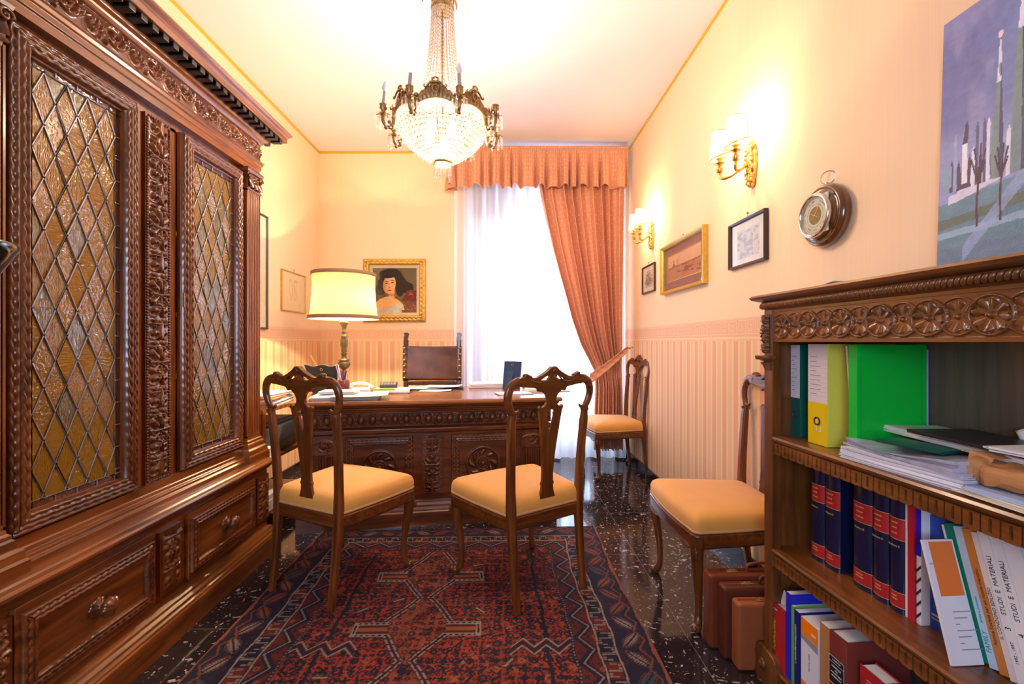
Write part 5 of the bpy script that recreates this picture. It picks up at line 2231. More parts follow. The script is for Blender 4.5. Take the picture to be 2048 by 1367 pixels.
def make_sconce(label, y, z0):
    t = thing('wall_sconce', label, 'wall lamp', (RX, y, z0), R(-90), 'gilt two-light wall sconces')
    b = MB()
    hf = [(0, -.075), (.016, -.072), (.022, -.050), (.030, -.030), (.036, .0), (.044, .03), (.040, .062), (.046, .085), (.034, .105), (.026, .13), (.014, .150), (0, .158)]
    b.shape(smoothpoly(mirror(hf), 3), (), .016, Matrix.Translation((0, -.009, 0)), bevel=.003)
    rs = random.Random(3)
    for (x, z, rx_, rz_) in [(0, .12, .016, .03), (0, .065, .022, .030), (0, .02, .018, .025), (0, -.03, .014, .03), (0, -.060, .010, .014)] + [(s * rs.uniform(.012, .034), z, .010, .016) for z in np.linspace(-.045, .12, 9) for s in (-1, 1)]:
        b.ell((x, -.020, z), rx_, .012, rz_, nu=8, nv=6)
    b.build('backplate', M_GILT, t)
    for s in (-1, 1):
        b = MB()
        p0 = (0, -.03, .035)
        e = (s * .080, -.130, .022)
        pts = smoothpoly([p0, (s * .015, -.055, .022), (s * .035, -.090, -.004), (s * .062, -.120, -.010), (s * .078, -.130, .004), e], 5, closed=False)
        b.tube(pts, .0075, 8)
        b.lathe([(.008, 0), (.015, .004), (.014, .022), (.016, .026), (.009, .030), (.009, .044), (.022, .050), (.024, .053), (.010, .058), (.010, .070), (.018, .076), (.012, .080)], c=e, seg=14)
        arm = b.build('arm', M_GILT, t)
        b = MB()
        b.cyl((e[0], e[1], .10), (e[0], e[1], .150), .009)
        b.build('candle_sleeve', M_CREAMP, arm)
        b = MB()
        b.lathe([(.007, 0), (.015, .015), (.016, .028), (.008, .05), (.0001, .06)], c=(e[0], e[1], .150), seg=12)
        b.build('bulb', M_SCB, arm)
        # curved half shade screening the bulb from the room
        b = MB()
        aa = np.linspace(R(-95), R(95), 20)
        rows = []
        for q in np.linspace(0, 1, 9):
            r_ = .070 - .014 * q
            rows.append(np.stack([e[0] + s * .0 + r_ * np.sin(aa), e[1] + .018 - r_ * 0.95 * np.cos(aa), .098 + .128 * q - .010 * np.cos(aa * 1.5) * (1 - 2 * q) + 0 * aa], -1))
        rows = np.array(rows)
        b.grid(rows, 0, True)
        shd = b.build('half_shade', M_SHADE2, arm)
        b = MB()
        b.tube(rows[0], .0022, 5, up=(0, 0, 1))
        b.tube(rows[-1], .0018, 5, up=(0, 0, 1))
        b.tube(rows[:, 0], .0018, 5)
        b.tube(rows[:, -1], .0018, 5)
        b.build('shade_edge', M_GILT, shd)
        lamp('sconce_light', (e[0], e[1] + .004, .185), P_SCONCE, WARM, .018, parent=t)
    return t


make_sconce('gilt two-light wall sconce above the dark framed print, nearest the barometer', 2.23, 1.990)
make_sconce('gilt two-light wall sconce beside the terracotta drape above the smallest print', 3.74, 1.990)

# ------------------------------------------------------------ table lamp
tl_ = thing('table_lamp', 'lit table lamp with a wide cream drum shade on a turned bronze column', 'table lamp', (-1.19, 3.445, .7905))
b = MB()
b.lathe([(.075, 0), (.077, .010), (.066, .020), (.040, .028), (.024, .045), (.018, .075), (.026, .10), (.026, .125), (.015, .135), (.012, .150), (.020, .158), (.040, .175), (.046, .193), (.040, .210), (.030, .216), (.044, .222), (.044, .227), (.020, .232), (.016, .262), (.028, .272), (.014, .280), (.024, .294), (.020, .304), (.026, .330), (.028, .37), (.022, .395), (.024, .40), (.017, .412), (.013, .424), (.020, .432), (.012, .442), (.016, .47), (.030, .50), (.034, .512), (.010, .516), (.010, .60)], seg=28)
b.build('lamp_column', plain('dark_patinated_bronze', (.17, .125, .055), .38, metal=.6, noise=.4, nscale=60), tl_)
b = MB()
zz = np.linspace(.530, .878, 16)
aa = np.linspace(0, 2 * PI, 97)[:-1]
rows = []
for z in zz:
    q = (z - .530) / .348
    r_ = float(np.interp(q, [0, .1, .35, .7, 1], [.250, .240, .230, .224, .227]))
    rr = r_ * (1 + .004 * np.abs(np.cos(aa * 6)) ** 8)
    rows.append(np.stack([rr * np.cos(aa), rr * np.sin(aa), z + 0 * aa], -1))
rows = np.array(rows)
b.grid(rows, 0, True, closed_u=True)
b.build('lamp_shade', M_SHADE, tl_)
M_BRAID = plain('brown_braid', (.30, .17, .09), .8, noise=.5, nscale=300, bump=.6)
for k, nm in ((0, 'a'), (-1, 'b')):
    b = MB()
    z = zz[k]
    r_ = np.linalg.norm(rows[k][0][:2])
    zo = 0 if k == 0 else -.026
    b.lathe([(r_ + .002, z + zo), (r_ + .006, z + zo + .003), (r_ + .004, z + zo + .013), (r_ + .006, z + zo + .022), (r_ + .002, z + zo + .026)], seg=72, cap=False)
    b.build('braid_trim', M_BRAID, tl_)
for sx_ in (-1, 1):
    b = MB()
    b.lathe([(.010, .60), (.020, .625), (.028, .655), (.026, .685), (.014, .705), (.0001, .71)], c=(.09 * sx_, 0, 0), seg=16)
    b.build('bulb', M_SCB, tl_)
    b = MB()
    b.tube([(0, 0, .575), (.05 * sx_, 0, .57), (.09 * sx_, 0, .585), (.09 * sx_, 0, .602)], .006, 8)
    b.build('bulb_arm', M_BRASS, tl_)
    lamp('table_lamp_light', (.09 * sx_, 0, .66), P_TABLE / 2, (1.0, .72, .38), .012, parent=tl_)
b = MB()
for q in range(3):
    a = q * 2 * PI / 3
    b.cyl((.0, 0, .585), (.200 * math.cos(a), .200 * math.sin(a), .585), .002)
    b.cyl((.200 * math.cos(a), .200 * math.sin(a), .585), (.232 * math.cos(a), .232 * math.sin(a), .560), .002)
b.build('shade_carrier', M_BRASS, tl_)


# ------------------------------------------------------------ framed pictures
def picture(name, label, loc, rz, w, h, fw, dep, fmat, mat_c, matw, fn, nx=120, ny=100, hook=True, carved=False, fname='frame', glaze=True, inner=None):
    t = thing(name, label, 'picture', loc, rz)
    b = MB()
    q = []
    if carved:
        rippleframe(b, -w / 2, w / 2, -h / 2, h / 2, fw, -.012, ridges=2, amp=.010, lam=.045, slope=.020, wig=.004, npx=16)
        for (x0, x1, z0, z1) in ((-w / 2, w / 2, -h / 2, -h / 2 + fw), (-w / 2, w / 2, h / 2 - fw, h / 2), (-w / 2, -w / 2 + fw, -h / 2, h / 2), (w / 2 - fw, w / 2, -h / 2, h / 2)):
            b.box(x0 + .001, x1 - .001, -.016, -.001, z0 + .001, z1 - .001)
        for sx in (-1, 1):
            for sz in (-1, 1):
                for k in range(4):
                    b.ell((sx * (w / 2 - .022 - .018 * k), -.034, sz * (h / 2 - .022)), .013, .008, .010, nu=7, nv=5)
                    b.ell((sx * (w / 2 - .022), -.034, sz * (h / 2 - .022 - .018 * k)), .010, .008, .013, nu=7, nv=5)
    else:
        for side in range(4):
            A = [(-w / 2, -h / 2), (w / 2, -h / 2), (w / 2, h / 2), (-w / 2, h / 2)]
            I = [(-w / 2 + fw, -h / 2 + fw), (w / 2 - fw, -h / 2 + fw), (w / 2 - fw, h / 2 - fw), (-w / 2 + fw, h / 2 - fw)]
            a, c, e, f = A[side], A[(side + 1) % 4], I[(side + 1) % 4], I[side]
            md_ = lambda p_, q_, s_: (p_[0] + (q_[0] - p_[0]) * s_, p_[1] + (q_[1] - p_[1]) * s_)
            prof = [(0, 0), (0, -dep * .8), (.12, -dep), (.45, -dep * .92), (.8, -dep * .72), (1, -dep * .55), (1, -.001)]
            rows = [[(*[md_(a, f, s_)[0]], y_, md_(a, f, s_)[1]), (md_(c, e, s_)[0], y_, md_(c, e, s_)[1])] for s_, y_ in prof]
            b.grid(np.array(rows)[:, ::-1], 0, False)
    fr = b.build(fname, fmat, t)
    iw, ih = w - 2 * fw, h - 2 * fw
    b = MB()
    b.box(-iw / 2 - .002, iw / 2 + .002, -.006, -.0015, -ih / 2 - .002, ih / 2 + .002)
    b.build('mount', mat_c, t)
    pw, ph = iw - 2 * matw, ih - 2 * matw
    if inner is not None:
        b = MB()
        for (x0, x1, z0, z1) in ((-pw / 2 - .006, pw / 2 + .006, -ph / 2 - .006, -ph / 2), (-pw / 2 - .006, pw / 2 + .006, ph / 2, ph / 2 + .006), (-pw / 2 - .006, -pw / 2, -ph / 2, ph / 2), (pw / 2, pw / 2 + .006, -ph / 2, ph / 2)):
            b.box(x0, x1, -.009, -.006, z0, z1)
        b.build('inner_slip', inner, t)
    paint('print', pw, ph, nx, ny, fn, M_PRINT, t, y=-.0068)
    if glaze:
        b = MB()
        b.add([(-iw / 2, -.011, -ih / 2), (iw / 2, -.011, -ih / 2), (iw / 2, -.011, ih / 2), (-iw / 2, -.011, ih / 2)], [(0, 1, 2, 3)])
        b.build('glazing', M_GLAZE, t)
    if hook:
        b = MB()
        b.cyl((0, -.008, h / 2), (0, -.008, h / 2 + .022), .0015)
        b.ell((0, -.008, h / 2 + .024), .004, .006, .004)
        b.build('hanging_hook', M_BRONZE, t)
    return t


M_PRINT = attr_mat('printed_picture', rough=.7)
M_OIL = attr_mat('oil_paint', rough=.5, bump=.5, bscale=160)


def lerpc(a, c, t):
    t = np.clip(t, 0, 1)[..., None]
    return np.asarray(a) * (1 - t) + np.asarray(c) * t


def over(C, mask, col):
    m = np.clip(mask, 0, 1)[..., None]
    return C * (1 - m) + np.asarray(col) * m


def portrait(u, v):
    u = u + .012 * (fbm(u * 9, v * 9, 2) - .5)
    v = v + .012 * (fbm(u * 9, v * 9, 7) - .5)
    C = lerpc(sRGB(112, 100, 62), sRGB(86, 84, 66), fbm(u * 5, v * 5, 1))
    C = over(C, sstep(.5, .75, fbm(u * 8, v * 8, 4)) * .7 * (u > .55), sRGB(120, 92, 60))
    hair, skin, shad = sRGB(28, 16, 16), sRGB(232, 182, 128), sRGB(160, 98, 60)
    # hair mass flowing to the right
    e = np.hypot((u - .43) / .27, (v - .76) / .235)
    C = over(C, sstep(1.05, .95, e), hair)
    tail = (np.abs(v - (.80 - .85 * (u - .50))) < .16 + .02 * np.sin(u * 30)) & (u > .50) & (u < .93)
    C = over(C, tail * 1.0, hair)
    C = over(C, (np.hypot((u - .17) / .12, (v - .52) / .13) < 1) * 1.0, sRGB(60, 48, 34))
    C = over(C, ((u < .30) & (u > .12) & (v > .52) & (v < .74)) * 1.0, hair)
    # red patterned shawl
    sh = sstep(.0, .03, (u - .60) - .55 * (v - .18) * (v < .5) - .10 * (v > .5)) * (v < .50)
    C = over(C, sh, lerpc(sRGB(128, 34, 26), sRGB(64, 22, 20), fbm(u * 22, v * 22, 5)))
    C = over(C, sh * (fbm(u * 30, v * 30, 8) > .68), sRGB(168, 92, 40))
    # shoulders, neck, face
    so = (v < .36 - 1.6 * (u - .36) ** 2) & (v > .06) & (u > .03) & (u < .74 - .25 * v)
    C = over(C, so * 1.0, skin)
    C = over(C, ((u > .36) & (u < .50) & (v > .28) & (v < .56)) * 1.0, skin)
    C = over(C, sstep(.03, 0, np.abs(u - .49 - .1 * (v - .3))) * (v > .3) * (v < .55) * .5, shad)
    f = np.hypot((u - .375 - .10 * (v - .6)) / .145, (v - .635) / .205)
    C = over(C, sstep(1.04, .97, f), skin)
    C = over(C, sstep(1.04, .97, f) * sstep(.06, -.10, u - .34 - .1 * (v - .6)) * .65, shad)
    C = over(C, sstep(1.0, .8, np.hypot((u - .44) / .17, (v - .40) / .035)) * .55, shad)
    C = over(C, (np.hypot((u - .345) / .20, (v - .87) / .10) < 1) * 1.0, hair)
    for ex, ey in ((.315, .655), (.445, .672)):
        C = over(C, sstep(1.1, .7, np.hypot((u - ex) / .036, (v - ey) / .013)), sRGB(40, 22, 20))
        C = over(C, sstep(1.1, .7, np.hypot((u - ex) / .048, (v - ey - .042) / .009)), sRGB(70, 36, 26))
    C = over(C, sstep(.010, .003, np.abs(u - .372)) * (v > .565) * (v < .66) * .7, shad)
    C = over(C, sstep(1.1, .7, np.hypot((u - .378) / .026, (v - .558) / .012)), sRGB(150, 84, 56))
    C = over(C, sstep(1.1, .7, np.hypot((u - .378) / .046, (v - .500) / .018)), sRGB(168, 50, 42))
    C = over(C, (np.hypot((u - .62) / .10, (v - .56) / .20) < 1) * 1.0, hair)
    # white blouse
    C = over(C, sstep(.03, 0, v - .105 - .06 * np.sin(u * 9 + 2.4) - .18 * np.clip(u - .52, 0, 1)) * (u < .66), lerpc(sRGB(214, 222, 216), sRGB(150, 170, 186), fbm(u * 14, v * 14, 6)))
    return C * (.9 + .2 * fbm(u * 40, v * 40, 9))[..., None]


picture('oil_portrait', 'gilt framed oil portrait of a dark haired woman on the back wall', (-1.073, back_y(-1.073), 1.664), -math.atan2(BY0 - BY1, RX - LX), .622, .628, .062, .045, M_GOLDF, plain('linen_slip', (.74, .56, .34), .8), .030, portrait, 260, 260, hook=False, carved=True)


def sketch(seed, base, ink, dens=.62, town=False):
    def fn(u, v):
        C = np.ones(u.shape + (3,)) * base
        n = fbm(u * 16, v * 16, seed, 5)
        reg = sstep(.5, .25, np.hypot(u - .5, (v - .5) * .9))
        C = over(C, sstep(dens - .08, dens + .06, n + .12 * reg) * .75 * (reg > .02), ink)
        if town:
            k = np.floor(u * 14)
            hh = .42 + .34 * h1(k, seed) * np.sin(PI * u)
            C = over(C, (v < hh) * (v > .2) * .35, ink)
            C = over(C, (v < hh) * (v > .2) * ((np.floor(v * 40) % 3 == 0) & (np.abs((u * 14) % 1 - .5) < .25)) * .6, ink)
            C = over(C, (v < .2) * (np.abs(np.sin(v * 90 + 6 * u)) < .3) * .3, ink)
        return C
    return fn


def nudes(u, v):
    C = np.ones(u.shape + (3,)) * sRGB(236, 214, 170)
    ink = sRGB(190, 150, 100)
    for cx, s in ((.33, 0.), (.52, 1.3), (.60, 2.1)):
        for k in (-1, 1):
            x = cx + k * (.05 + .02 * np.sin(v * 14 + s)) + .04 * np.sin(v * 4 + s)
            C = over(C, sstep(.010, .004, np.abs(u - x)) * (v > .25) * (v < .8) * .8, ink)
        C = over(C, sstep(.012, .004, np.abs(np.hypot(u - cx - .03, (v - .83) * 1.2) - .035)) * .8, ink)
    C = over(C, ((u > .72) & (u < .82) & (v > .12) & (v < .2)) * (np.abs(np.sin(v * 130)) < .5) * .5, ink)
    return C


picture('line_drawing', 'thin gilt framed line drawing on the left wall behind the table lamp', (LX, 4.018, 1.583), R(90), .455, .345, .011, .016, M_GOLDF, M_CREAMP, .012, nudes, 110, 90)
picture('tall_print', 'tall print in a thin dark frame on the left wall, half hidden by the cabinet', (LX, 3.235, 1.682), R(90), .65, .87, .014, .02, plain('dark_grey_frame', (.05, .05, .05), .4), M_CREAMP, .06, sketch(5, sRGB(222, 206, 176), sRGB(150, 120, 90)), 80, 100, hook=False)
picture('small_print', 'smallest dark framed engraving on the right wall, nearest the drape', (RX, 3.822, 1.682), R(-90), .322, .235, .014, .018, plain('dark_frame', (.045, .018, .012), .35), M_CREAMP, .034, sketch(9, sRGB(214, 200, 180), sRGB(84, 70, 62), town=True), 100, 80)


def harbour(u, v):
    C = lerpc(sRGB(206, 150, 112), sRGB(226, 178, 138), v)
    C = over(C, (v < .48) * 1.0, sRGB(186, 124, 88))
    q = np.abs(v - .5 - .03 * fbm(u * 20, v * 3, 1))
    C = over(C, (q < .03) * .8, sRGB(120, 70, 56))
    tw = (np.abs(u - .2) < .012) | (np.abs(u - .33) < .007)
    C = over(C, tw * (v > .5) * (v < .78) * .8, sRGB(110, 66, 54))
    C = over(C, (np.hypot((u - .2) / .05, (v - .57) / .07) < 1) * .8, sRGB(116, 66, 56))
    boat = (fbm(u * 12, v * 12, 3) > .52) & (np.abs(v - .34 + .3 * (u - .6)) < .14) & (u > .3)
    C = over(C, boat * .8, sRGB(104, 58, 46))
    C = over(C, (np.abs(v - (.62 - .8 * (u - .45))) < .02) & (u > .45) & (u < .95), sRGB(110, 66, 54)) if False else C
    for k in range(5):
        xx = .42 + .03 * k
        C = over(C, sstep(.008, .002, np.abs((v - .1) - (u - xx) * 1.1)) * (u > xx) * (v < .55) * .7, sRGB(120, 72, 56))
    return C


picture('harbour_print', 'harbour view print in a deep gold frame on the right wall', (RX, 3.087, 1.684), R(-90), .735, .355, .024, .040, M_GOLDF, plain('mauve_mount', (.30, .15, .13), .8, noise=.15, nscale=12), .062, harbour, 160, 90, inner=M_GOLDF)


def castle(u, v):
    C = np.ones(u.shape + (3,)) * sRGB(226, 222, 216)
    m = (u > .14) & (u < .86) & (v > .1) & (v < .86)
    C = over(C, m * 1.0, sRGB(206, 206, 210))
    n = fbm(u * 14, v * 14, 3, 5)
    C = over(C, m * sstep(.50, .66, n) * .6, sRGB(128, 130, 144))
    C = over(C, m * ((np.abs(u - .42) < .05) | (np.abs(u - .62) < .035)) * (v > .3) * (v < .72) * .45, sRGB(140, 148, 170))
    return C


picture('castle_print', 'grey engraving with a white mount in a thin dark frame below the sconce', (RX, 2.268, 1.656), R(-90), .338, .240, .014, .024, plain('dark_frame_b', (.05, .03, .028), .3), M_PAPER, .010, castle, 110, 90)


# large church painting standing on the bookcase top, leaning on the wall
def church(u, v):
    # u 0 = left edge
    u0, v0 = u, v
    u = u * 1.65
    u = u + .010 * (fbm(u * 14, v * 14, 2) - .5)
    v = v + .012 * (fbm(u * 14, v * 14, 6) - .5)
    C = lerpc(sRGB(108, 112, 162), sRGB(88, 96, 154), fbm(u * 3, v * 3, 1))
    C = lerpc(C, sRGB(126, 144, 190), np.clip(u * 1.1 - .25, 0, 1)) if False else C * (1 - np.clip(u * 1.2 - .3, 0, .8)[..., None]) + sRGB(122, 148, 196) * np.clip(u * 1.2 - .3, 0, .8)[..., None]
    C = over(C, sstep(.52, .75, fbm(u * 4, v * 4, 3)) * .4, sRGB(150, 152, 190))
    C = over(C, sstep(.62, .46, v) * .6, sRGB(146, 156, 196))
    # ground
    g = v < .30 + .05 * u
    C = over(C, g * 1.0, lerpc(sRGB(104, 138, 160), sRGB(74, 110, 128), fbm(u * 5, v * 22, 4)))
    C = over(C, (np.abs(v - .215 - .04 * u - .02 * fbm(u * 6, v * 3, 3)) < .018) * .8, sRGB(82, 92, 74))
    C = over(C, (np.abs(v - .18 - .02 * u) < .012) * .7, sRGB(142, 172, 200))
    C = over(C, (v < .13) * .55, sRGB(90, 108, 140))
    C = over(C, (np.abs(v - (.10 + .55 * (u - .2))) < .030) * (u > .2) * .6, sRGB(140, 158, 200))
    # pale wall and town
    C = over(C, (np.abs(v - .325 - .09 * u) < .032) * (u > .15), sRGB(212, 210, 206))
    C = over(C, (np.abs(v - .30 - .11 * u) < .016) * (u > .08), sRGB(190, 192, 214))
    rs = random.Random(4)
    for k in range(16):
        x = .10 + .027 * k
        hh = rs.uniform(.42, .60)
        col = rs.choice([sRGB(62, 58, 94), sRGB(202, 202, 222), sRGB(80, 82, 122), sRGB(142, 150, 190), sRGB(70, 54, 84)])
        C = over(C, (np.abs(u - x) < .012) * (v > .34) * (v < hh - 2.0 * np.abs(u - x)), col)
    C = over(C, (np.abs(u - .20) < .020) * (v > .36) * (v < .50), sRGB(214, 214, 226))
    C = over(C, (np.abs(u - .20) < .020 * np.clip((.58 - v) / .08, 0, 1)) * (v >= .50) * (v < .58), sRGB(58, 42, 66))
    C = over(C, ((u > .03) & (u < .10) & (v > .36) & (v < .44)) * 1.0, sRGB(120, 150, 170))
    # two spires
    for cx, tp, w_ in ((.43, .83, .040), (.565, .975, .050)):
        ww = w_ * np.clip((tp - v) / .30, .12, 1) * (1 - .2 * np.clip((v - .3) / .4, 0, 1))
        m = (np.abs(u - cx) < ww) & (v > .34) & (v < tp)
        C = over(C, m * 1.0, lerpc(sRGB(96, 118, 136), sRGB(120, 142, 132), fbm(u * 20, v * 6, 5)))
        C = over(C, (m & (u > cx + ww * .35)) * 1.0, sRGB(64, 70, 104))
        C = over(C, (np.abs(u - cx) < ww * .8 + .004) * (v > tp - .16) * (v < tp) * (fbm(u * 30, v * 14, 6) > .45), sRGB(206, 206, 222))
        C = over(C, (np.hypot((u - cx) / .018, (v - tp) / .012) < 1) * 1.0, sRGB(216, 200, 206))
    # facade with rose window
    fa = (u > .64) & (v > .35) & (v < .62 + .35 * (u - .64))
    C = over(C, fa * 1.0, lerpc(sRGB(148, 164, 202), sRGB(112, 134, 188), fbm(u * 12, v * 12, 8)))
    r = np.hypot((u - .80), (v - .56) * 1.6)
    C = over(C, (np.abs(r - .05) < .012) | (np.abs(r - .085) < .006), sRGB(196, 206, 226))
    for k in range(6):
        cx = .66 + .07 * k
        C = over(C, (np.abs(u - cx) < .018) * (v > .38) * (v < .49 - 20 * (u - cx) ** 2), sRGB(70, 92, 160))
        C = over(C, (np.abs(np.abs(u - cx) - .024) < .004) * (v > .37) * (v < .50), sRGB(208, 206, 206))
    C = over(C, (np.abs(v - (.66 + .30 * np.sin((u - .6) * 3))) < .006) * (u > .62), sRGB(74, 92, 142))
    # bare trees
    for cx, s_ in ((.30, 1.0), (.46, .8)):
        C = over(C, (np.abs(u - cx - .004 * np.sin(v * 40)) < .009 * s_) * (v > .19) * (v < .36), sRGB(62, 34, 60))
        for k, (a, L_) in enumerate(((-1.0, .10), (-.45, .13), (.25, .14), (.8, .12), (1.2, .08))):
            dx = (u - cx) - (v - .34) * a * .55
            C = over(C, (np.abs(dx) < .006) * (v > .34) * (v < .34 + L_ * s_), sRGB(62, 34, 60))
    return np.clip(C * 1.3, 0, 1) * (.84 + .30 * fbm(u0 * 36, v0 * 60, 9))[..., None]


pa = thing('church_painting', 'large unframed blue painting of a church with spires, standing on the bookcase', 'painting', (1.212, 1.246, 1.3095), 0)
pa.rotation_euler = Euler((R(-1.8), 0, R(-90 + 1.0)), 'XYZ')
b = MB()
b.box(0, .56, -.0, .018, 0, .725)
b.build('stretched_canvas', plain('canvas_edge', (.70, .52, .36), .9), pa)
paint('painted_face', .56, .725, 300, 380, church, M_OIL, pa, y=-.0008, loc=(.28, .3625))

# ------------------------------------------------------------ barometer
M_MAH = wood('polished_walnut_round', (.06, .018, .006), (.16, .052, .014), 'z', rough=.15, coat=.8)
ba = thing('barometer', 'round polished walnut barometer with a pale dial hanging on the right wall', 'barometer', (RX, 1.700, 1.628), R(-90))
RX90 = np.array(Matrix.Rotation(R(90), 3, 'X'))
b = MB()
b.lathe([(.100, 0), (.112, .004), (.118, .016), (.116, .030), (.108, .040), (.100, .043), (.098, .041), (.092, .050), (.084, .056), (.078, .056), (.0001, .050)], seg=64, mat3=RX90)
b.build('turned_case', M_MAH, ba)
b = MB()
b.lathe([(.082, .052), (.084, .060), (.082, .068), (.077, .072), (.072, .070), (.071, .058)], seg=64, mat3=RX90, cap=False)
b.build('bezel', plain('nickel', (.62, .60, .56), .2, metal=.9), ba)


def dial(u, v):
    x, z = (u - .5) * 2, (v - .5) * 2
    r = np.hypot(x, z)
    a = np.arctan2(z, x)
    C = np.ones(u.shape + (3,)) * sRGB(206, 206, 188)
    C = over(C, (r > .60) * (r < .66) * (np.abs(np.sin(a * 40)) < .35), sRGB(60, 60, 56))
    C = over(C, (np.abs(r - .60) < .008) | (np.abs(r - .90) < .008), sRGB(110, 110, 100))
    C = over(C, (r > .74) * (r < .82) * (fbm(a * 9 + 50, r * 20, 3) > .52) * (np.abs(np.sin(a * 2.5)) > .35), sRGB(90, 90, 84))
    C = over(C, (r < .46) * 1.0, lerpc(sRGB(150, 128, 62), sRGB(96, 74, 34), fbm(u * 14, v * 14, 5)))
    C = over(C, (np.abs(r - .46) < .012) * 1.0, sRGB(80, 66, 40))
    return C


di_ = paint('dial', .142, .142, 120, 120, dial, M_PRINT, ba, y=-.0585)
b = MB()
b.M = Matrix.Translation((0, -.0605, 0)) @ Matrix.Rotation(R(35), 4, 'Y')
b.box(-.0012, .0012, -.0005, .0005, -.020, .046)
b.M = Matrix.Translation((0, -.0612, 0)) @ Matrix.Rotation(R(-60), 4, 'Y')
b.box(-.001, .001, -.0005, .0005, -.018, .040)
b.M = None
b.lathe([(.004, .058), (.004, .063), (.0001, .064)], seg=12, mat3=RX90)
b.build('hands', M_BRASS, ba)
b = MB()
b.add([(.071 * math.cos(a_), -.0665, .071 * math.sin(a_)) for a_ in np.linspace(0, 2 * PI, 48, endpoint=False)], [list(range(48))])
b.build('dial_glass', M_GLAZE, ba)
b = MB()
aa = np.linspace(0, 2 * PI, 33)
b.tube([(.024 * math.cos(x), -.010 + .012 * math.cos(x), .146 + .024 * math.sin(x)) for x in aa], .0022, 6, cap=False)
b.cyl((0, -.014, .112), (0, -.014, .126), .005)
b.build('hanging_ring', plain('steel_ring', (.5, .5, .5), .3, metal=.9), ba)

# ------------------------------------------------------------ paper helpers
def stack(name, label, cat, loc, rz, w, d, h, mt, n=10, jit=.002, group=None, seed=1, wave=0.0, rot=None):
    r_ = random.Random(seed)
    rows = []
    nx = 8
    per = [(-w / 2 + w * i / nx, -d / 2) for i in range(nx)] + [(w / 2, -d / 2 + d * i / nx) for i in range(nx)] + [(w / 2 - w * i / nx, d / 2) for i in range(nx)] + [(-w / 2, d / 2 - d * i / nx) for i in range(nx)]
    per = np.array(per)
    for k in range(n):
        a = r_.gauss(0, jit * 6)
        ox, oy = r_.gauss(0, jit), r_.gauss(0, jit)
        q = per * (1 + r_.gauss(0, .006))
        q = np.stack([q[:, 0] * math.cos(a) - q[:, 1] * math.sin(a) + ox, q[:, 0] * math.sin(a) + q[:, 1] * math.cos(a) + oy], -1)
        for z in (k / n, (k + .9) / n):
            zz_ = z * h + wave * z * np.sin(q[:, 0] * 14 + q[:, 1] * 9)
            rows.append(np.stack([q[:, 0], q[:, 1], zz_], -1))
    G = np.array(rows)
    b = MB()
    b.grid(G, 0, False, closed_u=True)
    m = len(per)
    for k, c in ((0, G[0]), (-1, G[-1])):
        cc_ = c.mean(0)
        fs = [[i, (i + 1) % m, m] for i in range(m)]
        b.add(np.vstack([c, cc_]), fs if k else [f[::-1] for f in fs], 0)
    o = b.build(name, mt)
    o.location = loc
    o.rotation_euler = rot if rot is not None else (0, 0, rz)
    return tag(o, label, cat, group)


def sheet(name, label, cat, loc, rz, w, d, mt, curl=(0, 0), group=None, th=.0008, tilt=None):
    u, v = np.meshgrid(np.linspace(-1, 1, 16), np.linspace(-1, 1, 16))
    P = np.stack([u * w / 2, v * d / 2, curl[0] * np.clip(u, 0, 1) ** 2 + curl[1] * np.clip(-u, 0, 1) ** 2 + .0008 * np.sin(3 * u + 2 * v)], -1)
    b = MB()
    b.grid(P, 0, True)
    o = b.build(name, mt)
    s = o.modifiers.new('s', 'SOLIDIFY')
    s.thickness = th
    s.offset = 1
    o.location = loc
    o.rotation_euler = tilt if tilt is not None else (0, 0, rz)
    return tag(o, label, cat, group)


M_LAV = plain('cool_white_paper', (0.76, 0.76, 0.84), .6)
M_ORG = plain('orange_card', (.80, .20, .03), .55)
M_RED = plain('red_cover', (.42, .015, .02), .45)
M_NAVY = plain('navy_cloth', (.008, .010, .045), .25, coat=.4)
M_BLUE = plain('blue_cover', (.01, .06, .42), .4)
M_ULTRA = plain('ultramarine_cover', (.01, .02, .60), .4)
M_GREEN = plain('bright_green_card', (.0, .52, .04), .42)
M_TEAL = plain('dark_green_cover', (.0, .10, .075), .4)
M_YEL2 = plain('yellow_card', (.72, .66, .09), .5)
M_YELD = plain('strong_yellow_card', (.80, .58, .0), .5)
M_BRN = plain('kraft_paper', (.46, .21, .075), .65, noise=.1, nscale=30)
M_TAN = plain('tan_leather', (.30, .085, .028), .45, noise=.15, nscale=50, bump=.15)
M_TAND = plain('dark_brown_leather', (.10, .022, .010), .4, noise=.2, nscale=50, bump=.15)
M_GREY = plain('grey_plastic', (.25, .26, .30), .45)
M_DGREY = plain('dark_plastic', (.03, .03, .035), .4)
M_MAR = plain('maroon_cover', (.22, .035, .028), .5)
M_VELV = plain('black_green_velvet', (.010, .022, .018), .8, sheen=.3)
M_VELB = plain('navy_velvet', (.006, .035, .11), .8, sheen=.3)
M_SILV = plain('silver_frame', (.75, .72, .70), .25, metal=.9)
M_PLAST = plain('glossy_document_sleeve', (.38, .40, .52), .18, coat=.8, noise=.6, nscale=18, bump=1.0)

DT = .7905
# ------------------------------------------------------------ things on the desk


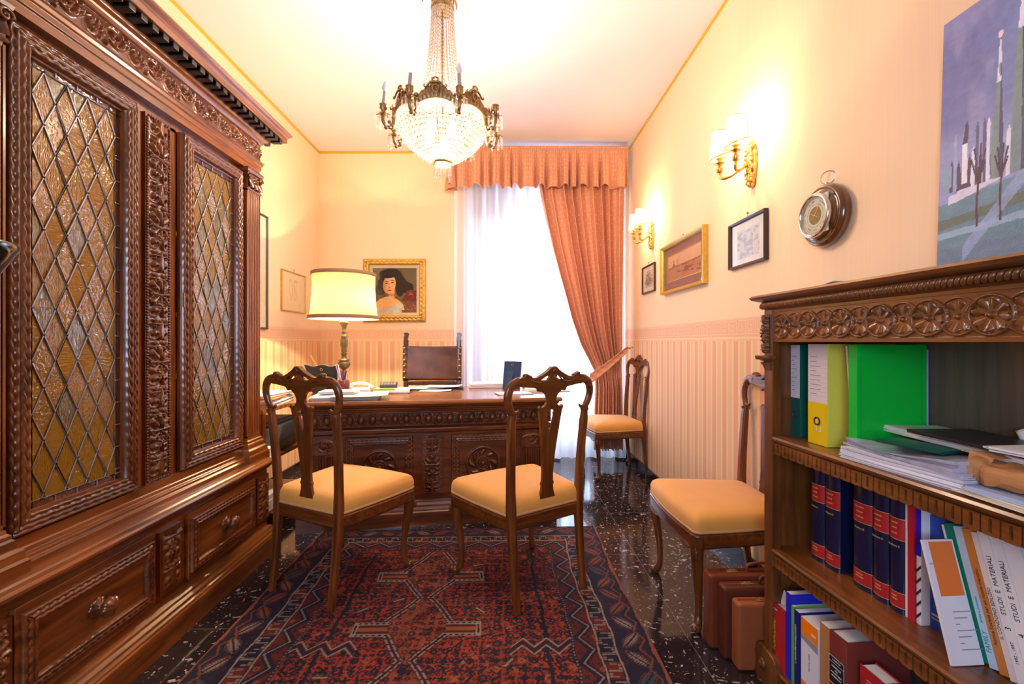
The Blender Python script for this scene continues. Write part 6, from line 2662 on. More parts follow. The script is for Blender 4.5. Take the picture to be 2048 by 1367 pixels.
def easel_frame(label, loc, rz, w, h, mt, edge, wavy, tilt):
    t = thing('photo_frame', label, 'photo frame', loc, rz)
    Mx = Matrix.Rotation(tilt, 4, 'X')
    b = MB()
    n = 24
    top = [(-w / 2 + w * i / n, h + (wavy * math.sin(i / n * PI * 4 + 1.2) if wavy else 0)) for i in range(n + 1)]
    if wavy:
        out = [(-w * .38, 0), (w * .38, 0), (w * .40, h * .4), (w * .46, h * .8)] + top[::-1] + [(-w * .46, h * .8), (-w * .40, h * .4)]
    else:
        out = [(-w / 2, 0), (w / 2, 0), (w / 2, h), (-w / 2, h)]
    b.shape(out, (), .010, Mx @ Matrix.Translation((0, .006, 0)), bevel=.001)
    b.build('frame_edge', edge, t)
    b = MB()
    b.shape([(x * .965, .002 + z * .975) for x, z in out], (), .003, Mx @ Matrix.Translation((0, -.0005, 0)))
    b.build('backing', mt, t)
    b = MB()
    y1 = -h * .42
    b.add([(-w * .12, -.004, h * .62), (w * .12, -.004, h * .62), (w * .17, y1, 0), (-w * .17, y1, 0), (-w * .12, .0, h * .62), (w * .12, .0, h * .62), (w * .17, y1 + .004, 0), (-w * .17, y1 + .004, 0)],
          [(0, 3, 2, 1), (4, 5, 6, 7), (0, 1, 5, 4), (1, 2, 6, 5), (2, 3, 7, 6), (3, 0, 4, 7)])
    if tilt < 0:
        pass
    b.build('easel_strut', mt, t)
    b = MB()
    b.M = Mx
    aa = np.linspace(0, 2 * PI, 17)
    b.tube([(.008 * math.cos(a), -.005, h * .86 + .011 * math.sin(a)) for a in aa], .0014, 5, cap=False)
    b.build('hanging_ring', M_BRASS, t)
    return t


p = onz(650, 786, DT)
easel_frame('dark green velvet backed photo frame with a wavy top, left of the lamp column', (p[0] - .025, p[1] + .055, DT), R(-6), .25, .200, M_VELV, M_VELV, .006, R(14))
p = onz(1022, 777, DT)
easel_frame('navy velvet backed silver photo frame on the right side of the desk', (p[0], p[1], DT), R(-22), .145, .215, M_VELB, M_SILV, 0, R(-12))
# pens
p = onz(688, 787, DT)
cup = thing('pen_cup', 'dark red pen cup full of pens beside the lamp column', 'pen holder', (p[0], p[1], DT), 0)
b = MB()
b.lathe([(.0001, .003), (.033, .003), (.036, .095), (.038, .095), (.038, 0), (.0001, 0)][::-1], seg=20, cap=False)
b.build('cup', plain('dark_red_leather', (.14, .02, .02), .4), cup)
pens = [('red', (.6, .03, .03), -.2, .16), ('orange', (.85, .25, .03), .12, .15), ('blue', (.05, .08, .5), -.32, .165), ('white', (.8, .8, .8), -.28, .20), ('lilac', (.45, .35, .6), -.40, .205), ('black', (.02, .02, .02), .32, .16), ('grey', (.4, .4, .42), .22, .175)]
for i, (nm, c_, tx, L_) in enumerate(pens):
    b = MB()
    b.lathe([(.0008, 0), (.0035, .012), (.004, .014), (.004, L_ - .012), (.003, L_), (.0001, L_)], seg=8)
    o = b.build('pen', plain('pen_' + nm, c_, .3))
    an = i * 2 * PI / len(pens)
    o.location = (p[0] + .017 * math.cos(an) - tx * .04, p[1] + .017 * math.sin(an), DT + .0045)
    o.rotation_euler = (.04 * math.sin(an), tx * .7, 0)
    tag(o, '%s pen standing in the dark red pen cup' % nm, 'pen', 'pens in the cup')
p = onz(632, 778, DT)
b = MB()
b.box(-.006, .006, -.002, .002, 0, .30)
o = b.build('wooden_ruler', plain('ruler_wood', (.55, .33, .12), .5))
o.location = (p[0] + .13, p[1] - .30, DT + .004)
o.rotation_euler = (0, R(-32), 0)
o.location = (p[0] + .155, p[1] - .10, DT + .0045)
tag(o, 'thin wooden ruler leaning beside the wavy dark photo frame', 'ruler')

# telephone
p = onz(717, 779, DT)
ph_ = thing('telephone', 'pale grey telephone with arched handset behind the papers on the desk', 'telephone', (-1.015, 3.29, DT), R(8))
ph_.scale = (.8, .8, .8)
b = MB()
b.box(-.085, .085, -.09, .09, 0, .035)
b.build('phone_body', M_LAV, ph_, bevel=.01, seg=3)
b = MB()
pt = smoothpoly([(-.10, 0, .045), (-.085, 0, .066), (-.04, 0, .080), (.02, 0, .080), (.07, 0, .064), (.09, 0, .045)], 5, closed=False)
b.tube(pt, [.013] * len(pt), 10)
b.ell((-.093, 0, .048), .026, .024, .014)
b.ell((.086, 0, .048), .026, .024, .014)
b.build('handset', M_LAV, ph_)
# calculator
p = onz(752, 783, DT)
ca2 = thing('desk_calculator', 'grey desk calculator with rows of keys right of the telephone', 'calculator', (p[0] + .075, p[1] + .07, DT + .0262), R(12))
b = MB()
b.M = Matrix.Rotation(R(6), 4, 'X')
b.box(-.062, .062, -.07, .07, .008, .028)
b.M = None
b.build('calculator_body', M_DGREY, ca2, bevel=.004)
for i in range(5):
    for j in range(4):
        b = MB()
        b.M = Matrix.Rotation(R(6), 4, 'X')
        b.box(-.054 + i * .022, -.037 + i * .022, -.058 + j * .024, -.042 + j * .024, .028, .033)
        b.build('key', M_GREY, ca2)
p = onz(747, 787, DT)
stack('notepad', 'lime green notepad in front of the grey calculator', 'notepad', (p[0] + .07, p[1] + .015, DT + .0262), R(12), .14, .06, .008, plain('lime_paper', (.30, .55, .05), .6), n=3, seed=3)
p = onz(742, 786, DT)
stack('paper_stack', 'low ragged stack of white papers under the grey calculator', 'papers', (p[0] + .135, p[1] + .06, DT), R(10), .24, .22, .026, M_PAPER, n=8, jit=.004, seed=5)

# big flat piles at the left
stack('paper_stack', 'broad stack of white folders on the left part of the desk, cream folder on top', 'papers', (-1.00, 2.955, DT), R(10), .40, .26, .022, M_PAPER, n=9, jit=.004, seed=7)
sheet('cream_folder', 'cream folder with a turned corner at the near left edge of the desk', 'folder', (-.90, 2.915, DT + .0226), R(12), .34, .24, M_CREAMP, curl=(.006, .002), th=.0022)
stack('paper_stack', 'smaller white paper pile lying on top of the broad folder stack', 'papers', (-1.06, 2.985, DT + .027), R(4), .22, .15, .018, M_LAV, n=12, jit=.003, seed=9)
# centre
p = onz(868, 778, DT)
stack('desk_folder', 'black folder lying before the leather chair under loose papers', 'folder', (p[0], p[1] + .03, DT), R(6), .44, .20, .007, M_BLKC, n=2, jit=.0005, seed=2)
for i, (dx, dy, rz_, w_, d_, c_, lb) in enumerate(((-.05, .04, 10, .28, .19, .010, 'slightly curled white sheet on the black folder, left one'), (.07, .045, -3, .27, .18, .006, 'white sheet on the black folder, right one'))):
    sheet('paper_sheet', lb, 'paper', (p[0] + dx, p[1] + dy, DT + .0078 + .0115 * i), R(rz_), w_, d_, M_LAV if i else M_PAPER, curl=(c_, .002))
sheet('envelope', 'white envelope lying in front of the black folder on the desk', 'envelope', (p[0] + .03, p[1] - .125, DT + .001), R(3), .23, .11, M_PAPER, curl=(.004, 0), th=.003)
# right
p = onz(975, 773, DT)
stack('paper_stack', 'stack of papers and folders left of the navy photo frame', 'papers', (p[0] + .0, p[1], DT), R(5), .29, .21, .034, M_PAPER, n=10, jit=.004, seed=12)
p = onz(1018, 787, DT)
stack('paper_stack', 'thin white folder at the near right edge of the desk', 'papers', (p[0] + .03, p[1] + .0, DT), R(14), .24, .15, .008, M_PAPER, n=3, jit=.003, seed=13)
p = onz(1080, 783, DT)
stack('notepad', 'small cream note block behind the right chair on the desk', 'notepad', (p[0] - .045, p[1], DT), R(-8), .13, .10, .022, M_CREAMP, n=8, jit=.001, seed=14)
stack('paper_stack', 'low pile of papers at the right end of the desk', 'papers', (p[0] + .10, p[1] + .02, DT), R(20), .20, .16, .012, M_LAV, n=5, jit=.004, seed=15)
p = onz(1068, 774, DT)
tc_ = thing('desk_calendar', 'white tent shaped card standing on the right rear of the desk', 'calendar', (p[0], p[1], DT), R(-10))
b = MB()
b.add([(-.09, -.04, 0), (.09, -.04, 0), (.09, 0, .085), (-.09, 0, .085)], [(0, 1, 2, 3)])
b.add([(-.09, .04, 0), (.09, .04, 0), (.09, 0, .085), (-.09, 0, .085)], [(3, 2, 1, 0)])
o = b.build('card', M_PAPER, tc_)
o.modifiers.new('s', 'SOLIDIFY').thickness = .001
b = MB()
for k in range(10):
    aa = np.linspace(0, 2 * PI, 9)
    b.tube([(-.075 + k * .0165, .005 * math.cos(a), .086 + .005 * math.sin(a)) for a in aa], .0008, 4, cap=False)
tag(b.build('wire_binding', M_SILV, tc_), kind='stuff')

# ------------------------------------------------------------ side stand beyond the cabinet
ss = thing('side_stand', 'light brown shelved side stand between the cabinet and the left end of the desk', 'side table', (-1.80, 2.70, 0), 0)
b = MB()
b.box(0, .395, 0, .72, .725, .750)
b.build('stand_top', M_TOP, ss, bevel=.002)
for z in (.115, .42):
    b = MB()
    b.box(.01, .385, .01, .71, z, z + .02)
    b.build('shelf', M_WX, ss, bevel=.002)
for (x, y) in ((.365, .0), (.365, .68), (0, .0), (0, .68)):
    b = MB()
    b.box(x, x + .03, y, y + .035, 0, .725)
    b.build('leg', M_WZ, ss, bevel=.002)
prn = thing('grey_printer', 'grey printer on the shelf of the side stand behind the left chair', 'printer', (-1.62, 3.05, .4405), 0)
b = MB()
b.box(-.15, .165, -.20, .22, 0, .17)
b.box(-.10, .15, -.18, .20, .17, .20)
b.build('printer_body', plain('blue_grey_plastic', (.13, .15, .20), .5), prn, bevel=.012, seg=3)
b = MB()
b.box(.165, .172, -.15, .17, .03, .06)
b.build('paper_slot', M_DGREY, prn)
stack('paper_stack', 'mixed pile of papers on top of the side stand beside the cabinet', 'papers', (-1.58, 2.95, .7505), R(6), .32, .40, .045, M_LAV, n=14, jit=.004, seed=21)
sheet('orange_folder', 'orange red folder lying on the side stand pile beside the cabinet', 'folder', (-1.56, 2.93, .7975), R(10), .30, .34, M_ORG, th=.004)
stack('paper_stack', 'upper pile of white papers resting on the orange folder', 'papers', (-1.58, 2.96, .8045), R(-4), .30, .36, .018, M_PAPER, n=6, jit=.006, seed=22)
stack('paper_stack', 'crumpled pile of papers on the middle shelf of the side stand', 'papers', (-1.55, 2.775, .4405), R(8), .30, .10, .07, M_PAPER, n=12, jit=.004, seed=23)
stack('paper_stack', 'white box file on the lowest shelf of the side stand', 'papers', (-1.55, 2.82, .1355), R(2), .30, .16, .10, M_LAV, n=3, jit=.001, seed=24)

# ------------------------------------------------------------ books and files on the bookcase


def bthing(name, label, cat, x, y, z, lean=0, group=None, yaw=0):
    t = thing(name, label, cat, BC(x, y, z), 0, group)
    Mx = Matrix.Rotation(BA + R(yaw), 4, 'Z') @ Matrix.Rotation(R(-lean), 4, 'Y')
    t.rotation_euler = Mx.to_euler()
    return t


def book(name, label, x0, x1, y, z, dep, h, cov, lean=0, group=None, pages=M_PAPER, hard=False, cat='book', spine_round=0.0, yaw=0):
    """spine faces -y; x0 far edge, x1 near edge (local)"""
    w = x1 - x0
    t = bthing(name, label, cat, x0, y, z, lean, group, yaw)
    c = .0022 if hard else .0008
    b = MB()
    if spine_round:
        n = 12
        a = np.linspace(0, PI, n)
        o_ = [(w / 2 - w / 2 * math.cos(q), -spine_round * math.sin(q)) for q in a]
        P = np.array([[(x, yy_, zz_) for x, yy_ in o_] for zz_ in (0, h)])
        b.grid(P, 0, True)
        i_ = [(x, yy_ + c) for x, yy_ in o_]
        b.add([(x, yy_, h) for x, yy_ in o_] + [(w, .004, h), (0, .004, h)], [list(range(n + 2))])
        b.add([(x, yy_, 0) for x, yy_ in o_] + [(w, .004, 0), (0, .004, 0)], [list(range(n + 2))[::-1]])
    else:
        b.box(0, w, 0, c, 0, h)
    b.box(0, c, c if not spine_round else 0, dep, 0, h)
    b.box(w - c, w, c if not spine_round else 0, dep, 0, h)
    b.build('cover', cov, t)
    g = .003 if hard else 0
    b = MB()
    b.box(c + .0002, w - c - .0002, c + .0003 + (.003 if spine_round else 0), dep - g - .001, g + .0003, h - g - .0003)
    b.build('pages', pages, t)
    return t


Y1 = .095
LH = .300
ve = [(1625, 1651), (1653, 1682), (1709, 1747), (1749, 1781), (1783, 1813)]
rom = ['I', 'II', 'III', 'IV', 'V']
vlab = ['first of the navy law volumes, in the far corner of the second shelf', 'navy law volume with red bands standing before a gap, second from the far end', 'third navy law volume, just after the gap', 'navy law volume marked Volume IV', 'navy law volume marked Volume V, next to the thin white book']
for i, (ua, ub) in enumerate(ve):
    xa, xb = max(.024, bslocal(ua, Y1)), bslocal(ub, Y1)
    t = book('law_volume', vlab[i], xa, xb, Y1, ZL + .0005, .165, LH, M_NAVY, hard=True, spine_round=.012, group='navy law volumes')
    w = xb - xa

    def band(z0, z1, mt, nm, e=.0006):
        a = np.linspace(R(6), PI - R(6), 12)
        P = np.array([[(w / 2 - (w / 2) * math.cos(q), -.012 * math.sin(q) - e, zz_) for q in a] for zz_ in (z0, z1)])
        bb = MB()
        bb.grid(P, 0, True)
        return bb.build(nm, mt, t)
    band(.186, .238, M_RED, 'red_title_band')
    band(.016, .052, M_RED, 'red_foot_band')
    bb = MB()
    a = np.linspace(R(6), PI - R(6), 12)
    for z0 in (.1845, .2375, .0145, .0515):
        P = np.array([[(w / 2 - (w / 2) * math.cos(q), -.012 * math.sin(q) - .0010, zz_) for q in a] for zz_ in (z0, z0 + .0014)])
        bb.grid(P, 0, True)
    for z0, k in ((.227, .30), (.214, .22), (.200, .26), (.042, .22), (.034, .28)):
        a2 = np.linspace(PI / 2 - k * 1.6, PI / 2 + k * 1.6, 8)
        for q0, q1 in zip(a2[:-1], a2[1:]):
            qq = np.linspace(q0, q0 + (q1 - q0) * .72, 3)
            P = np.array([[(w / 2 - (w / 2) * math.cos(q), -.012 * math.sin(q) - .0014, zz_) for q in qq] for zz_ in (z0 - .002, z0 + .002)])
            bb.grid(P, 0, True)
    tag(bb.build('gold_tooling', M_GOLDINK, t), kind='stuff')
    text('Volume ' + rom[i], .0085, (w / 2, -.0132, .168), M_GOLDINK, t, align='CENTER', sx=.9)
# thin books after the volumes
x = bslocal(1813, Y1) + .001
book('thin_book', 'thin white book beside the last navy law volume', x, x + .009, Y1 - .004, ZL + .0005, .15, .290, M_PAPER)
x += .010
book('thin_book', 'slim crimson book between the white and the striped book', x, x + .016, Y1 - .008, ZL + .0005, .15, .288, plain('crimson_cover', (.50, .015, .035), .4))
x += .017
t = book('striped_book', 'narrow book with black and white stripes below an ultramarine top', x, x + .012, Y1 - .002, ZL + .0005, .15, .284, M_PAPER)
b = MB()
b.box(0, .012, -.0006, -.0001, .165, .284)
b.build('blue_spine_panel', M_ULTRA, t)
b = MB()
for k in range(5):
    b.add([(0, -.0007, .010 + k * .028), (.012, -.0007, .026 + k * .028), (.012, -.0007, .034 + k * .028), (0, -.0007, .018 + k * .028)], [(0, 1, 2, 3)])
b.build('black_stripes', M_INK, t)
x += .013
t = book('blue_book', 'blue hardback with a dark red band half hidden by the leaning pamphlet', x, x + .036, Y1 + .020, ZL + .0005, .135, .268, M_BLUE, hard=True)
b = MB()
b.box(0, .040, -.0008, -.0001, .135, .160)
b.build('dark_red_band', M_RED, t)
b = MB()
b.box(.004, .036, -.0007, -.0001, .030, .034)
b.box(.004, .036, -.0007, -.0001, .022, .024)
b.build('gold_lines', M_GOLDINK, t)
# leaning journals
LEAN = 15.5
x = bslocal(1900, .024)
t = book('pamphlet', 'white leaning pamphlet with an orange square on its cover', x, x + .006, .024, ZL + .0005, .072, .246, M_LAV, lean=LEAN)
b = MB()
b.box(.0061, .0064, .012, .068, .132, .242)
b.build('orange_square', M_ORG, t)
b = MB()
for k in range(7):
    b.box(.0061, .0063, .030, .080 - .02 * (k % 3), .100 - k * .012, .102 - k * .012)
b.box(.0061, .0063, .004, .030, .196, .198)
b.build('printed_lines', M_GREYINK, t)
xj = bslocal(1950, .10)
M_LBL = plain('pale_blue_cover', (.50, .66, .78), .45)
M_OCH = plain('orange_ochre_cover', (.62, .22, .035), .5)
M_PINKW = plain('warm_white_cover', (.80, .70, .62), .5)
jr = [('thin_book', 'thin white leaning book between the pamphlet and the green one', .005, M_PAPER, [], .270),
      ('journal', 'leaning book with a plain sea green spine', .020, plain('sea_green_cover', (.0, .22, .14), .4), [], .276),
      ('journal', 'leaning pale blue spined book with teal lettering', .017, M_LBL, [('FAMILY', .014, .030, 'teal'), ('diritto e processo', .008, .085, 'teal')], .278),
      ('journal', 'leaning orange book titled Nuove Societa per un nuovo mercato', .017, M_OCH, [('Nuove Società per un nuovo mercato', .0105, .055, 'ink')], .280),
      ('journal', 'leaning warm white book titled Il condono edilizio', .012, M_PINKW, [('IL CONDONO EDILIZIO', .010, .075, 'ink')], .280),
      ('journal', 'leaning white journal lettered Studi e Materiali, touching the condono edilizio book', .021, M_PAPER, [('STUDI  E  MATERIALI', .0135, .128, 'ink'), ('3', .016, .100, 'ink'), ('1992 - 1997', .009, .040, 'ink')], .296),
      ('journal', 'leaning white journal lettered Studi e Materiali, one place away from the condono edilizio book', .022, M_PAPER, [('STUDI  E  MATERIALI', .0135, .128, 'ink'), ('4', .016, .100, 'ink'), ('1997 - 1998', .009, .040, 'ink')], .296),
      ('journal', 'white journal at the near end of the leaning row', .030, M_PAPER, [], .296)]
M_TEALI = plain('teal_ink', (.0, .28, .30), .5)
lw_ = 1 / math.cos(R(LEAN))
for nm, lb, w, cv, tx, hh in jr:
    t = book(nm, lb, xj, xj + w, .10, ZL + .0005, .155, hh, cv, lean=LEAN)
    for s_, sz, z_, ik in tx:
        text(s_, sz, (w * .5, -.0004, z_), M_TEALI if ik == 'teal' else M_INK, t, vert=True, sx=.9)
    xj += w * lw_ + .0012

# binders on the middle shelf
def binder(label, ua, ub, y, dep, h, cov, lab, low, name='ring_binder', ringm=None, num=''):
    xa, xb = max(.024, bslocal(ua, y)), bslocal(ub, y)
    w = xb - xa
    t = bthing(name, label, 'binder', xa, y, ZM + .0008)
    b = MB()
    b.box(0, w, 0, .003, 0, h)
    b.box(0, .003, .003, dep, 0, h)
    b.box(w - .003, w, .003, dep, 0, h)
    b.build('cover', cov, t, bevel=.0008)
    b = MB()
    b.box(.004, w - .004, .01, dep - .012, .004, h - .018)
    b.build('papers_inside', M_PAPER, t)
    b = MB()
    b.box(.001, w - .001, -.0006, -.0001, h * .42, h - .001)
    b.build('spine_label', lab, t)
    b = MB()
    b.box(.001, w - .001, -.0006, -.0001, 0.002, h * .415)
    b.build('lower_spine', low, t)
    b = MB()
    for k in range(9):
        z = h * .50 + k * .014
        b.box(w * .12, w * (.35 + .35 * h1(k, 3 + h)), -.0010, -.0007, z, z + .0022)
        b.box(.002, w - .002, -.0009, -.0007, z - .005, z - .0046)
    b.build('handwriting', M_GREYINK, t)
    b = MB()
    b.M = Matrix.Translation((w / 2, -.001, h * .235)) @ Matrix.Rotation(R(90), 4, 'X')
    b.lathe([(.0085, 0), (.0125, 0), (.0130, .002), (.0105, .003), (.0085, .0022), (.0085, 0)], seg=24, cap=False)
    b.build('finger_ring', M_DGREY, t)
    b = MB()
    b.M = Matrix.Translation((w / 2, -.0008, h * .235)) @ Matrix.Rotation(R(90), 4, 'X')
    b.lathe([(.0001, .0008), (.0085, .0008)][::-1], seg=20, cap=False)
    b.build('ring_hole', ringm, t)
    return t, w


t, w = binder('dark green lever arch binder with a white label in the far corner', 1576, 1600, .075, .19, .302, M_TEAL, M_LAV, M_TEAL, ringm=M_TEAL)
b = MB()
t, w = binder('yellow lever arch binder with a pink and white label', 1616, 1655, .055, .215, .305, M_YEL2, plain('pinkish_label', (.72, .66, .70), .6), M_YELD, ringm=M_YEL2)
text('1.2', .022, (w * .40, -.0009, .048), M_PAPER, t)
xw = bslocal(1690, .06)
o = bthing('document_sleeve', 'white document sleeve leaning between the yellow binder and the green folder', 'folder', xw + .010, .075, ZM + .0008, lean=5.0)
b = MB()
b.box(0, .006, 0, .17, 0, .300)
b.build('sleeve', M_LAV, o)
b = MB()
b.box(.0061, .0064, .020, .034, .190, .225)
b.box(.0061, .0064, .020, .032, .250, .262)
b.build('printed_mark', M_GREYINK, o)
xg = bslocal(1706, .055) + .012
o = bthing('green_folder', 'bright green box folder standing on the middle shelf with its side to the room', 'folder', xg - .028, .055, ZM + .0008)
b = MB()
b.box(0, .028, 0, .205, 0, .304)
b.build('folder_body', M_GREEN, o, bevel=.0015)
b = MB()
b.box(.0281, .0285, .012, .0125, .01, .295)
b.box(.0281, .0285, .190, .1905, .01, .295)
b.build('crease_lines', plain('crease_green', (.0, .20, .012), .5), o)
o = bthing('document_sleeve', 'pale blue document sleeve standing behind the bright green folder', 'folder', xg - .010, .240, ZM + .0008)
b = MB()
b.box(0, .005, 0, .030, 0, .290)
b.build('sleeve', plain('pale_blue_sleeve', (.35, .48, .85), .5), o)

# heap of papers on the middle shelf
zs = ZM + .0008
stack('paper_stack', 'thick stack of white papers at the edge of the middle shelf under the clear sleeve', 'papers', BC(.462, .115, zs), BA + R(2), .30, .20, .032, M_LAV, n=16, jit=.0022, seed=31, wave=.002)
stack('clear_sleeve', 'crumpled glossy grey blue document sleeve bulging on the white stack', 'document sleeve', BC(.462, .125, zs + .0325), BA + R(-4), .31, .205, .020, M_PLAST, n=4, jit=.004, seed=32, wave=.012)
stack('dark_leaflets', 'small dark teal leaflets on top of the grey blue sleeve at its front', 'leaflets', BC(.47, .080, zs + .0615), BA + R(14), .14, .09, .006, M_TEAL, n=3, jit=.003, seed=33)
stack('paper_stack', 'pile of white sheets on top of the clear sleeve', 'papers', BC(.50, .185, zs + .066), BA + R(-6), .36, .14, .020, M_PAPER, n=8, jit=.004, seed=34, wave=.002)
stack('black_folder', 'black folder lying on top of the paper heap', 'folder', BC(.60, .165, zs + .0855), BA + R(-4), .36, .16, .009, M_BLKC, n=2, jit=.001, seed=35)
sheet('business_card', 'white card with dark print propped at the foot of the green folder', 'card', BC(.385, .19, zs + .0795), BA + R(5), .085, .05, M_PAPER, th=.001, tilt=None)
o = sheet('paper_sheet', 'pale sheet corner sticking up behind the black folder', 'paper', BC(.60, .245, zs + .105), 0, .10, .07, M_LAV, th=.001)
o.rotation_euler = (Matrix.Rotation(BA + R(8), 4, 'Z') @ Matrix.Rotation(R(80), 4, 'X') @ Matrix.Rotation(R(30), 4, 'Z')).to_euler()
stack('paper_stack', 'low layer of coloured leaflets under the brown parcel', 'leaflets', BC(.755, .10, zs), BA + R(-3), .30, .19, .012, M_CREAMP, n=5, jit=.005, seed=36)
stack('paper_stack', 'blue tinted papers just under the brown parcel', 'papers', BC(.76, .11, zs + .0125), BA + R(4), .28, .17, .008, plain('blue_tint_paper', (.40, .50, .72), .5), n=3, jit=.004, seed=37)
stack('envelope', 'large white envelope lying behind the brown parcel', 'envelope', BC(.745, .208, zs + .0215), BA + R(-2), .31, .118, .040, M_PAPER, n=5, jit=.004, seed=38, wave=.003)
stack('envelope', 'white envelope on top of the heap nearest the right edge', 'envelope', BC(.77, .165, zs + .092), BA + R(7), .30, .19, .012, M_PAPER, n=3, jit=.006, seed=39, wave=.003)
# kraft parcel
kp = bthing('kraft_parcel', 'crumpled brown kraft paper parcel at the right on the middle shelf', 'parcel', .60, .025, zs + .022)
n1, n2 = 36, 28
u, a = np.meshgrid(np.linspace(0, 1, n1), np.linspace(0, 2 * PI, n2, endpoint=False), indexing='ij')
wv = .050 * (1 - .25 * np.exp(-((u - .05) / .04) ** 2))
se = lambda c: np.sign(c) * np.abs(c) ** .55
yy = .060 + wv * se(np.cos(a))
zz = .024 + .021 * se(np.sin(a)) * (1 - .15 * u) + .008 * (vnoise(u * 9 + 3, a * 1.6, 4) - .5) * 2 * np.exp(-u * 1.5)
xx = .005 + u * .33 + .010 * (vnoise(a * 2, u * 3, 9) - .5)
zz = np.maximum(zz + .010 * (vnoise(u * 14, a * 2.2, 12) - .5), .001)
b = MB()
G = np.stack([xx, yy, zz], -1)
b.grid(G[:, ::-1], 0, False, closed_u=True)
b.add(G[0], [list(range(n2))])
b.add(G[-1], [list(range(n2))[::-1]])
b.build('wrapping', M_BRN, kp)
b = MB()
pts_ = [(.0, .020, .010), (-.012, .045, .060), (.03, .05, .052), (.035, .02, .022), (.01, .012, .004), (.05, .10, .056), (-.004, .09, .056)]
b.add(pts_, [(0, 3, 2, 1), (0, 4, 3), (1, 2, 5, 6)])
o = b.build('folded_flap', M_BRN, kp)
o.modifiers.new('s', 'SOLIDIFY').thickness = .0012
# sheet on the very top
sheet('paper_sheet', 'lavender white sheet lying on the bookcase top with a curled corner', 'paper', BC(.17, .06, ZT + .0010), BA + R(2), .22, .10, plain('lilac_paper', (.62, .60, .80), .6), curl=(.010, .002))

# bottom shelf
zb = ZB + .0008
X9 = [bslocal(u_, .012) for u_ in (1546, 1571, 1573.5, 1583, 1584, 1589, 1590, 1600, 1602, 1636, 1637.5, 1659, 1661, 1696, 1714, 1776)]
t = book('form_book', 'red book titled Formulario with a cream bookmark, first on the bottom shelf', X9[0], X9[1], .012, zb, .15, .205, M_RED, hard=True, spine_round=.006)
text('FORMULARIO', .018, (.017, -.0068, .055), M_YELD, t, vert=True, sx=.9)
text('FORMULARIO', .0045, (.017, -.0068, .190), M_PAPER, t, align='CENTER')
b = MB()
b.add([(.008, .02, .2005), (.026, .025, .2005), (.024, .035, .238), (.012, .03, .247)], [(0, 1, 2, 3)])
o = b.build('bookmark', M_CREAMP, t)
o.modifiers.new('s', 'SOLIDIFY').thickness = .001
book('thin_folder', 'tall ultramarine folder leaning beside the red Formulario book', X9[2], X9[3], .010, zb, .18, .275, M_ULTRA)
t = book('thin_book', 'slim lime green book squeezed beside the ultramarine folder', X9[4], X9[5], .010, zb, .17, .245, plain('lime_cover', (.12, .45, .06), .4))
t = book('thin_book', 'slim dark navy book with white spine lettering beside the lime green one', X9[6], X9[7], .010, zb, .17, .240, plain('deep_blue_cover', (.01, .012, .20), .35))
text('IL NUOVO DIRITTO DELLE SOCIETA', .0075, (.006, -.0004, .075), M_WHITEINK, t, vert=True)
stack_o = bthing('white_folder', 'tall white folder behind the orange and white brochure', 'folder', X9[8] + .003, .158, zb, lean=0)
b = MB()
b.box(0, .040, 0, .10, 0, .290)
b.build('folder_body', M_LAV, stack_o, bevel=.001)
t = book('brochure', 'white brochure with an orange head on the bottom shelf', X9[8], X9[9], .012, zb, .14, .235, M_LAV)
wb_ = X9[9] - X9[8] - .0005
b = MB()
b.box(.0005, wb_, -.0005, -.0001, .185, .234)
M_VOR = plain('vivid_orange', (.95, .24, .0), .5)
b.build('orange_head', M_VOR, t)
b = MB()
b.box(.0005, wb_, -.0005, -.0001, .002, .045)
b.build('orange_foot', M_VOR, t)
b = MB()
b.add([(.0005, -.0006, .170), (wb_, -.0006, .160), (wb_, -.0006, .184), (.0005, -.0006, .184)], [(0, 1, 2, 3)])
b.build('grey_swoosh', M_GREYINK, t)
text('2008', .010, (wb_ * .6, -.0007, .205), M_PAPER, t)
text('DIRITTURA CARGO', .006, (wb_ * .5, -.0004, .088), M_INK, t, vert=True)
book('kraft_folder', 'plain brown cardboard file between the brochure and the maroon manual', X9[10], X9[11], .016, zb, .18, .262, M_BRN)
wm_ = X9[13] - X9[12]
t = book('manual', 'maroon manual with a black title label on the bottom shelf', X9[12], X9[13], .010, zb, .18, .268, M_MAR, hard=True, spine_round=.005)
b = MB()
b.box(.004, wm_ - .004, -.0058, -.0050, .130, .205)
b.build('black_label', M_BLKC, t)
b = MB()
for (x0, x1, z0, z1) in ((.004, wm_ - .004, .130, .1312), (.004, wm_ - .004, .2038, .205), (.004, .0052, .13, .205), (wm_ - .0052, wm_ - .004, .13, .205), (.004, wm_ - .004, .188, .1888)):
    b.box(x0, x1, -.0061, -.0059, z0, z1)
b.build('label_rule', M_WHITEINK, t)
for s_, sz, z_ in (('A. JANNUZZI', .0048, .196), ('MANUALE', .0070, .178), ('DELLA', .0036, .1695), ('VOLONTARIA', .0058, .161), ('GIURISDIZIONE', .0048, .152)):
    text(s_, sz * min(1, wm_ / .048), (wm_ / 2, -.0061, z_), M_WHITEINK, t, align='CENTER')
t = bthing('code_book', 'thick red Codici book turned so its spine faces the room end', 'book', X9[14], .020, zb)
b = MB()
b.box(0, .075, 0, .003, 0, .235)
b.box(0, .075, .042, .045, 0, .235)
b.box(.072, .075, .003, .042, 0, .235)
b.build('cover', M_RED, t, bevel=.001)
b = MB()
b.box(.002, .0715, .0032, .0418, .004, .231)
b.build('pages', M_PAPER, t)
text('CODICI', .024, (.0753, .0225, .060), M_PAPER, t, vert=True, rot=Matrix.Rotation(R(90), 4, 'Z'), sx=.9)
b = MB()
b.box(.020, .052, -.0004, -.0001, .205, .208)
b.box(.020, .052, -.0004, -.0001, .196, .199)
b.build('title_lines', plain('pink_ink', (.7, .25, .30), .5), t)
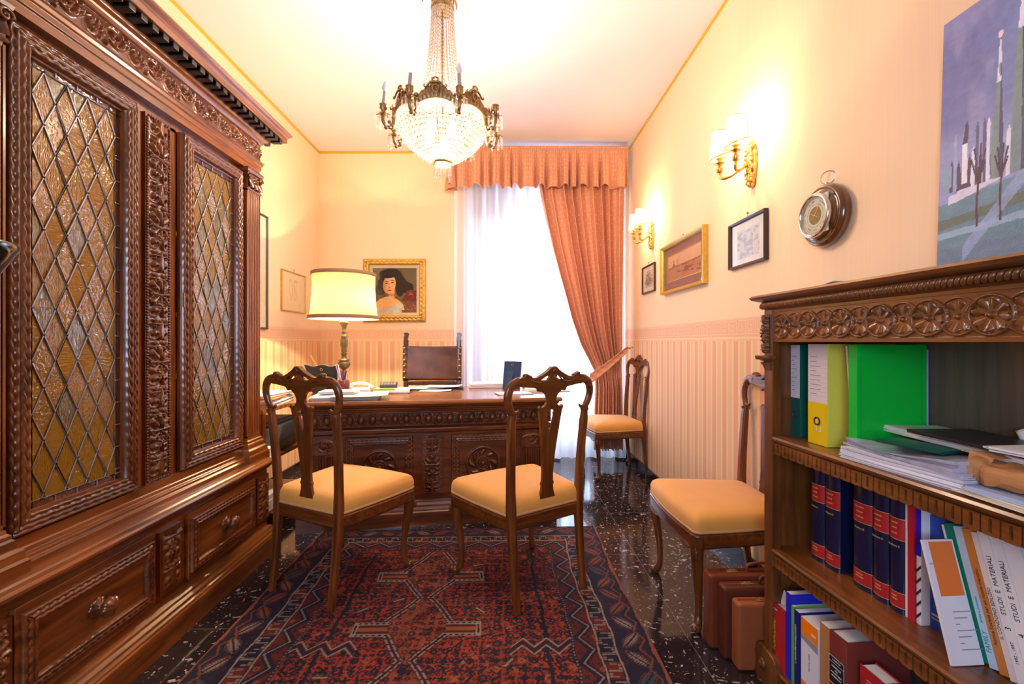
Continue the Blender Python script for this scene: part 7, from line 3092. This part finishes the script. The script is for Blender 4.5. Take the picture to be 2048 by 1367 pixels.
t = bthing('dark_book', 'dark green almost black book after the red Codici book', 'book', X9[15] + .004, .025, zb)
b = MB()
b.box(0, .13, 0, .028, 0, .235)
b.build('cover', plain('bottle_green_cover', (.004, .022, .024), .3), t, bevel=.002)
text('Agostino C...', .0085, (.012, -.0004, .200), M_LBL, t)
text('diritto', .0075, (.035, -.0004, .186), M_LBL, t)
text('', .01, (0, 0, 0), M_LBL, t) if False else None

# ------------------------------------------------------------ briefcases beside the bookcase
def case(label, loc, w, d, h, mt, edge, open_=True):
    t = thing('briefcase', label, 'briefcase', loc, 0, 'briefcases by the bookcase')
    b = MB()
    b.box(0, w, 0, d, 0, h)
    b.build('shell', mt, t, bevel=.012, seg=4)
    b = MB()
    b.box(.010, w - .01, d * .48, d * .52, h - .004, h + .0012)
    b.build('closing_seam', edge, t)
    for x in (.075, w - .10):
        b = MB()
        b.box(x, x + .042, d * .30, d * .62, h - .002, h + .005)
        b.box(x + .008, x + .034, d * .36, d * .52, h + .005, h + .009)
        b.build('clasp', M_BRASS, t, bevel=.0015)
    b = MB()
    xm_ = w / 2
    pt = smoothpoly([(xm_ - .055, d * .5, h), (xm_ - .050, d * .5, h + .022), (xm_, d * .5, h + .030), (xm_ + .050, d * .5, h + .022), (xm_ + .055, d * .5, h)], 4, closed=False)
    b.tube(pt, .006, 8)
    b.build('handle', mt, t)
    return t


case('tan briefcase, nearest of the three standing beside the bookcase', (.822, 1.568, .0005), .36, .056, .235, M_TAN, M_TAND)
case('dark brown briefcase between the tan one and the reddish one', (.800, 1.627, .0005), .40, .055, .262, M_TAND, M_TAN)
case('reddish brown rounded briefcase, farthest of the three beside the bookcase', (.775, 1.685, .0005), .42, .062, .278, plain('reddish_leather', (.17, .035, .014), .35), M_TAND)

# floor lamp whose bowl just enters the picture at the left
fl_ = thing('floor_lamp', 'dark glossy floor lamp whose bowl edge shows at the left border', 'floor lamp', (-1.040, .822, 0), 0)
M_GLB = plain('black_green_lacquer', (.008, .018, .022), .12, coat=.6)
b = MB()
b.lathe([(.13, 0), (.13, .015), (.03, .03), (.014, .05), (.012, 1.22), (.0001, 1.22)], seg=32)
b.build('stand', M_GLB, fl_)
b = MB()
b.lathe([(.0001, 1.21), (.02, 1.215), (.07, 1.245), (.105, 1.280), (.125, 1.318), (.131, 1.328), (.131, 1.336), (.126, 1.338), (.121, 1.326), (.10, 1.285), (.0001, 1.23)], seg=48)
b.build('bowl', M_GLB, fl_)
